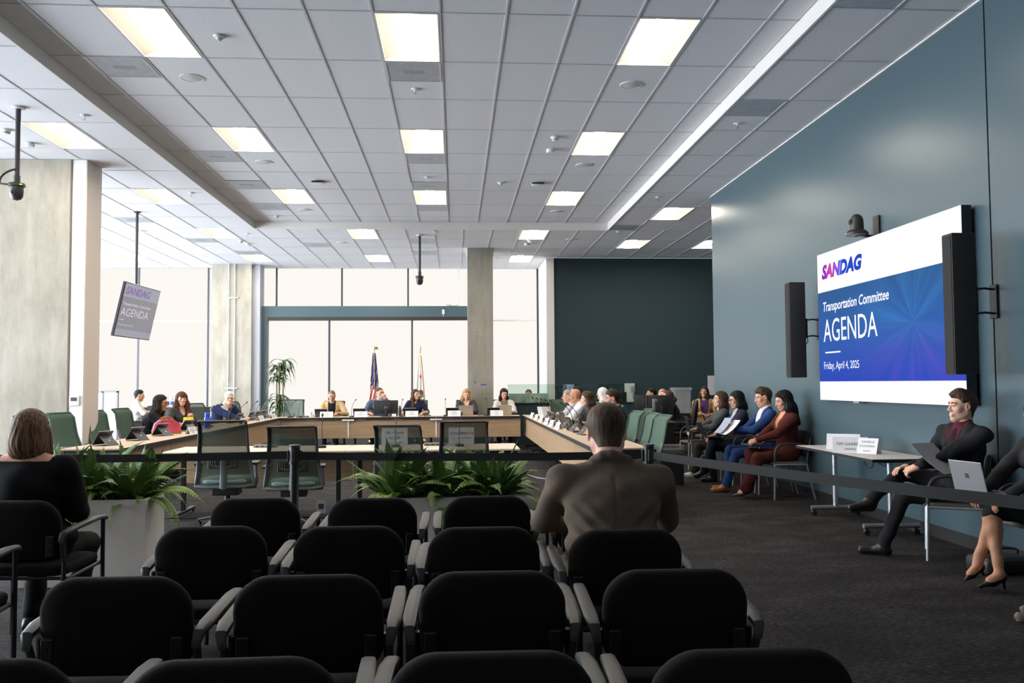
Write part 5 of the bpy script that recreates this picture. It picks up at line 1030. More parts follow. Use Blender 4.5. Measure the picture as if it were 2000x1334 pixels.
# ================================================================== people: signed-distance figures meshed with surface nets
class SDF:
    def __init__(s, lo, hi, h):
        s.h = h; s.lo = np.array(lo, float); n = np.ceil((np.array(hi)-s.lo)/h).astype(int)+1; s.n = n
        s.D = np.full(n, 9.0, np.float32); s.B = np.full(n, 9.0, np.float32); s.M = np.zeros(n, np.int8)
        s.ax = [s.lo[i]+h*np.arange(n[i]) for i in range(3)]
    def win(s, mn, mx, m):
        a = np.clip(np.floor((np.array(mn)-m-s.lo)/s.h).astype(int), 0, s.n-1); b = np.clip(np.ceil((np.array(mx)+m-s.lo)/s.h).astype(int)+1, 1, s.n)
        sl = tuple(slice(i, max(j, i+1)) for i, j in zip(a, b)); X = s.ax[0][sl[0]][:, None, None]; Y = s.ax[1][sl[1]][None, :, None]; Z = s.ax[2][sl[2]][None, None, :]
        return sl, X, Y, Z
    def put(s, sl, d, mat, k):
        D = s.D[sl]; d = d.astype(np.float32)
        if k > 0: hh = np.maximum(k-np.abs(D-d), 0)/k; s.D[sl] = np.minimum(D, d)-hh*hh*k*.25
        else: s.D[sl] = np.minimum(D, d)
        b = s.B[sl]; q = d < b; b[q] = d[q]; s.M[sl][q] = mat
    def cone(s, a, b, ra, rb, mat=0, k=.03, flat=None):
        a = np.array(a, float); b = np.array(b, float); r = max(ra, rb)
        sl, X, Y, Z = s.win(np.minimum(a, b)-r, np.maximum(a, b)+r, k+3*s.h); ba = b-a; L = max(ba@ba, 1e-9)
        px, py, pz = X-a[0], Y-a[1], Z-a[2]; t = np.clip((px*ba[0]+py*ba[1]+pz*ba[2])/L, 0, 1)
        d = np.sqrt((px-t*ba[0])**2+(py-t*ba[1])**2+(pz-t*ba[2])**2)-(ra+(rb-ra)*t); s.put(sl, d, mat, k); return s
    def ell(s, c, r, mat=0, k=.03, rot=None, cut=False):
        c = np.array(c, float); r = np.array(r, float); m = r.max(); sl, X, Y, Z = s.win(c-m, c+m, k+3*s.h); p = [X-c[0], Y-c[1], Z-c[2]]
        if rot is not None: p = [rot[0][i]*p[0]+rot[1][i]*p[1]+rot[2][i]*p[2] for i in range(3)]
        k0 = np.sqrt((p[0]/r[0])**2+(p[1]/r[1])**2+(p[2]/r[2])**2)+1e-6; k1 = np.sqrt((p[0]/r[0]**2)**2+(p[1]/r[1]**2)**2+(p[2]/r[2]**2)**2)+1e-6
        d = k0*(k0-1)/k1
        if cut: s.sub(sl, d, k)
        else: s.put(sl, d, mat, k)
        return s
    def sub(s, sl, d, k):
        D = s.D[sl]; d = -d.astype(np.float32)
        hh = np.maximum(k-np.abs(D-d), 0)/max(k, 1e-6); s.D[sl] = np.maximum(D, d)+hh*hh*k*.25
    def half(s, n, c, k=.01):
        """cut away everything on the +n side of the plane through c"""
        n = np.array(n, float); n /= np.linalg.norm(n); X, Y, Z = s.ax[0][:, None, None], s.ax[1][None, :, None], s.ax[2][None, None, :]
        d = (X-c[0])*n[0]+(Y-c[1])*n[1]+(Z-c[2])*n[2]; s.sub(tuple(slice(0, q) for q in s.n), -d, k); return s
    def mesh(s):
        D = s.D; S_ = D < 0; D = D.copy(); nx, ny, nz = D.shape
        c = np.zeros((nx-1, ny-1, nz-1), np.int8)
        off = [(i, j, k) for i in (0, 1) for j in (0, 1) for k in (0, 1)]
        for i, j, k in off: c += S_[i:nx-1+i, j:ny-1+j, k:nz-1+k]
        I = np.argwhere((c > 0) & (c < 8)); idx = np.full(c.shape, -1, np.int32); idx[tuple(I.T)] = np.arange(len(I))
        acc = np.zeros((len(I), 3)); cnt = np.zeros(len(I))
        for a in off:
            for ax in range(3):
                if a[ax]: continue
                b = list(a); b[ax] = 1; da = D[I[:, 0]+a[0], I[:, 1]+a[1], I[:, 2]+a[2]]; db = D[I[:, 0]+b[0], I[:, 1]+b[1], I[:, 2]+b[2]]
                x = (da < 0) != (db < 0); t = np.where(x, da/np.where(x, da-db, 1), 0); p = np.zeros((len(I), 3)); p[:] = a; p[:, ax] += t; acc += p*x[:, None]; cnt += x
        V = s.lo+s.h*(I+acc/cnt[:, None]); F = []
        for ax in range(3):
            u, v = [(1, 2), (2, 0), (0, 1)][ax]; A = [slice(None)]*3; B = [slice(None)]*3; A[ax] = slice(0, -1); B[ax] = slice(1, None)
            ch = S_[tuple(A)] != S_[tuple(B)]; E = np.argwhere(ch); E = E[(E[:, u] > 0) & (E[:, v] > 0) & (E[:, u] < D.shape[u]-1) & (E[:, v] < D.shape[v]-1)]
            ins = S_[E[:, 0], E[:, 1], E[:, 2]]; q = []
            for du, dv in ((-1, -1), (0, -1), (0, 0), (-1, 0)):
                w_ = E.copy(); w_[:, u] += du; w_[:, v] += dv; q.append(idx[w_[:, 0], w_[:, 1], w_[:, 2]])
            q = np.stack(q, 1); q[~ins] = q[~ins][:, ::-1]; F.append(q)
        F = np.concatenate(F); F = F[(F >= 0).all(1)]
        g = np.clip(np.rint((V-s.lo)/s.h).astype(int), 0, s.n-1); vm = s.M[g[:, 0], g[:, 1], g[:, 2]]
        fc = V[F].mean(1); g = np.clip(np.rint((fc-s.lo)/s.h).astype(int), 0, s.n-1); fm = s.M[g[:, 0], g[:, 1], g[:, 2]]
        return V, F, fm
SKIN, TOP, SHIRT, TROU, SHOE, LIP, EYE, IRIS, BROW, TIE, COLL, SOLE, BEARD, SLEEVE = range(14)
def head_sdf(female, h):
    g = SDF((-.11, -.14, -.21), (.11, .15, .14), h); f = .93 if female else 1.0
    g.ell((0, -.018, .028), (.075, .096, .088), 0, 0); g.ell((0, .028, -.022), (.061*f, .064, .086), 0, .03)
    g.cone((0, .03, -.072), (0, .057, -.098), .042*f, .022*f, 0, .03)
    for s in (-1, 1):
        g.cone((s*.05*f, -.005, -.052), (s*.012, .058, -.1), .020, .016, 0, .03); g.ell((s*.040, .056, -.02), (.024, .022, .021), 0, .025)
    g.cone((-.036, .078, .024), (.036, .078, .024), .011, .011, 0, .02)
    for s in (-1, 1): g.ell((s*.031, .097, .005), (.021, .015, .013), cut=True, k=.012)
    g.cone((0, .088, .014), (0, .107, -.026), .0075, .0125, 0, .014)
    for s in (-1, 1): g.ell((s*.012, .097, -.031), (.0095, .011, .0085), 0, .008)
    g.ell((0, .081, -.066), (.026, .018, .018), 0, .016); g.ell((0, .075, -.098), (.02, .018, .016), 0, .014)
    for s in (-1, 1):
        g.ell((s*.031, .0765, .005), (.0110, .0110, .0092), EYE, .002); g.ell((s*.031, .0855, .004), (.0068, .004, .0068), IRIS, .001)
        g.cone((s*.020, .0895, .0135), (s*.043, .0825, .0125), .0045, .004, SKIN, .004)
        g.cone((s*.016, .0945, .0285), (s*.045, .0835, .0275), .0035 if not female else .0026, .0024, BROW, .006)
        g.ell((s*.077, -.006, -.004), (.010, .020, .032), 0, .008); g.ell((s*.084, .0, -.0), (.006, .010, .018), cut=True, k=.006)
    g.cone((-.021, .0885, -.0635), (.021, .0885, -.0635), .0045, .0045, LIP, .006); g.cone((-.016, .0895, -.0715), (.016, .0895, -.0715), .0055, .0055, LIP, .006)
    g.cone((0, -.02, -.05), (0, -.028, -.155), .052*f, .054*f, 0, .035)
    return g
HEADS = {(f, lod): head_sdf(f, h).mesh() for f in (False, True) for lod, h in ((0, .0042), (1, .0058))}
def hand_sdf(curl, spread, h):
    g = SDF((-.085, -.04, -.12), (.06, .20, .05), h)
    for x in (-.026, -.009, .009, .026): g.cone((x*.7, .012, 0), (x*1.05, .085, .002), .017, .0125, 0, .012)
    g.cone((0, -.03, 0), (0, .02, 0), .026, .024, 0, .02)
    for x, L in ((-.030, .072), (-.010, .080), (.011, .074), (.030, .058)):
        p = np.array((x, .088, .0)); a = .12; r = .0088
        for fr, da in ((.45, curl), (.30, curl*1.1), (.25, curl*.8)):
            a += da; q = p+L*fr*np.array((spread*x*3, math.cos(a), -math.sin(a))); g.cone(p, q, r, r*.92, 0, .004); p = q; r *= .92
    g.cone((-.024, .02, -.006), (-.052, .055, -.018), .0145, .0115, 0, .012); g.cone((-.052, .055, -.018), (-.055+.02*curl, .088, -.028-.02*curl), .011, .0085, 0, .004)
    return g
HANDS = {k: hand_sdf(c, sp, .0043).mesh() for k, (c, sp) in {'rest': (.28, .3), 'grip': (.75, .1), 'type': (.45, .5), 'fist': (1.15, 0)}.items()}
SKINS = {'light': srgb(214, 160, 135), 'fair': srgb(222, 176, 152), 'medium': srgb(190, 138, 108), 'tan': srgb(166, 114, 84), 'brown': srgb(140, 94, 68)}
HAIRC = {'black': (.009, .008, .008), 'dark': (.02, .013, .009), 'brown': (.062, .036, .020), 'chestnut': (.075, .036, .018), 'auburn': (.09, .035, .018), 'dblond': (.19, .125, .065), 'blonde': (.42, .28, .14), 'stubble': (.17, .115, .085), 'grey': (.28, .26, .24), 'white': (.68, .66, .63), 'highlight': (.10, .056, .028)}
def skin_mat(k): return mat('skin_'+k, SKINS[k], .5, spec=.35, noise=(25, .06))
def hair_mat(k):
    n = 'hair_'+k
    if n in _mats: return _mats[n]
    c = HAIRC[k]; m = mat(n, c, .6, spec=.22); nt = m.node_tree; L = nt.links; b = nt.nodes['Principled BSDF']
    tc = nt.nodes.new('ShaderNodeTexCoord'); mp = nt.nodes.new('ShaderNodeMapping'); mp.inputs['Scale'].default_value = (95, 95, 7); nz = nt.nodes.new('ShaderNodeTexNoise'); nz.inputs['Scale'].default_value = 1; nz.inputs['Detail'].default_value = 3
    r = nt.nodes.new('ShaderNodeValToRGB'); hi = 2.6 if k in ('highlight',) else 1.7; r.color_ramp.elements[0].position = .35; r.color_ramp.elements[0].color = (*[q*.55 for q in c], 1); r.color_ramp.elements[1].position = .68; r.color_ramp.elements[1].color = (*[min(1, q*hi) for q in c], 1)
    L.new(tc.outputs['Object'], mp.inputs[0]); L.new(mp.outputs[0], nz.inputs['Vector']); L.new(nz.outputs['Fac'], r.inputs[0]); L.new(r.outputs[0], b.inputs['Base Color'])
    bp = nt.nodes.new('ShaderNodeBump'); bp.inputs['Strength'].default_value = .6; bp.inputs['Distance'].default_value = .006; L.new(nz.outputs['Fac'], bp.inputs['Height']); L.new(bp.outputs[0], b.inputs['Normal']); return m
def cloth(c, k=None):
    c = tuple(c); n = 'cloth_%.3f_%.3f_%.3f' % c; return mat(n, c, .88, spec=.2, noise=(120, .14, 2), bump=(220, .18))
def tweed(c):
    m = mat('tweed_%.3f' % c[0], c, .9, spec=.15, bump=(300, .25)); nt = m.node_tree; L = nt.links; b = nt.nodes['Principled BSDF']; tc = nt.nodes.new('ShaderNodeTexCoord')
    w1 = nt.nodes.new('ShaderNodeTexWave'); w1.wave_type = 'BANDS'; w1.bands_direction = 'X'; w1.inputs['Scale'].default_value = 36; w1.inputs['Distortion'].default_value = .6
    w2 = nt.nodes.new('ShaderNodeTexWave'); w2.bands_direction = 'Z'; w2.inputs['Scale'].default_value = 36; w2.inputs['Distortion'].default_value = .6; nz = nt.nodes.new('ShaderNodeTexNoise'); nz.inputs['Scale'].default_value = 240
    for q in (w1, w2, nz): L.new(tc.outputs['Object'], q.inputs['Vector'])
    ad = nt.nodes.new('ShaderNodeMath'); ad.operation = 'ADD'; L.new(w1.outputs['Fac'], ad.inputs[0]); L.new(w2.outputs['Fac'], ad.inputs[1]); a2 = nt.nodes.new('ShaderNodeMath'); a2.operation = 'MULTIPLY_ADD'; L.new(ad.outputs[0], a2.inputs[0]); a2.inputs[1].default_value = .22; L.new(nz.outputs['Fac'], a2.inputs[2])
    r = nt.nodes.new('ShaderNodeValToRGB'); r.color_ramp.elements[0].position = .45; r.color_ramp.elements[0].color = (*[q*.72 for q in c], 1); r.color_ramp.elements[1].position = .85; r.color_ramp.elements[1].color = (*[q*1.22 for q in c], 1); L.new(a2.outputs[0], r.inputs[0]); L.new(r.outputs[0], b.inputs['Base Color']); return m

def sstep(a, b, x): t = np.clip((x-a)/(b-a), 0, 1); return t*t*(3-2*t)
HAIRY = np.array((-.13, -.045, -.03, -.012, .022, .034, .046, .07, .095, .12))
HAIRZ = np.array((-.088, -.086, -.07, .026, .026, .018, .048, .070, .083, .084))
def hair_sdf(style, h=.007):
    """scalp shell grown from the skull inside a hairline, plus falling masses for the long styles"""
    long_ = style in ('long', 'wavy', 'longbangs'); g = SDF((-.17, -.2, -.46 if long_ else -.24), (.17, .16, .17), h)
    g.ell((0, -.018, .028), (.075, .096, .088), 0, 0); g.ell((0, .028, -.022), (.061, .064, .086), 0, .03); g.cone((0, -.03, -.04), (0, -.04, -.2), .050, .052, 0, .03)
    X, Y, Z = g.ax[0][:, None, None], g.ax[1][None, :, None], g.ax[2][None, None, :]; A_ = np.abs(X)
    zm = np.interp(g.ax[1], HAIRY, HAIRZ)[None, :, None]+0*A_
    if style in ('reced', 'thin'): zm = zm+.03*sstep(.04, .08, Y)*sstep(.0, .03, A_)+.012*sstep(.05, .09, Y)
    if style == 'side': zm = zm-.006*sstep(.05, .09, Y)
    m = Z-zm+0*X
    t0 = {'buzz': .0035, 'crop': .011, 'short': .013, 'side': .015, 'thin': .007, 'reced': .009, 'bob': .022, 'long': .018, 'wavy': .022, 'longbangs': .022, 'shoulder': .020, 'curly': .03, 'pony': .011, 'updo': .013, 'scarf': .02}[style]
    th_ = t0*sstep(-.004, .026, m)
    if style in ('side', 'short', 'crop'): q = {'side': .022, 'short': .008, 'crop': .008}[style]; th_ = th_+q*sstep(.055, .10, Z)*sstep(-.06, .03, Y)
    if style == 'side': th_ = th_*(1-.35*sstep(.0, .06, -X)*sstep(.03, .08, Z))
    if style in ('buzz', 'crop', 'short', 'side', 'thin', 'reced'): th_ = th_*(.45+.55*sstep(-.06, .06, Z))
    th = np.arctan2(X, Y+.02); amp = {'buzz': .0, 'scarf': .0, 'curly': .007, 'wavy': .005, 'longbangs': .005, 'bob': .0016, 'short': .0007, 'thin': .0006, 'crop': .0008, 'side': .0012}.get(style, .0022)
    rid = amp*np.sin(th*21+3*np.sin(Z*28)+(8*Z if amp > .004 else 0))+amp*.6*np.sin(th*39+Z*14+2*np.sin(Y*50))
    if style in ('side', 'short', 'crop', 'thin'): rid = rid+amp*.9*np.sin(X*260+40*Y)*sstep(.05, .1, Z)
    g.D = (g.D-np.where(m > -.004, th_-.002, -.006)).astype(np.float32)
    g.D = np.maximum(g.D, -(m+.010)).astype(np.float32)
    w = SDF((-.17, -.2, -.46 if long_ else -.24), (.17, .16, .17), h); fall = False
    if style == 'bob':
        fall = True; w.ell((0, -.035, -.035), (.106, .105, .13), 0, 0); w.ell((0, -.055, -.1), (.104, .078, .085), 0, .04)
        for s in (-1, 1): w.cone((s*.07, .015, .0), (s*.088, .025, -.13), .03, .028, 0, .04)
        w.ell((0, .125, -.04), (.068, .10, .12), cut=True, k=.02); w.half((0, .12, -1), (0, 0, -.150), .012)
    elif style in ('long', 'wavy', 'longbangs', 'shoulder', 'curly'):
        fall = True; e = -.36 if long_ else -.17; wv = .010 if style in ('wavy', 'longbangs', 'curly') else 0
        for s in (-1, 1):
            w.cone((s*.058, -.01, .045), (s*(.080+wv), -.002, -.10), .034, .034+wv, 0, .04); w.cone((s*(.080+wv), -.002, -.10), (s*(.088+2*wv), .018, e+.08), .034+wv, .030, 0, .05)
            if long_: w.cone((s*(.088+wv), .018, e+.10), (s*.078, .04, e), .030, .010, 0, .04)
        w.cone((0, -.05, .02), (0, -.07, -.14), .074, .07, 0, .05)
        for s in (-1, 1): w.cone((s*.035, -.07, -.12), (s*.04, -.08, e+.03), .055, .03, 0, .05)
        w.ell((0, .13, -.05), (.061, .112, .118), cut=True, k=.02); w.ell((0, .12, -.22), (.056, .12, .17), cut=True, k=.03)
        if style == 'longbangs': w.ell((0, .078, .052), (.052, .022, .028), 0, .02)
    elif style == 'pony': fall = True; w.cone((0, -.112, .0), (0, -.145, -.06), .028, .036, 0, .02); w.cone((0, -.145, -.06), (0, -.125, -.2), .034, .012, 0, .03)
    elif style == 'updo': fall = True; w.ell((0, -.10, .07), (.05, .045, .045), 0, .02)
    elif style == 'scarf':
        fall = True; w.ell((0, -.02, .02), (.095, .115, .110), 0, 0); w.cone((0, -.05, -.05), (0, -.05, -.2), .09, .11, 0, .05); w.ell((0, .12, -.02), (.06, .08, .085), cut=True, k=.02)
    if fall: hh = np.maximum(.02-np.abs(g.D-w.D), 0)/.02; g.D = np.minimum(g.D, w.D)-hh*hh*.005
    g.D = (g.D-rid*sstep(.0, .02, m+(.5 if fall else 0))).astype(np.float32)
    return g
_hairs = {}
def hair(style):
    if style not in _hairs: _hairs[style] = hair_sdf(style).mesh()[:2]
    return _hairs[style]
def ik(a, b, l1, l2, pole):
    a, b, pole = Vector(a), Vector(b), Vector(pole); d = b-a; L = min(max(d.length, .05), (l1+l2)*.995); n = d.normalized(); b = a+n*L
    x = (l1*l1-l2*l2+L*L)/(2*L); hgt = math.sqrt(max(l1*l1-x*x, 0)); p = pole-n*pole.dot(n); p = p.normalized() if p.length > 1e-4 else Vector((0, 0, -1))
    return a+n*x+p*hgt, b
def np_to_mesh(name, V, F, mats, fm=None):
    me = bpy.data.meshes.new(name); nv, nf = len(V), len(F); me.vertices.add(nv); me.vertices.foreach_set('co', np.ascontiguousarray(V, np.float32).ravel()); me.loops.add(nf*4); me.loops.foreach_set('vertex_index', np.ascontiguousarray(F, np.int32).ravel())
    me.polygons.add(nf); me.polygons.foreach_set('loop_start', np.arange(0, nf*4, 4, dtype=np.int32))
    for m in mats: me.materials.append(m)
    if fm is not None: me.polygons.foreach_set('material_index', fm.astype(np.int32))
    me.update(calc_edges=True); me.validate(); me.shade_smooth(); return me
def smooth_borders(V, F, fm, it=8):
    e = np.concatenate([F[:, [i, (i+1) % 4]] for i in range(4)]); m = np.tile(fm, 4); k = np.sort(e, 1); key = k[:, 0].astype(np.int64)*len(V)+k[:, 1]; o = np.argsort(key, kind='stable'); ks, ms, ee = key[o], m[o], k[o]
    d = (ks[1:] == ks[:-1]) & (ms[1:] != ms[:-1]); B = ee[1:][d]
    if len(B) == 0: return V
    V = V.copy()
    for _ in range(it):
        S1 = np.zeros_like(V); c = np.zeros(len(V)); np.add.at(S1, B[:, 0], V[B[:, 1]]); np.add.at(S1, B[:, 1], V[B[:, 0]]); np.add.at(c, B[:, 0], 1); np.add.at(c, B[:, 1], 1)
        q = c >= 2; V[q] += .5*(S1[q]/c[q][:, None]-V[q])
    return V
def vnormals(V, F):
    n = np.cross(V[F[:, 1]]-V[F[:, 0]], V[F[:, 2]]-V[F[:, 0]]); N_ = np.zeros_like(V)
    for i in range(4): np.add.at(N_, F[:, i], n)
    return N_/(np.linalg.norm(N_, axis=1)[:, None]+1e-9)
def M4(M, V): A = np.array(M); return V @ A[:3, :3].T + A[:3, 3]

def person(label, pos, rz, seat=.47, s=1.0, female=False, bulk=1.0, belly=1.0, lean=5, side=0, twist=0, yaw=0, pitch=0, roll=0, hands=None, poles=None, palms=None, grips=('rest', 'rest'), feet=None, kneepole=None, stand=False,
           skin='medium', top=(.1, .1, .1), shirt=None, vee=(.24, .28), tie=None, trousers=(.03, .03, .035), shoes=(.02, .018, .016), hairc='dark', hairst='short', glasses=None, h=.0155, lod=1, collar=None, bare_arm=False, bare_leg=False, neckline=None, tops=None, jacket=True, beard=None, lanyard=None, trou=None, toes=None, fold=.0035, heel=False, hips=1.0, drag=0.0, earrings=False, headback=0.0, hs=1.0):
    root = thing('person', label, 'person', (pos[0], pos[1], 0), rz, 'people in the meeting room')
    V3 = Vector; pz = (seat+.095) if not stand else .93*s
    P = V3((0, 0, pz)); Rl = Matrix.Rotation(R(-lean), 3, 'X') @ Matrix.Rotation(R(side), 3, 'Y'); u = Rl @ V3((0, 0, 1)); fw = Rl @ V3((0, 1, 0)); Rt = Matrix.Rotation(R(twist), 3, 'Z'); xr = Rt @ V3((1, 0, 0)); fw2 = Rt @ fw
    sw = (.168 if female else .19)*s*(1+(bulk-1)*.6); N = P+u*.50*s; ch = P+u*.33*s; wa = P+u*.15*s
    SH = [P+u*.44*s+xr*(sg*sw) for sg in (-1, 1)]; bk = bulk*s
    Hp = N+V3((0, .015+.05*math.sin(R(pitch)), 0))+u*.145*s-fw*headback+V3((0, .05*math.sin(R(pitch)), -.03*(1-math.cos(R(pitch)))))
    HM = Matrix.Translation(Hp) @ Matrix.Rotation(R(yaw), 4, 'Z') @ Matrix.Rotation(R(-pitch), 4, 'X') @ Matrix.Rotation(R(roll), 4, 'Y') @ Matrix.Scale((.97 if female else 1.02)*(s*.5+.5)*hs, 4)
    if hands is None: hands = [(-.13, .40, .80), (.13, .40, .80)]
    if poles is None: poles = [(-.8, -.3, -.7), (.8, -.3, -.7)]
    EL = []; WR = []
    for i in (0, 1): e, w_ = ik(SH[i], hands[i], .285*s, .25*s, poles[i]); EL.append(e); WR.append(w_)
    HIP = [P+V3((sg*.088*s*hips, .0, -.03)) for sg in (-1, 1)]
    if feet is None: feet = [(-.13, .42, .085), (.13, .42, .085)] if not stand else [(-.11, .02, .085), (.11, .03, .085)]
    if kneepole is None: kneepole = [(-.15, 1, .6), (.15, 1, .6)]
    KN = []; AN = []
    for i in (0, 1): k_, a_ = ik(HIP[i], feet[i], .43*s, .42*s, kneepole[i]); KN.append(k_); AN.append(a_)
    pts = [P, N, *SH, *EL, *WR, *KN, *AN]; lo = [min(p[i] for p in pts)-.2 for i in range(3)]; hi = [max(p[i] for p in pts)+.22 for i in range(3)]; lo[2] = min(lo[2], -.02)
    hi[2] = N.z+.14; g = SDF(lo, hi, h); rm = [list((xr, fw2, u)[j]) for j in range(3)]; rot = np.array(rm).T
    A = lambda q: tuple(q)
    g.ell(A(P+V3((0, .0, 0))), (.172*bk*hips, .135*bk, .115), TROU, 0); 
    g.ell(A(wa+fw*.008*belly), ((.150 if not (jacket and not female) else .170)*bk*(.9 if female else 1), .116*bk*belly, .16*s), TOP, .06, rot); g.ell(A(ch), ((.165 if not (jacket and not female) else .178)*bk*(.9 if female else 1), .120*bk, .16*s), TOP, .07, rot)
    if jacket: g.ell(A(P+u*.05), (.188*bk*hips, .15*bk*(.5+.5*belly), .10), TOP, .04)
    sm = TOP
    g.cone(A(SH[0]*.92+SH[1]*.08-u*.012), A(SH[1]*.92+SH[0]*.08-u*.012), .062*bk**.5, .062*bk**.5, sm, .05)
    for i in (0, 1): g.cone(A(N+u*.0-fw*.012), A(SH[i]*.75+N*.25-u*.01), .054, .045, sm, .04)
    if female:
        for sg in (-1, 1): g.ell(A(ch+xr*(sg*.07*s)+fw2*.075*bk+u*.0), (.068, .062, .068), TOP, .05)
    g.cone(A(N-u*.04), A(N+u*.06+V3((0, .012, 0))), .056 if female else .062, .052 if female else .057, SKIN, .03)
    if collar:
        for q in range(12):
            a0, a1 = 2*PI*q/12, 2*PI*(q+1)/12; f_ = lambda a: N+u*(.032-.022*math.cos(a))+xr*(.07*math.sin(a))+fw2*(.068*math.cos(a)+.004)
            g.cone(A(f_(a0)), A(f_(a1)), .0095, .0095, COLL, .008)
        if collar == 'double':
            for q in range(12):
                a0, a1 = 2*PI*q/12, 2*PI*(q+1)/12; f_ = lambda a: N+u*(.004-.03*math.cos(a))+xr*(.088*math.sin(a))+fw2*(.085*math.cos(a)-.002)
                if math.cos((a0+a1)/2) < .75: g.cone(A(f_(a0)), A(f_(a1)), .017, .017, TOP, .02)
    ab = SKIN if bare_arm else SLEEVE; ex = 1.0 if bare_arm else 1.18
    for i in (0, 1):
        g.cone(A(SH[i]-u*.01), A(EL[i]), .056*ex*bk**.5, .047*ex*bk**.5, SLEEVE if bare_arm != 'full' else SKIN, .03 if jacket else .045)
        g.cone(A(EL[i]), A(WR[i].lerp(EL[i], .06)), .044*ex*bk**.5, .030*ex, ab, .02)
        if shirt and not bare_arm: g.cone(A(WR[i].lerp(EL[i], .06)), A(WR[i].lerp(EL[i], -.02)), .030, .030, SHIRT, .004)
    lm = SKIN if bare_leg else TROU; k1, k2, k3, k4 = (.084, .056, .052, .036) if bare_leg else (.088, .066, .063, .054)
    if trou == 'wide': k2, k3, k4 = .076, .074, .072
    for i in (0, 1):
        g.cone(A(HIP[i]), A(KN[i]), k1*bk**.5, k2, TROU if bare_leg == 'skirt' else lm, .04); g.cone(A(KN[i]), A(AN[i].lerp(KN[i], .06)), k3, k4, lm, .025)
        if bare_leg: g.ell(A(KN[i].lerp(AN[i], .3)-V3((0, .012, 0))), (.045, .05, .1), SKIN, .03)
        td = V3(toes[i]).normalized() if toes else V3((0, 1, 0)); a = AN[i]
        if toes and abs(td.z) > .15:
            upf = V3((0, 0, 1))-td*td.z; upf.normalize()
        else: upf = V3((0, 0, 1))
        hl = a-upf*.048-td*.03; to = a-upf*(.052 if not heel else .06)+td*.16*s
        if heel:
            hl = a-td*.03-upf*.02; to = a+td*.145-upf*.062; g.cone(A(hl), A(a+td*.05-upf*.045), .026, .026, SHOE, .02); g.cone(A(a+td*.05-upf*.045), A(to), .028, .016, SHOE, .02); g.cone(A(hl-upf*.01), A(hl-upf*.075-td*.005), .010, .006, SHOE, .006); g.cone(A(a), A(a+td*.07-upf*.03), .032, .026, SKIN, .02)
        else:
            g.cone(A(hl), A(to), .036, .030, SHOE, .03); g.cone(A(a-upf*.01), A(a+td*.05-upf*.035), .042, .032, SHOE, .03); g.cone(A(hl-upf*.028), A(to-upf*.024), .024, .02, SOLE, .01)
    if fold:
        X, Y, Z = g.ax[0][:, None, None], g.ax[1][None, :, None], g.ax[2][None, None, :]; rr = random.Random(hash(label) % 999)
        for q in range(5):
            a, b, c, ph = rr.uniform(-40, 40), rr.uniform(-40, 40), rr.uniform(-55, 55), rr.uniform(0, 6); g.D += (fold*.6*np.sin(a*X+b*Y+c*Z+ph)).astype(np.float32)
    if drag:
        X, Y, Z = g.ax[0][:, None, None], g.ax[1][None, :, None], g.ax[2][None, None, :]; q = np.abs(X); zz_ = Z-P.z
        g.D += (drag*np.sin(70*(zz_-.75*q)+2*np.sin(9*X+3*zz_))*np.exp(-((q-.15)/.09)**2)*sstep(.05, .16, zz_)*(1-sstep(.30, .40, zz_))*(Y < .12)).astype(np.float32)
        g.D += (drag*.5*np.sin(60*zz_+8*X)*sstep(-.02, .05, zz_)*(1-sstep(.14, .24, zz_))).astype(np.float32)
        for i in (0, 1):
            mid = (SH[i]+EL[i])/2; g.D += (drag*.9*np.sin(48*(Z-mid.z)+30*(Y-mid.y))*np.exp(-(((X-mid.x)/.1)**2+((Z-mid.z)/.2)**2))).astype(np.float32)
    Vb, Fb, fm = g.mesh(); fm = fm.astype(np.int32)
    c = Vb[Fb].mean(1); nr = np.cross(Vb[Fb[:, 1]]-Vb[Fb[:, 0]], Vb[Fb[:, 2]]-Vb[Fb[:, 0]]); nr /= np.linalg.norm(nr, axis=1)[:, None]+1e-9
    rel = c-np.array(P); hh = rel @ np.array(u)/s; xx = rel @ np.array(xr); ff = nr @ np.array(fw2); dd = (c-np.array(P)) @ np.array(fw2)
    front = (fm == TOP) & (dd > .02) & (ff > -.1)
    if shirt:
        v = front & (hh > vee[0]) & (np.abs(xx) < np.minimum((hh-vee[0])*vee[1], .085)); fm[v] = SHIRT
        if tie: fm[front & (hh > vee[0]) & (np.abs(xx) < .026)] = TIE
    if neckline:
        if neckline == 'boat': fm[((fm == TOP) | (fm == COLL)) & (hh > .475) & (np.abs(xx) < .15)] = SKIN
        else: fm[front & (hh > neckline) & (np.abs(xx) < (hh-neckline)*.55)] = SKIN
    if lanyard:
        ly = front | ((fm == SHIRT) & (dd > .02)); fm[ly & (hh > .1) & (np.abs(np.abs(xx)-(hh-.1)*.16) < .013)] = 13
    fm[fm == SLEEVE] = TOP
    if collar and shirt: fm[(fm == SKIN) & (hh > .3) & (hh < .515)] = SHIRT
    if shirt and jacket:
        vn = vnormals(Vb, Fb); rv = Vb-np.array(P); vh = rv @ np.array(u)/s; vx = np.abs(rv @ np.array(xr)); vd = rv @ np.array(fw2); ed = np.minimum((vh-vee[0])*vee[1], .085); fr = (vd > .02) & (vn @ np.array(fw2) > .15)
        lp = fr & (vh > vee[0]-.01) & (vh < .52) & (vx > ed-.004) & (vx < ed+.012+.034*np.clip((vh-vee[0])/.15, 0, 1)); Vb[lp] += vn[lp]*.009
        ins = fr & (vh > vee[0]) & (vx < ed-.006); Vb[ins] -= vn[ins]*.006
        sm_ = fr & ~lp & (vh < vee[0]) & (vx < .012); Vb[sm_] -= vn[sm_]*.004
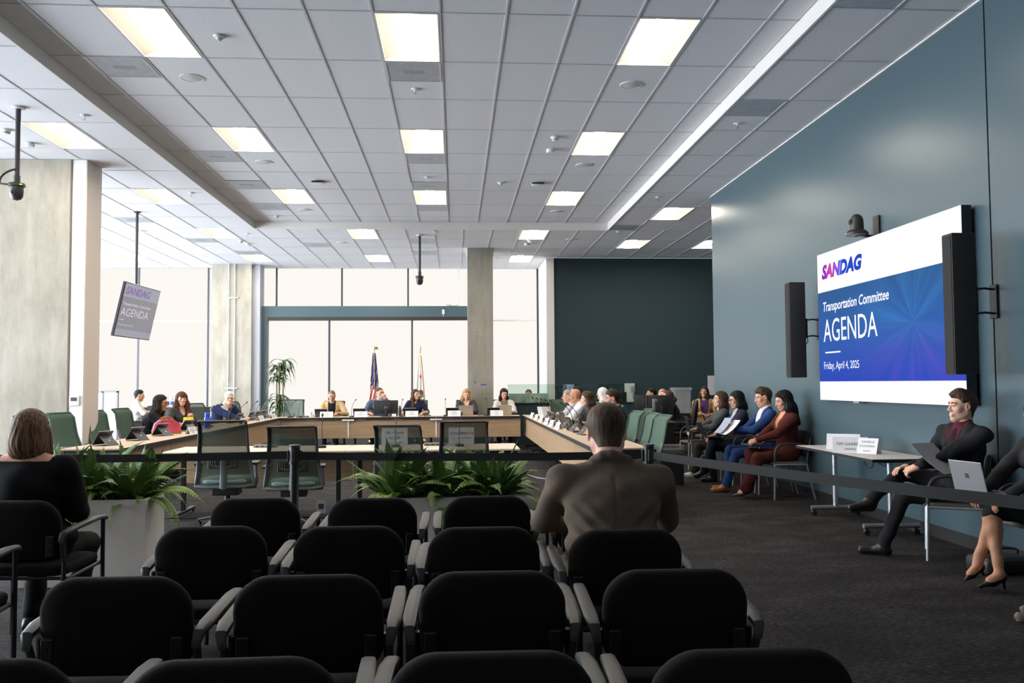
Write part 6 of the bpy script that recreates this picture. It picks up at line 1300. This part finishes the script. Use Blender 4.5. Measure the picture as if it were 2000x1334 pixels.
    if jacket and drag:
        vn = vnormals(Vb, Fb); rv = Vb-np.array(P); bs = (vn @ np.array(fw2) < -.3) & (np.abs(rv @ np.array(xr)) < .006) & (rv @ np.array(u) < .46); Vb[bs] -= vn[bs]*.004
    Vb = smooth_borders(Vb, Fb, fm)
    Vs, Fs, Ms_ = [Vb], [Fb], [fm]; nb = len(Vb)
    Vh, Fh, mh = HEADS[(female, lod)]; mh = mh.astype(np.int32).copy()
    if beard is not None:
        ch_ = Vh[Fh].mean(1); q = (mh == SKIN) & (ch_[:, 1] > -.01) & (ch_[:, 2] < -.048+.02*(np.abs(ch_[:, 0]) > .045)) & (ch_[:, 2] > -.125); mh[q] = 12
    Vh = smooth_borders(Vh, Fh, mh, 3); Vs.append(M4(HM, Vh)); Fs.append(Fh+nb); Ms_.append(mh); nb += len(Vh)
    for i in (0, 1):
        Vg, Fg, _ = HANDS[grips[i]]; Vg = Vg.copy(); Fg = Fg.copy()
        if i == 0: Vg[:, 0] *= -1; Fg = Fg[:, ::-1]
        d = (WR[i]-EL[i]).normalized(); pn = V3(palms[i]) if palms and palms[i] else V3((0, 0, -1)); zc = -(pn-d*pn.dot(d)).normalized(); xc = d.cross(zc)
        Mh = Matrix((xc, d, zc)).transposed().to_4x4(); Mh.translation = WR[i]; sc = (.92 if female else 1.02)
        Vs.append(M4(Mh @ Matrix.Scale(sc, 4), Vg)); Fs.append(Fg+nb); Ms_.append(np.zeros(len(Fg), np.int32)); nb += len(Vg)
    sk = skin_mat(skin); tm = tops if tops else cloth(top); sh = cloth(shirt) if shirt else cloth(top)
    lips = mat('lip_'+skin, tuple(a*b for a, b in zip(SKINS[skin], (.75, .5, .5))), .45)
    mats = [sk, tm, sh, cloth(trousers) if not (bare_leg is True and False) else sk, mat('shoe_%.3f_%.3f' % (shoes[0], shoes[2]), shoes, .4), lips, mat('eye_white', (.34, .30, .27), .4), mat('iris_dark', (.02, .014, .01), .2), hair_mat(hairc), cloth(tie or (.3, .02, .15)), cloth(collar if isinstance(collar, tuple) else (shirt or top)), mat('shoe_sole', (.03, .025, .02), .6) if shoes[0] < .3 else mat('sole_light', (.5, .48, .45), .6), mat('beard_'+skin, tuple(a*.5+b*.5 for a, b in zip(SKINS[skin], HAIRC[beard])) if beard else (.1, .1, .1), .8), cloth(lanyard or (.3, .02, .15))]
    link('body', np_to_mesh('body', np.concatenate(Vs), np.concatenate(Fs), mats, np.concatenate(Ms_)), root)
    if hairst:
        Vq, Fq = hair(hairst); link('hair', np_to_mesh('hair', M4(HM, Vq), Fq, [hair_mat(hairc)]), root)
    if glasses is not None:
        gm = MB()
        for sg in (-1, 1): gm.tube([HM @ V3((sg*.033+.023*math.cos(a), .1, .003+.018*math.sin(a))) for a in [2*PI*q/12 for q in range(13)]], .0022, 5, caps=False); gm.tube([HM @ V3((sg*.056, .098, .008)), HM @ V3((sg*.083, .03, .012)), HM @ V3((sg*.084, -.02, .004))], .002, 5)
        gm.tube([HM @ V3((-.010, .102, .006)), HM @ V3((.010, .102, .006))], .002, 5); gm.build('glasses', mat('glasses_%.2f' % glasses[0], glasses, .3), root)
    if earrings:
        for sg in (-1, 1): MB().lathe([(0, 0), (.004, -.01), (.011, -.04), (0, -.044)], 8, M=Matrix.Translation(HM @ V3((sg*.083, .0, -.035)))).build('earring', PAPER, root)
    root['_joints'] = 0; del root['_joints']
    return root, dict(P=P, N=N, WR=WR, EL=EL, KN=KN, AN=AN, HM=HM)
# ================================================================== the people in the photograph
NAVY = (.012, .017, .042); CHAR = (.035, .036, .04); BLACKC = (.009, .009, .010); WHITEC = (.62, .60, .57)
def th(a=.15, y=.42, z=.79): return [(-a, y, z), (a, y, z)]
# ---- far cross table, facing the camera
yb = 20.47
person('bald man in a tan jacket looking down at the far table', (X(650, yb), yb), PI, s=1.0, bulk=1.12, lean=10, pitch=22, skin='medium', top=srgb(190, 160, 118), shirt=BLACKC, vee=(.05, .30), hairc='stubble', hairst='buzz', beard='grey', hands=[(-.2, .42, .80), (.1, .45, .80)], lod=0)
person('man in a grey-blue jacket and glasses with one hand raised to his cheek', (X(742, yb), yb), PI, s=1.06, bulk=1.1, lean=0, twist=8, yaw=38, skin='light', top=srgb(78, 92, 112), shirt=srgb(150, 165, 200), vee=(.2, .25), collar='single', hairc='brown', hairst='thin', glasses=(.1, .08, .07), hands=[(-.16, .33, 1.13), (.2, .42, .80)], poles=[(-.6, .2, -1), (.8, -.3, -.7)], palms=[(.6, -.5, .2), None], grips=('fist', 'rest'), lod=0)
person('woman in a navy blouse with long brown hair looking sideways', (X(812, yb), yb), PI, s=1.0, female=True, lean=3, yaw=42, skin='light', top=NAVY, jacket=False, neckline=.43, collar=NAVY, hairc='brown', hairst='long', hands=[(-.18, .42, .79), (.2, .40, .79)], bare_arm=True, lod=0)
person('blonde woman in a charcoal blazer reading her laptop', (X(911, yb), yb), PI, s=1.0, female=True, lean=5, pitch=16, skin='fair', top=srgb(66, 64, 70), shirt=srgb(120, 40, 60), vee=(.22, .22), neckline=.34, hairc='blonde', hairst='wavy', hands=[(-.1, .46, .80), (.1, .46, .80)], grips=('type', 'type'), lod=0)
person('dark-haired woman in an olive vest over a white top at the far table', (X(984, yb), yb), PI, s=1.02, female=True, lean=8, pitch=20, yaw=10, skin='light', top=WHITEC, jacket=False, shirt=srgb(122, 112, 88), vee=(.0, .7), hairc='dark', hairst='long', hands=[(-.1, .46, .80), (.1, .46, .80)], grips=('type', 'type'), lod=0)
person('person behind the pale monitors, only the top of the face showing', (aty(1032, 763, 21.85).x, 21.85), PI, seat=.46, s=.98, female=True, skin='medium', top=CHAR, hairc='brown', hairst='updo', lod=1)
# ---- left arm of the horseshoe, facing right
person('woman with long dark wavy hair and glasses leaning over the left arm', (-4.88, 14.2), R(-80), s=1.0, female=True, bulk=1.15, lean=18, yaw=-12, pitch=8, skin='medium', top=(.012, .014, .02), hairc='dark', hairst='wavy', glasses=(.05, .05, .05), hands=[(-.15, .45, .82), (.12, .5, .80)], lod=0, h=.0145)
person('red-haired woman with bangs and white earrings in a dark tweed jacket', (-4.83, 15.65), R(-128), s=1.02, female=True, bulk=1.05, lean=8, yaw=-22, skin='light', top=(.055, .055, .055), shirt=(.03, .02, .03), vee=(.2, .22), neckline=.36, lanyard=(.22, .03, .18), hairc='auburn', hairst='longbangs', earrings=True, hands=[(-.05, .34, .92), (.2, .42, .80)], grips=('grip', 'rest'), lod=0, h=.0145)
person('white-haired man in a navy jacket and glasses leaning on the left arm', (-4.72, 17.7), R(-105), s=1.06, bulk=1.2, belly=1.15, lean=22, twist=-22, yaw=-50, pitch=4, skin='light', top=(.018, .026, .07), shirt=WHITEC, vee=(.16, .26), collar='single', hairc='white', hairst='short', glasses=(.15, .12, .10), hands=[(-.05, .62, .80), (.10, .62, .80)], lod=0, h=.0145)
person('young man in a white polo seated by the frosted partition', (-7.2, 20.3), R(-75), seat=.50, s=1.0, lean=4, pitch=10, skin='medium', top=(.66, .64, .58), jacket=False, bare_arm=True, hairc='black', hairst='crop', hands=[(-.12, .38, .88), (.12, .38, .88)], lod=0)
t = thing('stool', 'dark stool under the young man in the white polo', 'stool', (-7.2, 20.3, 0)); MB().lathe([(0, .47), (.2, .47), (.2, .5), (0, .5)], 20).build('seat', BLK, t)
for a in (45, 135, 225, 315): MB().cyl((.12*math.cos(R(a)), .12*math.sin(R(a)), .47), (.19*math.cos(R(a)), .19*math.sin(R(a)), 0), .012, n=8).build('leg', BMET, t)
person('person in grey trousers with folded hands, mostly hidden by the second green chair', (-6.15, 14.1), R(-80), seat=.45, s=1.0, lean=-6, skin='tan', top=(.06, .06, .065), trousers=(.10, .10, .105), hairc='black', hairst='crop', hands=[(-.06, .34, .66), (.08, .36, .66)], lod=1)
t = thing('guest_chair', 'dark chair under the person hidden by the second green chair', 'chair', (-6.15, 14.1, 0), R(-80))
MB().rbox(-.24, .24, -.24, .24, .40, .445, .02).build('seat', FAB, t); MB().rbox(-.24, .24, -.30, -.26, .45, .85, .02).build('backrest', FAB, t)
for a in (-.22, .22):
    for b in (-.22, .22): MB().cyl((a, b, 0), (a, b, .41), .013, n=8).build('leg', BMET, t)
# ---- right arm of the horseshoe, facing left
person('man in a dark suit with a purple lanyard at the right arm', (2.46, 12.7), R(88), s=1.04, bulk=1.12, lean=12, pitch=8, skin='medium', top=(.018, .019, .024), shirt=(.05, .03, .09), vee=(.2, .25), lanyard=(.25, .2, .35), hairc='dark', hairst='short', beard='dark', hands=[(-.1, .46, .80), (.12, .44, .80)], lod=0, h=.0145)
person('woman with long brown hair in a black jacket at the right arm', (2.42, 14.8), R(88), s=1.0, female=True, lean=14, pitch=12, skin='fair', top=(.012, .012, .013), hairc='brown', hairst='long', hands=[(-.1, .44, .82), (.12, .48, .80)], grips=('grip', 'type'), lod=0, h=.0145)
person('bald man in a white shirt at the right arm', (2.42, 16.2), R(88), s=1.04, bulk=1.18, lean=14, pitch=12, skin='medium', top=(.6, .6, .6), jacket=False, hairc='stubble', hairst=None, hands=[(-.1, .5, .80), (.12, .46, .82)], lod=0)
person('person with glasses in a pale blouse and pink tie past the bald man', (2.42, 17.35), R(88), s=1.0, lean=14, bulk=1.05, pitch=8, skin='light', top=(.42, .42, .44), shirt=(.55, .2, .35), vee=(.2, .3), hairc='grey', hairst='short', glasses=(.1, .1, .1), hands=[(-.1, .48, .80), (.12, .46, .80)])
person('balding man behind the far end of the right arm', (2.70, 18.95), R(80), s=1.08, lean=6, skin='light', top=(.03, .04, .08), hairc='dark', hairst='reced', hands=[(-.1, .4, .80), (.12, .4, .80)])
person('person in a white headscarf behind the long-haired woman', (3.08, 17.95), R(60), s=1.03, female=True, lean=4, skin='medium', top=(.5, .48, .46), hairc='white', hairst='scarf', hands=[(-.12, .35, .75), (.12, .35, .75)])
person('dark-haired man behind the glass counter', (aty(1182, 765, 21.85).x, 21.85), PI, seat=.46, s=1.04, skin='brown', top=(.03, .03, .035), hairc='black', hairst='crop', beard='black', hands=[(-.12, .3, .8), (.12, .3, .8)])
# ---- technicians
person('dark-haired man resting his chin on his hand behind the monitors', (4.39, 19.0), R(95), s=1.0, lean=8, skin='medium', top=(.05, .05, .055), hairc='black', hairst='crop', beard='dark', hands=[(-.02, .25, 1.08), (.15, .4, .8)], poles=[(-.5, .5, -1), (.8, -.3, -.7)], grips=('fist', 'rest'))
person('fair-haired person behind the technicians\' monitors', (4.32, 18.1), R(170), s=.97, lean=6, skin='fair', top=(.2, .2, .22), hairc='blonde', hairst='short')
person('woman with a brown ponytail in a dark jacket at the technicians\' monitors', (4.36, 16.92), R(78), s=.98, female=True, lean=18, skin='light', top=(.03, .028, .032), hairc='brown', hairst='pony', hands=[(-.12, .42, .82), (.12, .44, .82)], seat=.48)
person('woman in a tan cardigan and purple blouse leaning back with folded hands', (5.15, 17.88), R(165), seat=.50, s=1.0, female=True, bulk=1.1, lean=-4, pitch=-10, yaw=-8, skin='medium', top=srgb(170, 138, 98), shirt=(.07, .03, .09), vee=(.02, .28), hairc='dark', hairst='bob', hands=[(-.10, .30, .78), (.06, .32, .80)], grips=('rest', 'rest'))
# ---- along the teal wall, facing left
person('woman in a grey blazer with long curly hair and a laptop on her knees', (4.12, 13.25), R(84), seat=.46, s=.98, female=True, bulk=1.08, lean=4, yaw=6, skin='fair', top=srgb(72, 76, 76), trousers=(.035, .032, .028), shoes=(.42, .42, .40), hairc='chestnut', hairst='wavy', hands=[(-.10, .42, .74), (.10, .45, .72)], grips=('type', 'type'), feet=[(-.12, .50, .085), (.08, .42, .085)], lod=0, h=.0115)
person('woman with black hair and glasses in a navy jacket with a dark laptop', (4.14, 12.48), R(86), seat=.46, s=1.0, female=True, lean=3, pitch=14, skin='light', top=(.018, .02, .04), shirt=(.45, .44, .44), vee=(.06, .30), lanyard=(.45, .06, .25), trousers=(.014, .016, .034), shoes=(.012, .012, .018), hairc='black', hairst='shoulder', glasses=(.02, .02, .02), hands=[(-.12, .40, .70), (.10, .42, .66)], grips=('rest', 'grip'), feet=[(.0, .56, .22), (.10, .40, .085)], kneepole=[(.1, .6, 1), (.15, 1, .6)], toes=[(.0, .9, -.45), (0, 1, 0)], lod=0, h=.0115)
person('young man in a bright blue suit reading a paper', (4.16, 11.52), R(88), seat=.46, s=1.07, bulk=1.0, lean=0, pitch=14, skin='light', top=(.02, .055, .17), shirt=(.66, .64, .62), vee=(.04, .30), collar='single', trousers=(.018, .05, .16), shoes=srgb(140, 88, 45), hairc='brown', hairst='side', hands=[(-.04, .44, .82), (.10, .42, .80)], palms=[(.5, .2, -.6), (-.5, .2, -.6)], grips=('grip', 'grip'), feet=[(-.12, .60, .085), (.12, .52, .085)], lod=0, h=.0115)
person('woman in a maroon suit with long dark hair holding a phone', (4.18, 10.84), R(92), seat=.46, s=1.02, female=True, lean=0, pitch=18, skin='light', top=(.085, .018, .014), shirt=(.55, .24, .10), vee=(.18, .24), neckline=.40, trousers=(.075, .016, .013), trou='wide', shoes=(.06, .05, .055), heel=True, hairc='black', hairst='wavy', hands=[(-.04, .42, .72), (.06, .42, .70)], palms=[(.5, .2, -.4), (-.5, .2, -.2)], grips=('grip', 'grip'), feet=[(-.10, .60, .11), (.06, .50, .11)], lod=0, h=.0115)
# ---- near right: man with lanyard, typing woman, booted neighbour
person('young man in a black suit with a magenta lanyard, legs crossed, looking left', (4.17, 7.0), R(64), seat=.46, s=1.06, lean=-2, twist=42, yaw=26, skin='fair', top=(.020, .020, .022), shirt=(.10, .018, .028), vee=(.12, .26), collar='single', tie=(.025, .010, .014), lanyard=(.42, .04, .22), trousers=(.017, .017, .019), shoes=(.012, .011, .011), hairc='brown', hairst='side', hands=[(-.20, .40, .72), (.06, .42, .72)], palms=[(.4, .1, -.8), (-.4, .1, -.8)], grips=('grip', 'rest'), feet=[(-.12, .62, .085), (-.16, .72, .46)], kneepole=[(-.1, 1, .7), (.6, .7, 1)], toes=[(0, 1, 0), (-.5, .85, -.1)], lod=0, h=.0115)
person('woman in skirt and black heels typing on a silver laptop at right edge', (4.16, 5.93), R(96), seat=.46, s=1.0, female=True, lean=2, pitch=18, skin='medium', top=(.03, .03, .033), trousers=(.012, .012, .014), bare_leg='skirt', shoes=(.010, .009, .009), heel=True, hairc='dark', hairst='long', hands=[(-.10, .42, .66), (.12, .44, .66)], grips=('type', 'type'), feet=[(.12, .50, .15), (-.03, .44, .115)], kneepole=[(.1, 1, .9), (.0, 1, .6)], toes=[(-.1, .9, -.3), (.1, 1, -.1)], lod=0, h=.0115)
person('neighbour in grey suede boots at the lower right edge', (4.22, 4.95), R(72), seat=.46, s=1.0, female=True, lean=0, skin='light', top=(.05, .05, .055), trousers=(.03, .03, .035), shoes=(.13, .115, .10), hairc='brown', hairst='bob', feet=[(-.1, .70, .085), (.1, .62, .085)])
t = copy_tree(gc0); t.location = (4.16, 4.95, 0); t.rotation_euler = (0, 0, R(74)); tag(t, 'guest chair with hooped arms outside the right picture edge', 'chair', 'guest chairs along the teal wall')
# ---- foreground, backs to the camera
person('woman in a black boat-neck top with a highlighted bob, seen from behind', (-2.44, 5.20), R(-4), seat=.455, s=1.0, female=True, bulk=1.38, hips=1.1, lean=2, headback=.0, skin='light', top=(.007, .007, .008), jacket=True, neckline='boat', trousers=(.008, .008, .009), shoes=(.012, .012, .013), hairc='highlight', hairst='bob', hands=[(-.14, .34, .66), (.14, .34, .66)], poles=[(-.45, -.3, -1), (.45, -.3, -1)], feet=[(-.10, .25, .085), (.12, .30, .085)], lod=0, h=.0095, fold=.003)
person('heavy-set man in a brown checked suit seen from behind, head bowed', (.72, 3.98), R(-2), seat=.46, s=1.05, bulk=1.24, belly=1.1, lean=15, pitch=28, hs=1.09, skin='light', tops=tweed((.13, .098, .074)), top=(.13, .098, .074), shirt=(.38, .42, .52), collar='double', vee=(.2, .2), trousers=(.075, .06, .048), shoes=(.02, .016, .012), hairc='brown', hairst='short', hands=[(-.10, .46, .70), (.10, .46, .70)], poles=[(-1, -.15, -.25), (1, -.15, -.25)], feet=[(-.2, .42, .085), (.2, .42, .085)], lod=0, h=.0078, fold=.003, drag=.006)
# ---- things held
laptop('dark laptop on the knees of the woman with black hair', (3.70, 12.48, .66), R(86), body=TAB, w=.32, d=.22, op=115); laptop('dark laptop open on the knees of the woman in the grey blazer', (3.68, 13.25, .69), R(84), body=TAB, w=.32, d=.23, op=100)
sheet('white paper lying on an empty guest chair', (3.98, 14.0, .475), R(85), rx=R(4)); sheet('white paper held by the young man in the blue suit', (3.66, 11.50, .84), R(95), rx=R(-42), w=.22, h=.28); sheet('blue-printed leaflet held behind the white paper', (3.60, 11.62, .86), R(100), rx=R(-50), w=.2, h=.26, m=mat('leaflet', (.35, .38, .5), .6))
t = thing('folder', 'black folder on the lap of the woman in maroon', 'folder', (3.78, 10.90, .645), R(95)); MB().rbox(-.16, .16, -.12, .12, 0, .02, .004, 1).build('cover', mat('black_leather', (.018, .018, .02), .45), t); MB().box(-.155, .155, -.117, .117, .004, .016).build('pages', PAPER, t, 0)
t = thing('phone', 'dark phone in the hands of the woman in maroon', 'phone', (3.72, 10.84, .74), R(92)); t.rotation_euler = (R(40), 0, R(92)); MB().rbox(-.035, .035, -.07, .07, 0, .008, .003, 1).build('case', DPL, t); MB().box(-.031, .031, -.065, .065, .0078, .0088).build('screen', SCRN, t, 0)
t = thing('phone', 'phone with a lit screen on the right arm before the dark-suited man', 'phone', (1.95, 12.0, TT), R(95)); t.rotation_euler = (R(55), 0, R(95)); MB().rbox(-.04, .04, 0, .16, -.004, .004, .003, 1).build('case', DPL, t); MB().box(-.036, .036, .006, .154, .0038, .0048).build('screen', mat('phone_blue', (.05, .08, .2), .2), t, 0)
laptop('silver laptop with a square emblem on the lap of the typing woman', (3.74, 6.03, .655), R(102), body=ALUG, w=.30, d=.22, op=104, logo=True)
sheet('large grey paper held by the young man with the magenta lanyard', (3.88, 6.86, .82), R(28), rx=R(38), w=.30, h=.36, m=mat('grey_sheet', (.34, .33, .33), .7)); sheet('second grey paper behind the first, held by the same young man', (3.95, 7.02, .82), R(48), rx=R(34), w=.28, h=.34, m=mat('darker_sheet', (.2, .2, .2), .7))
t = thing('shoulder_bag', 'black bag on the carpet under the typing woman\'s chair', 'bag', (4.1, 6.45, 0), R(10)); MB().rbox(-.2, .2, -.13, .13, 0, .13, .05, 3).build('body', mat('black_leather', (.018, .018, .02), .45), t); MB().tube(bez((-.15, 0, .12), (-.2, -.1, .22), (.2, -.1, .22), (.15, 0, .12), 10), .01, 6).build('strap', mat('black_leather', (.018, .018, .02), .45), t)
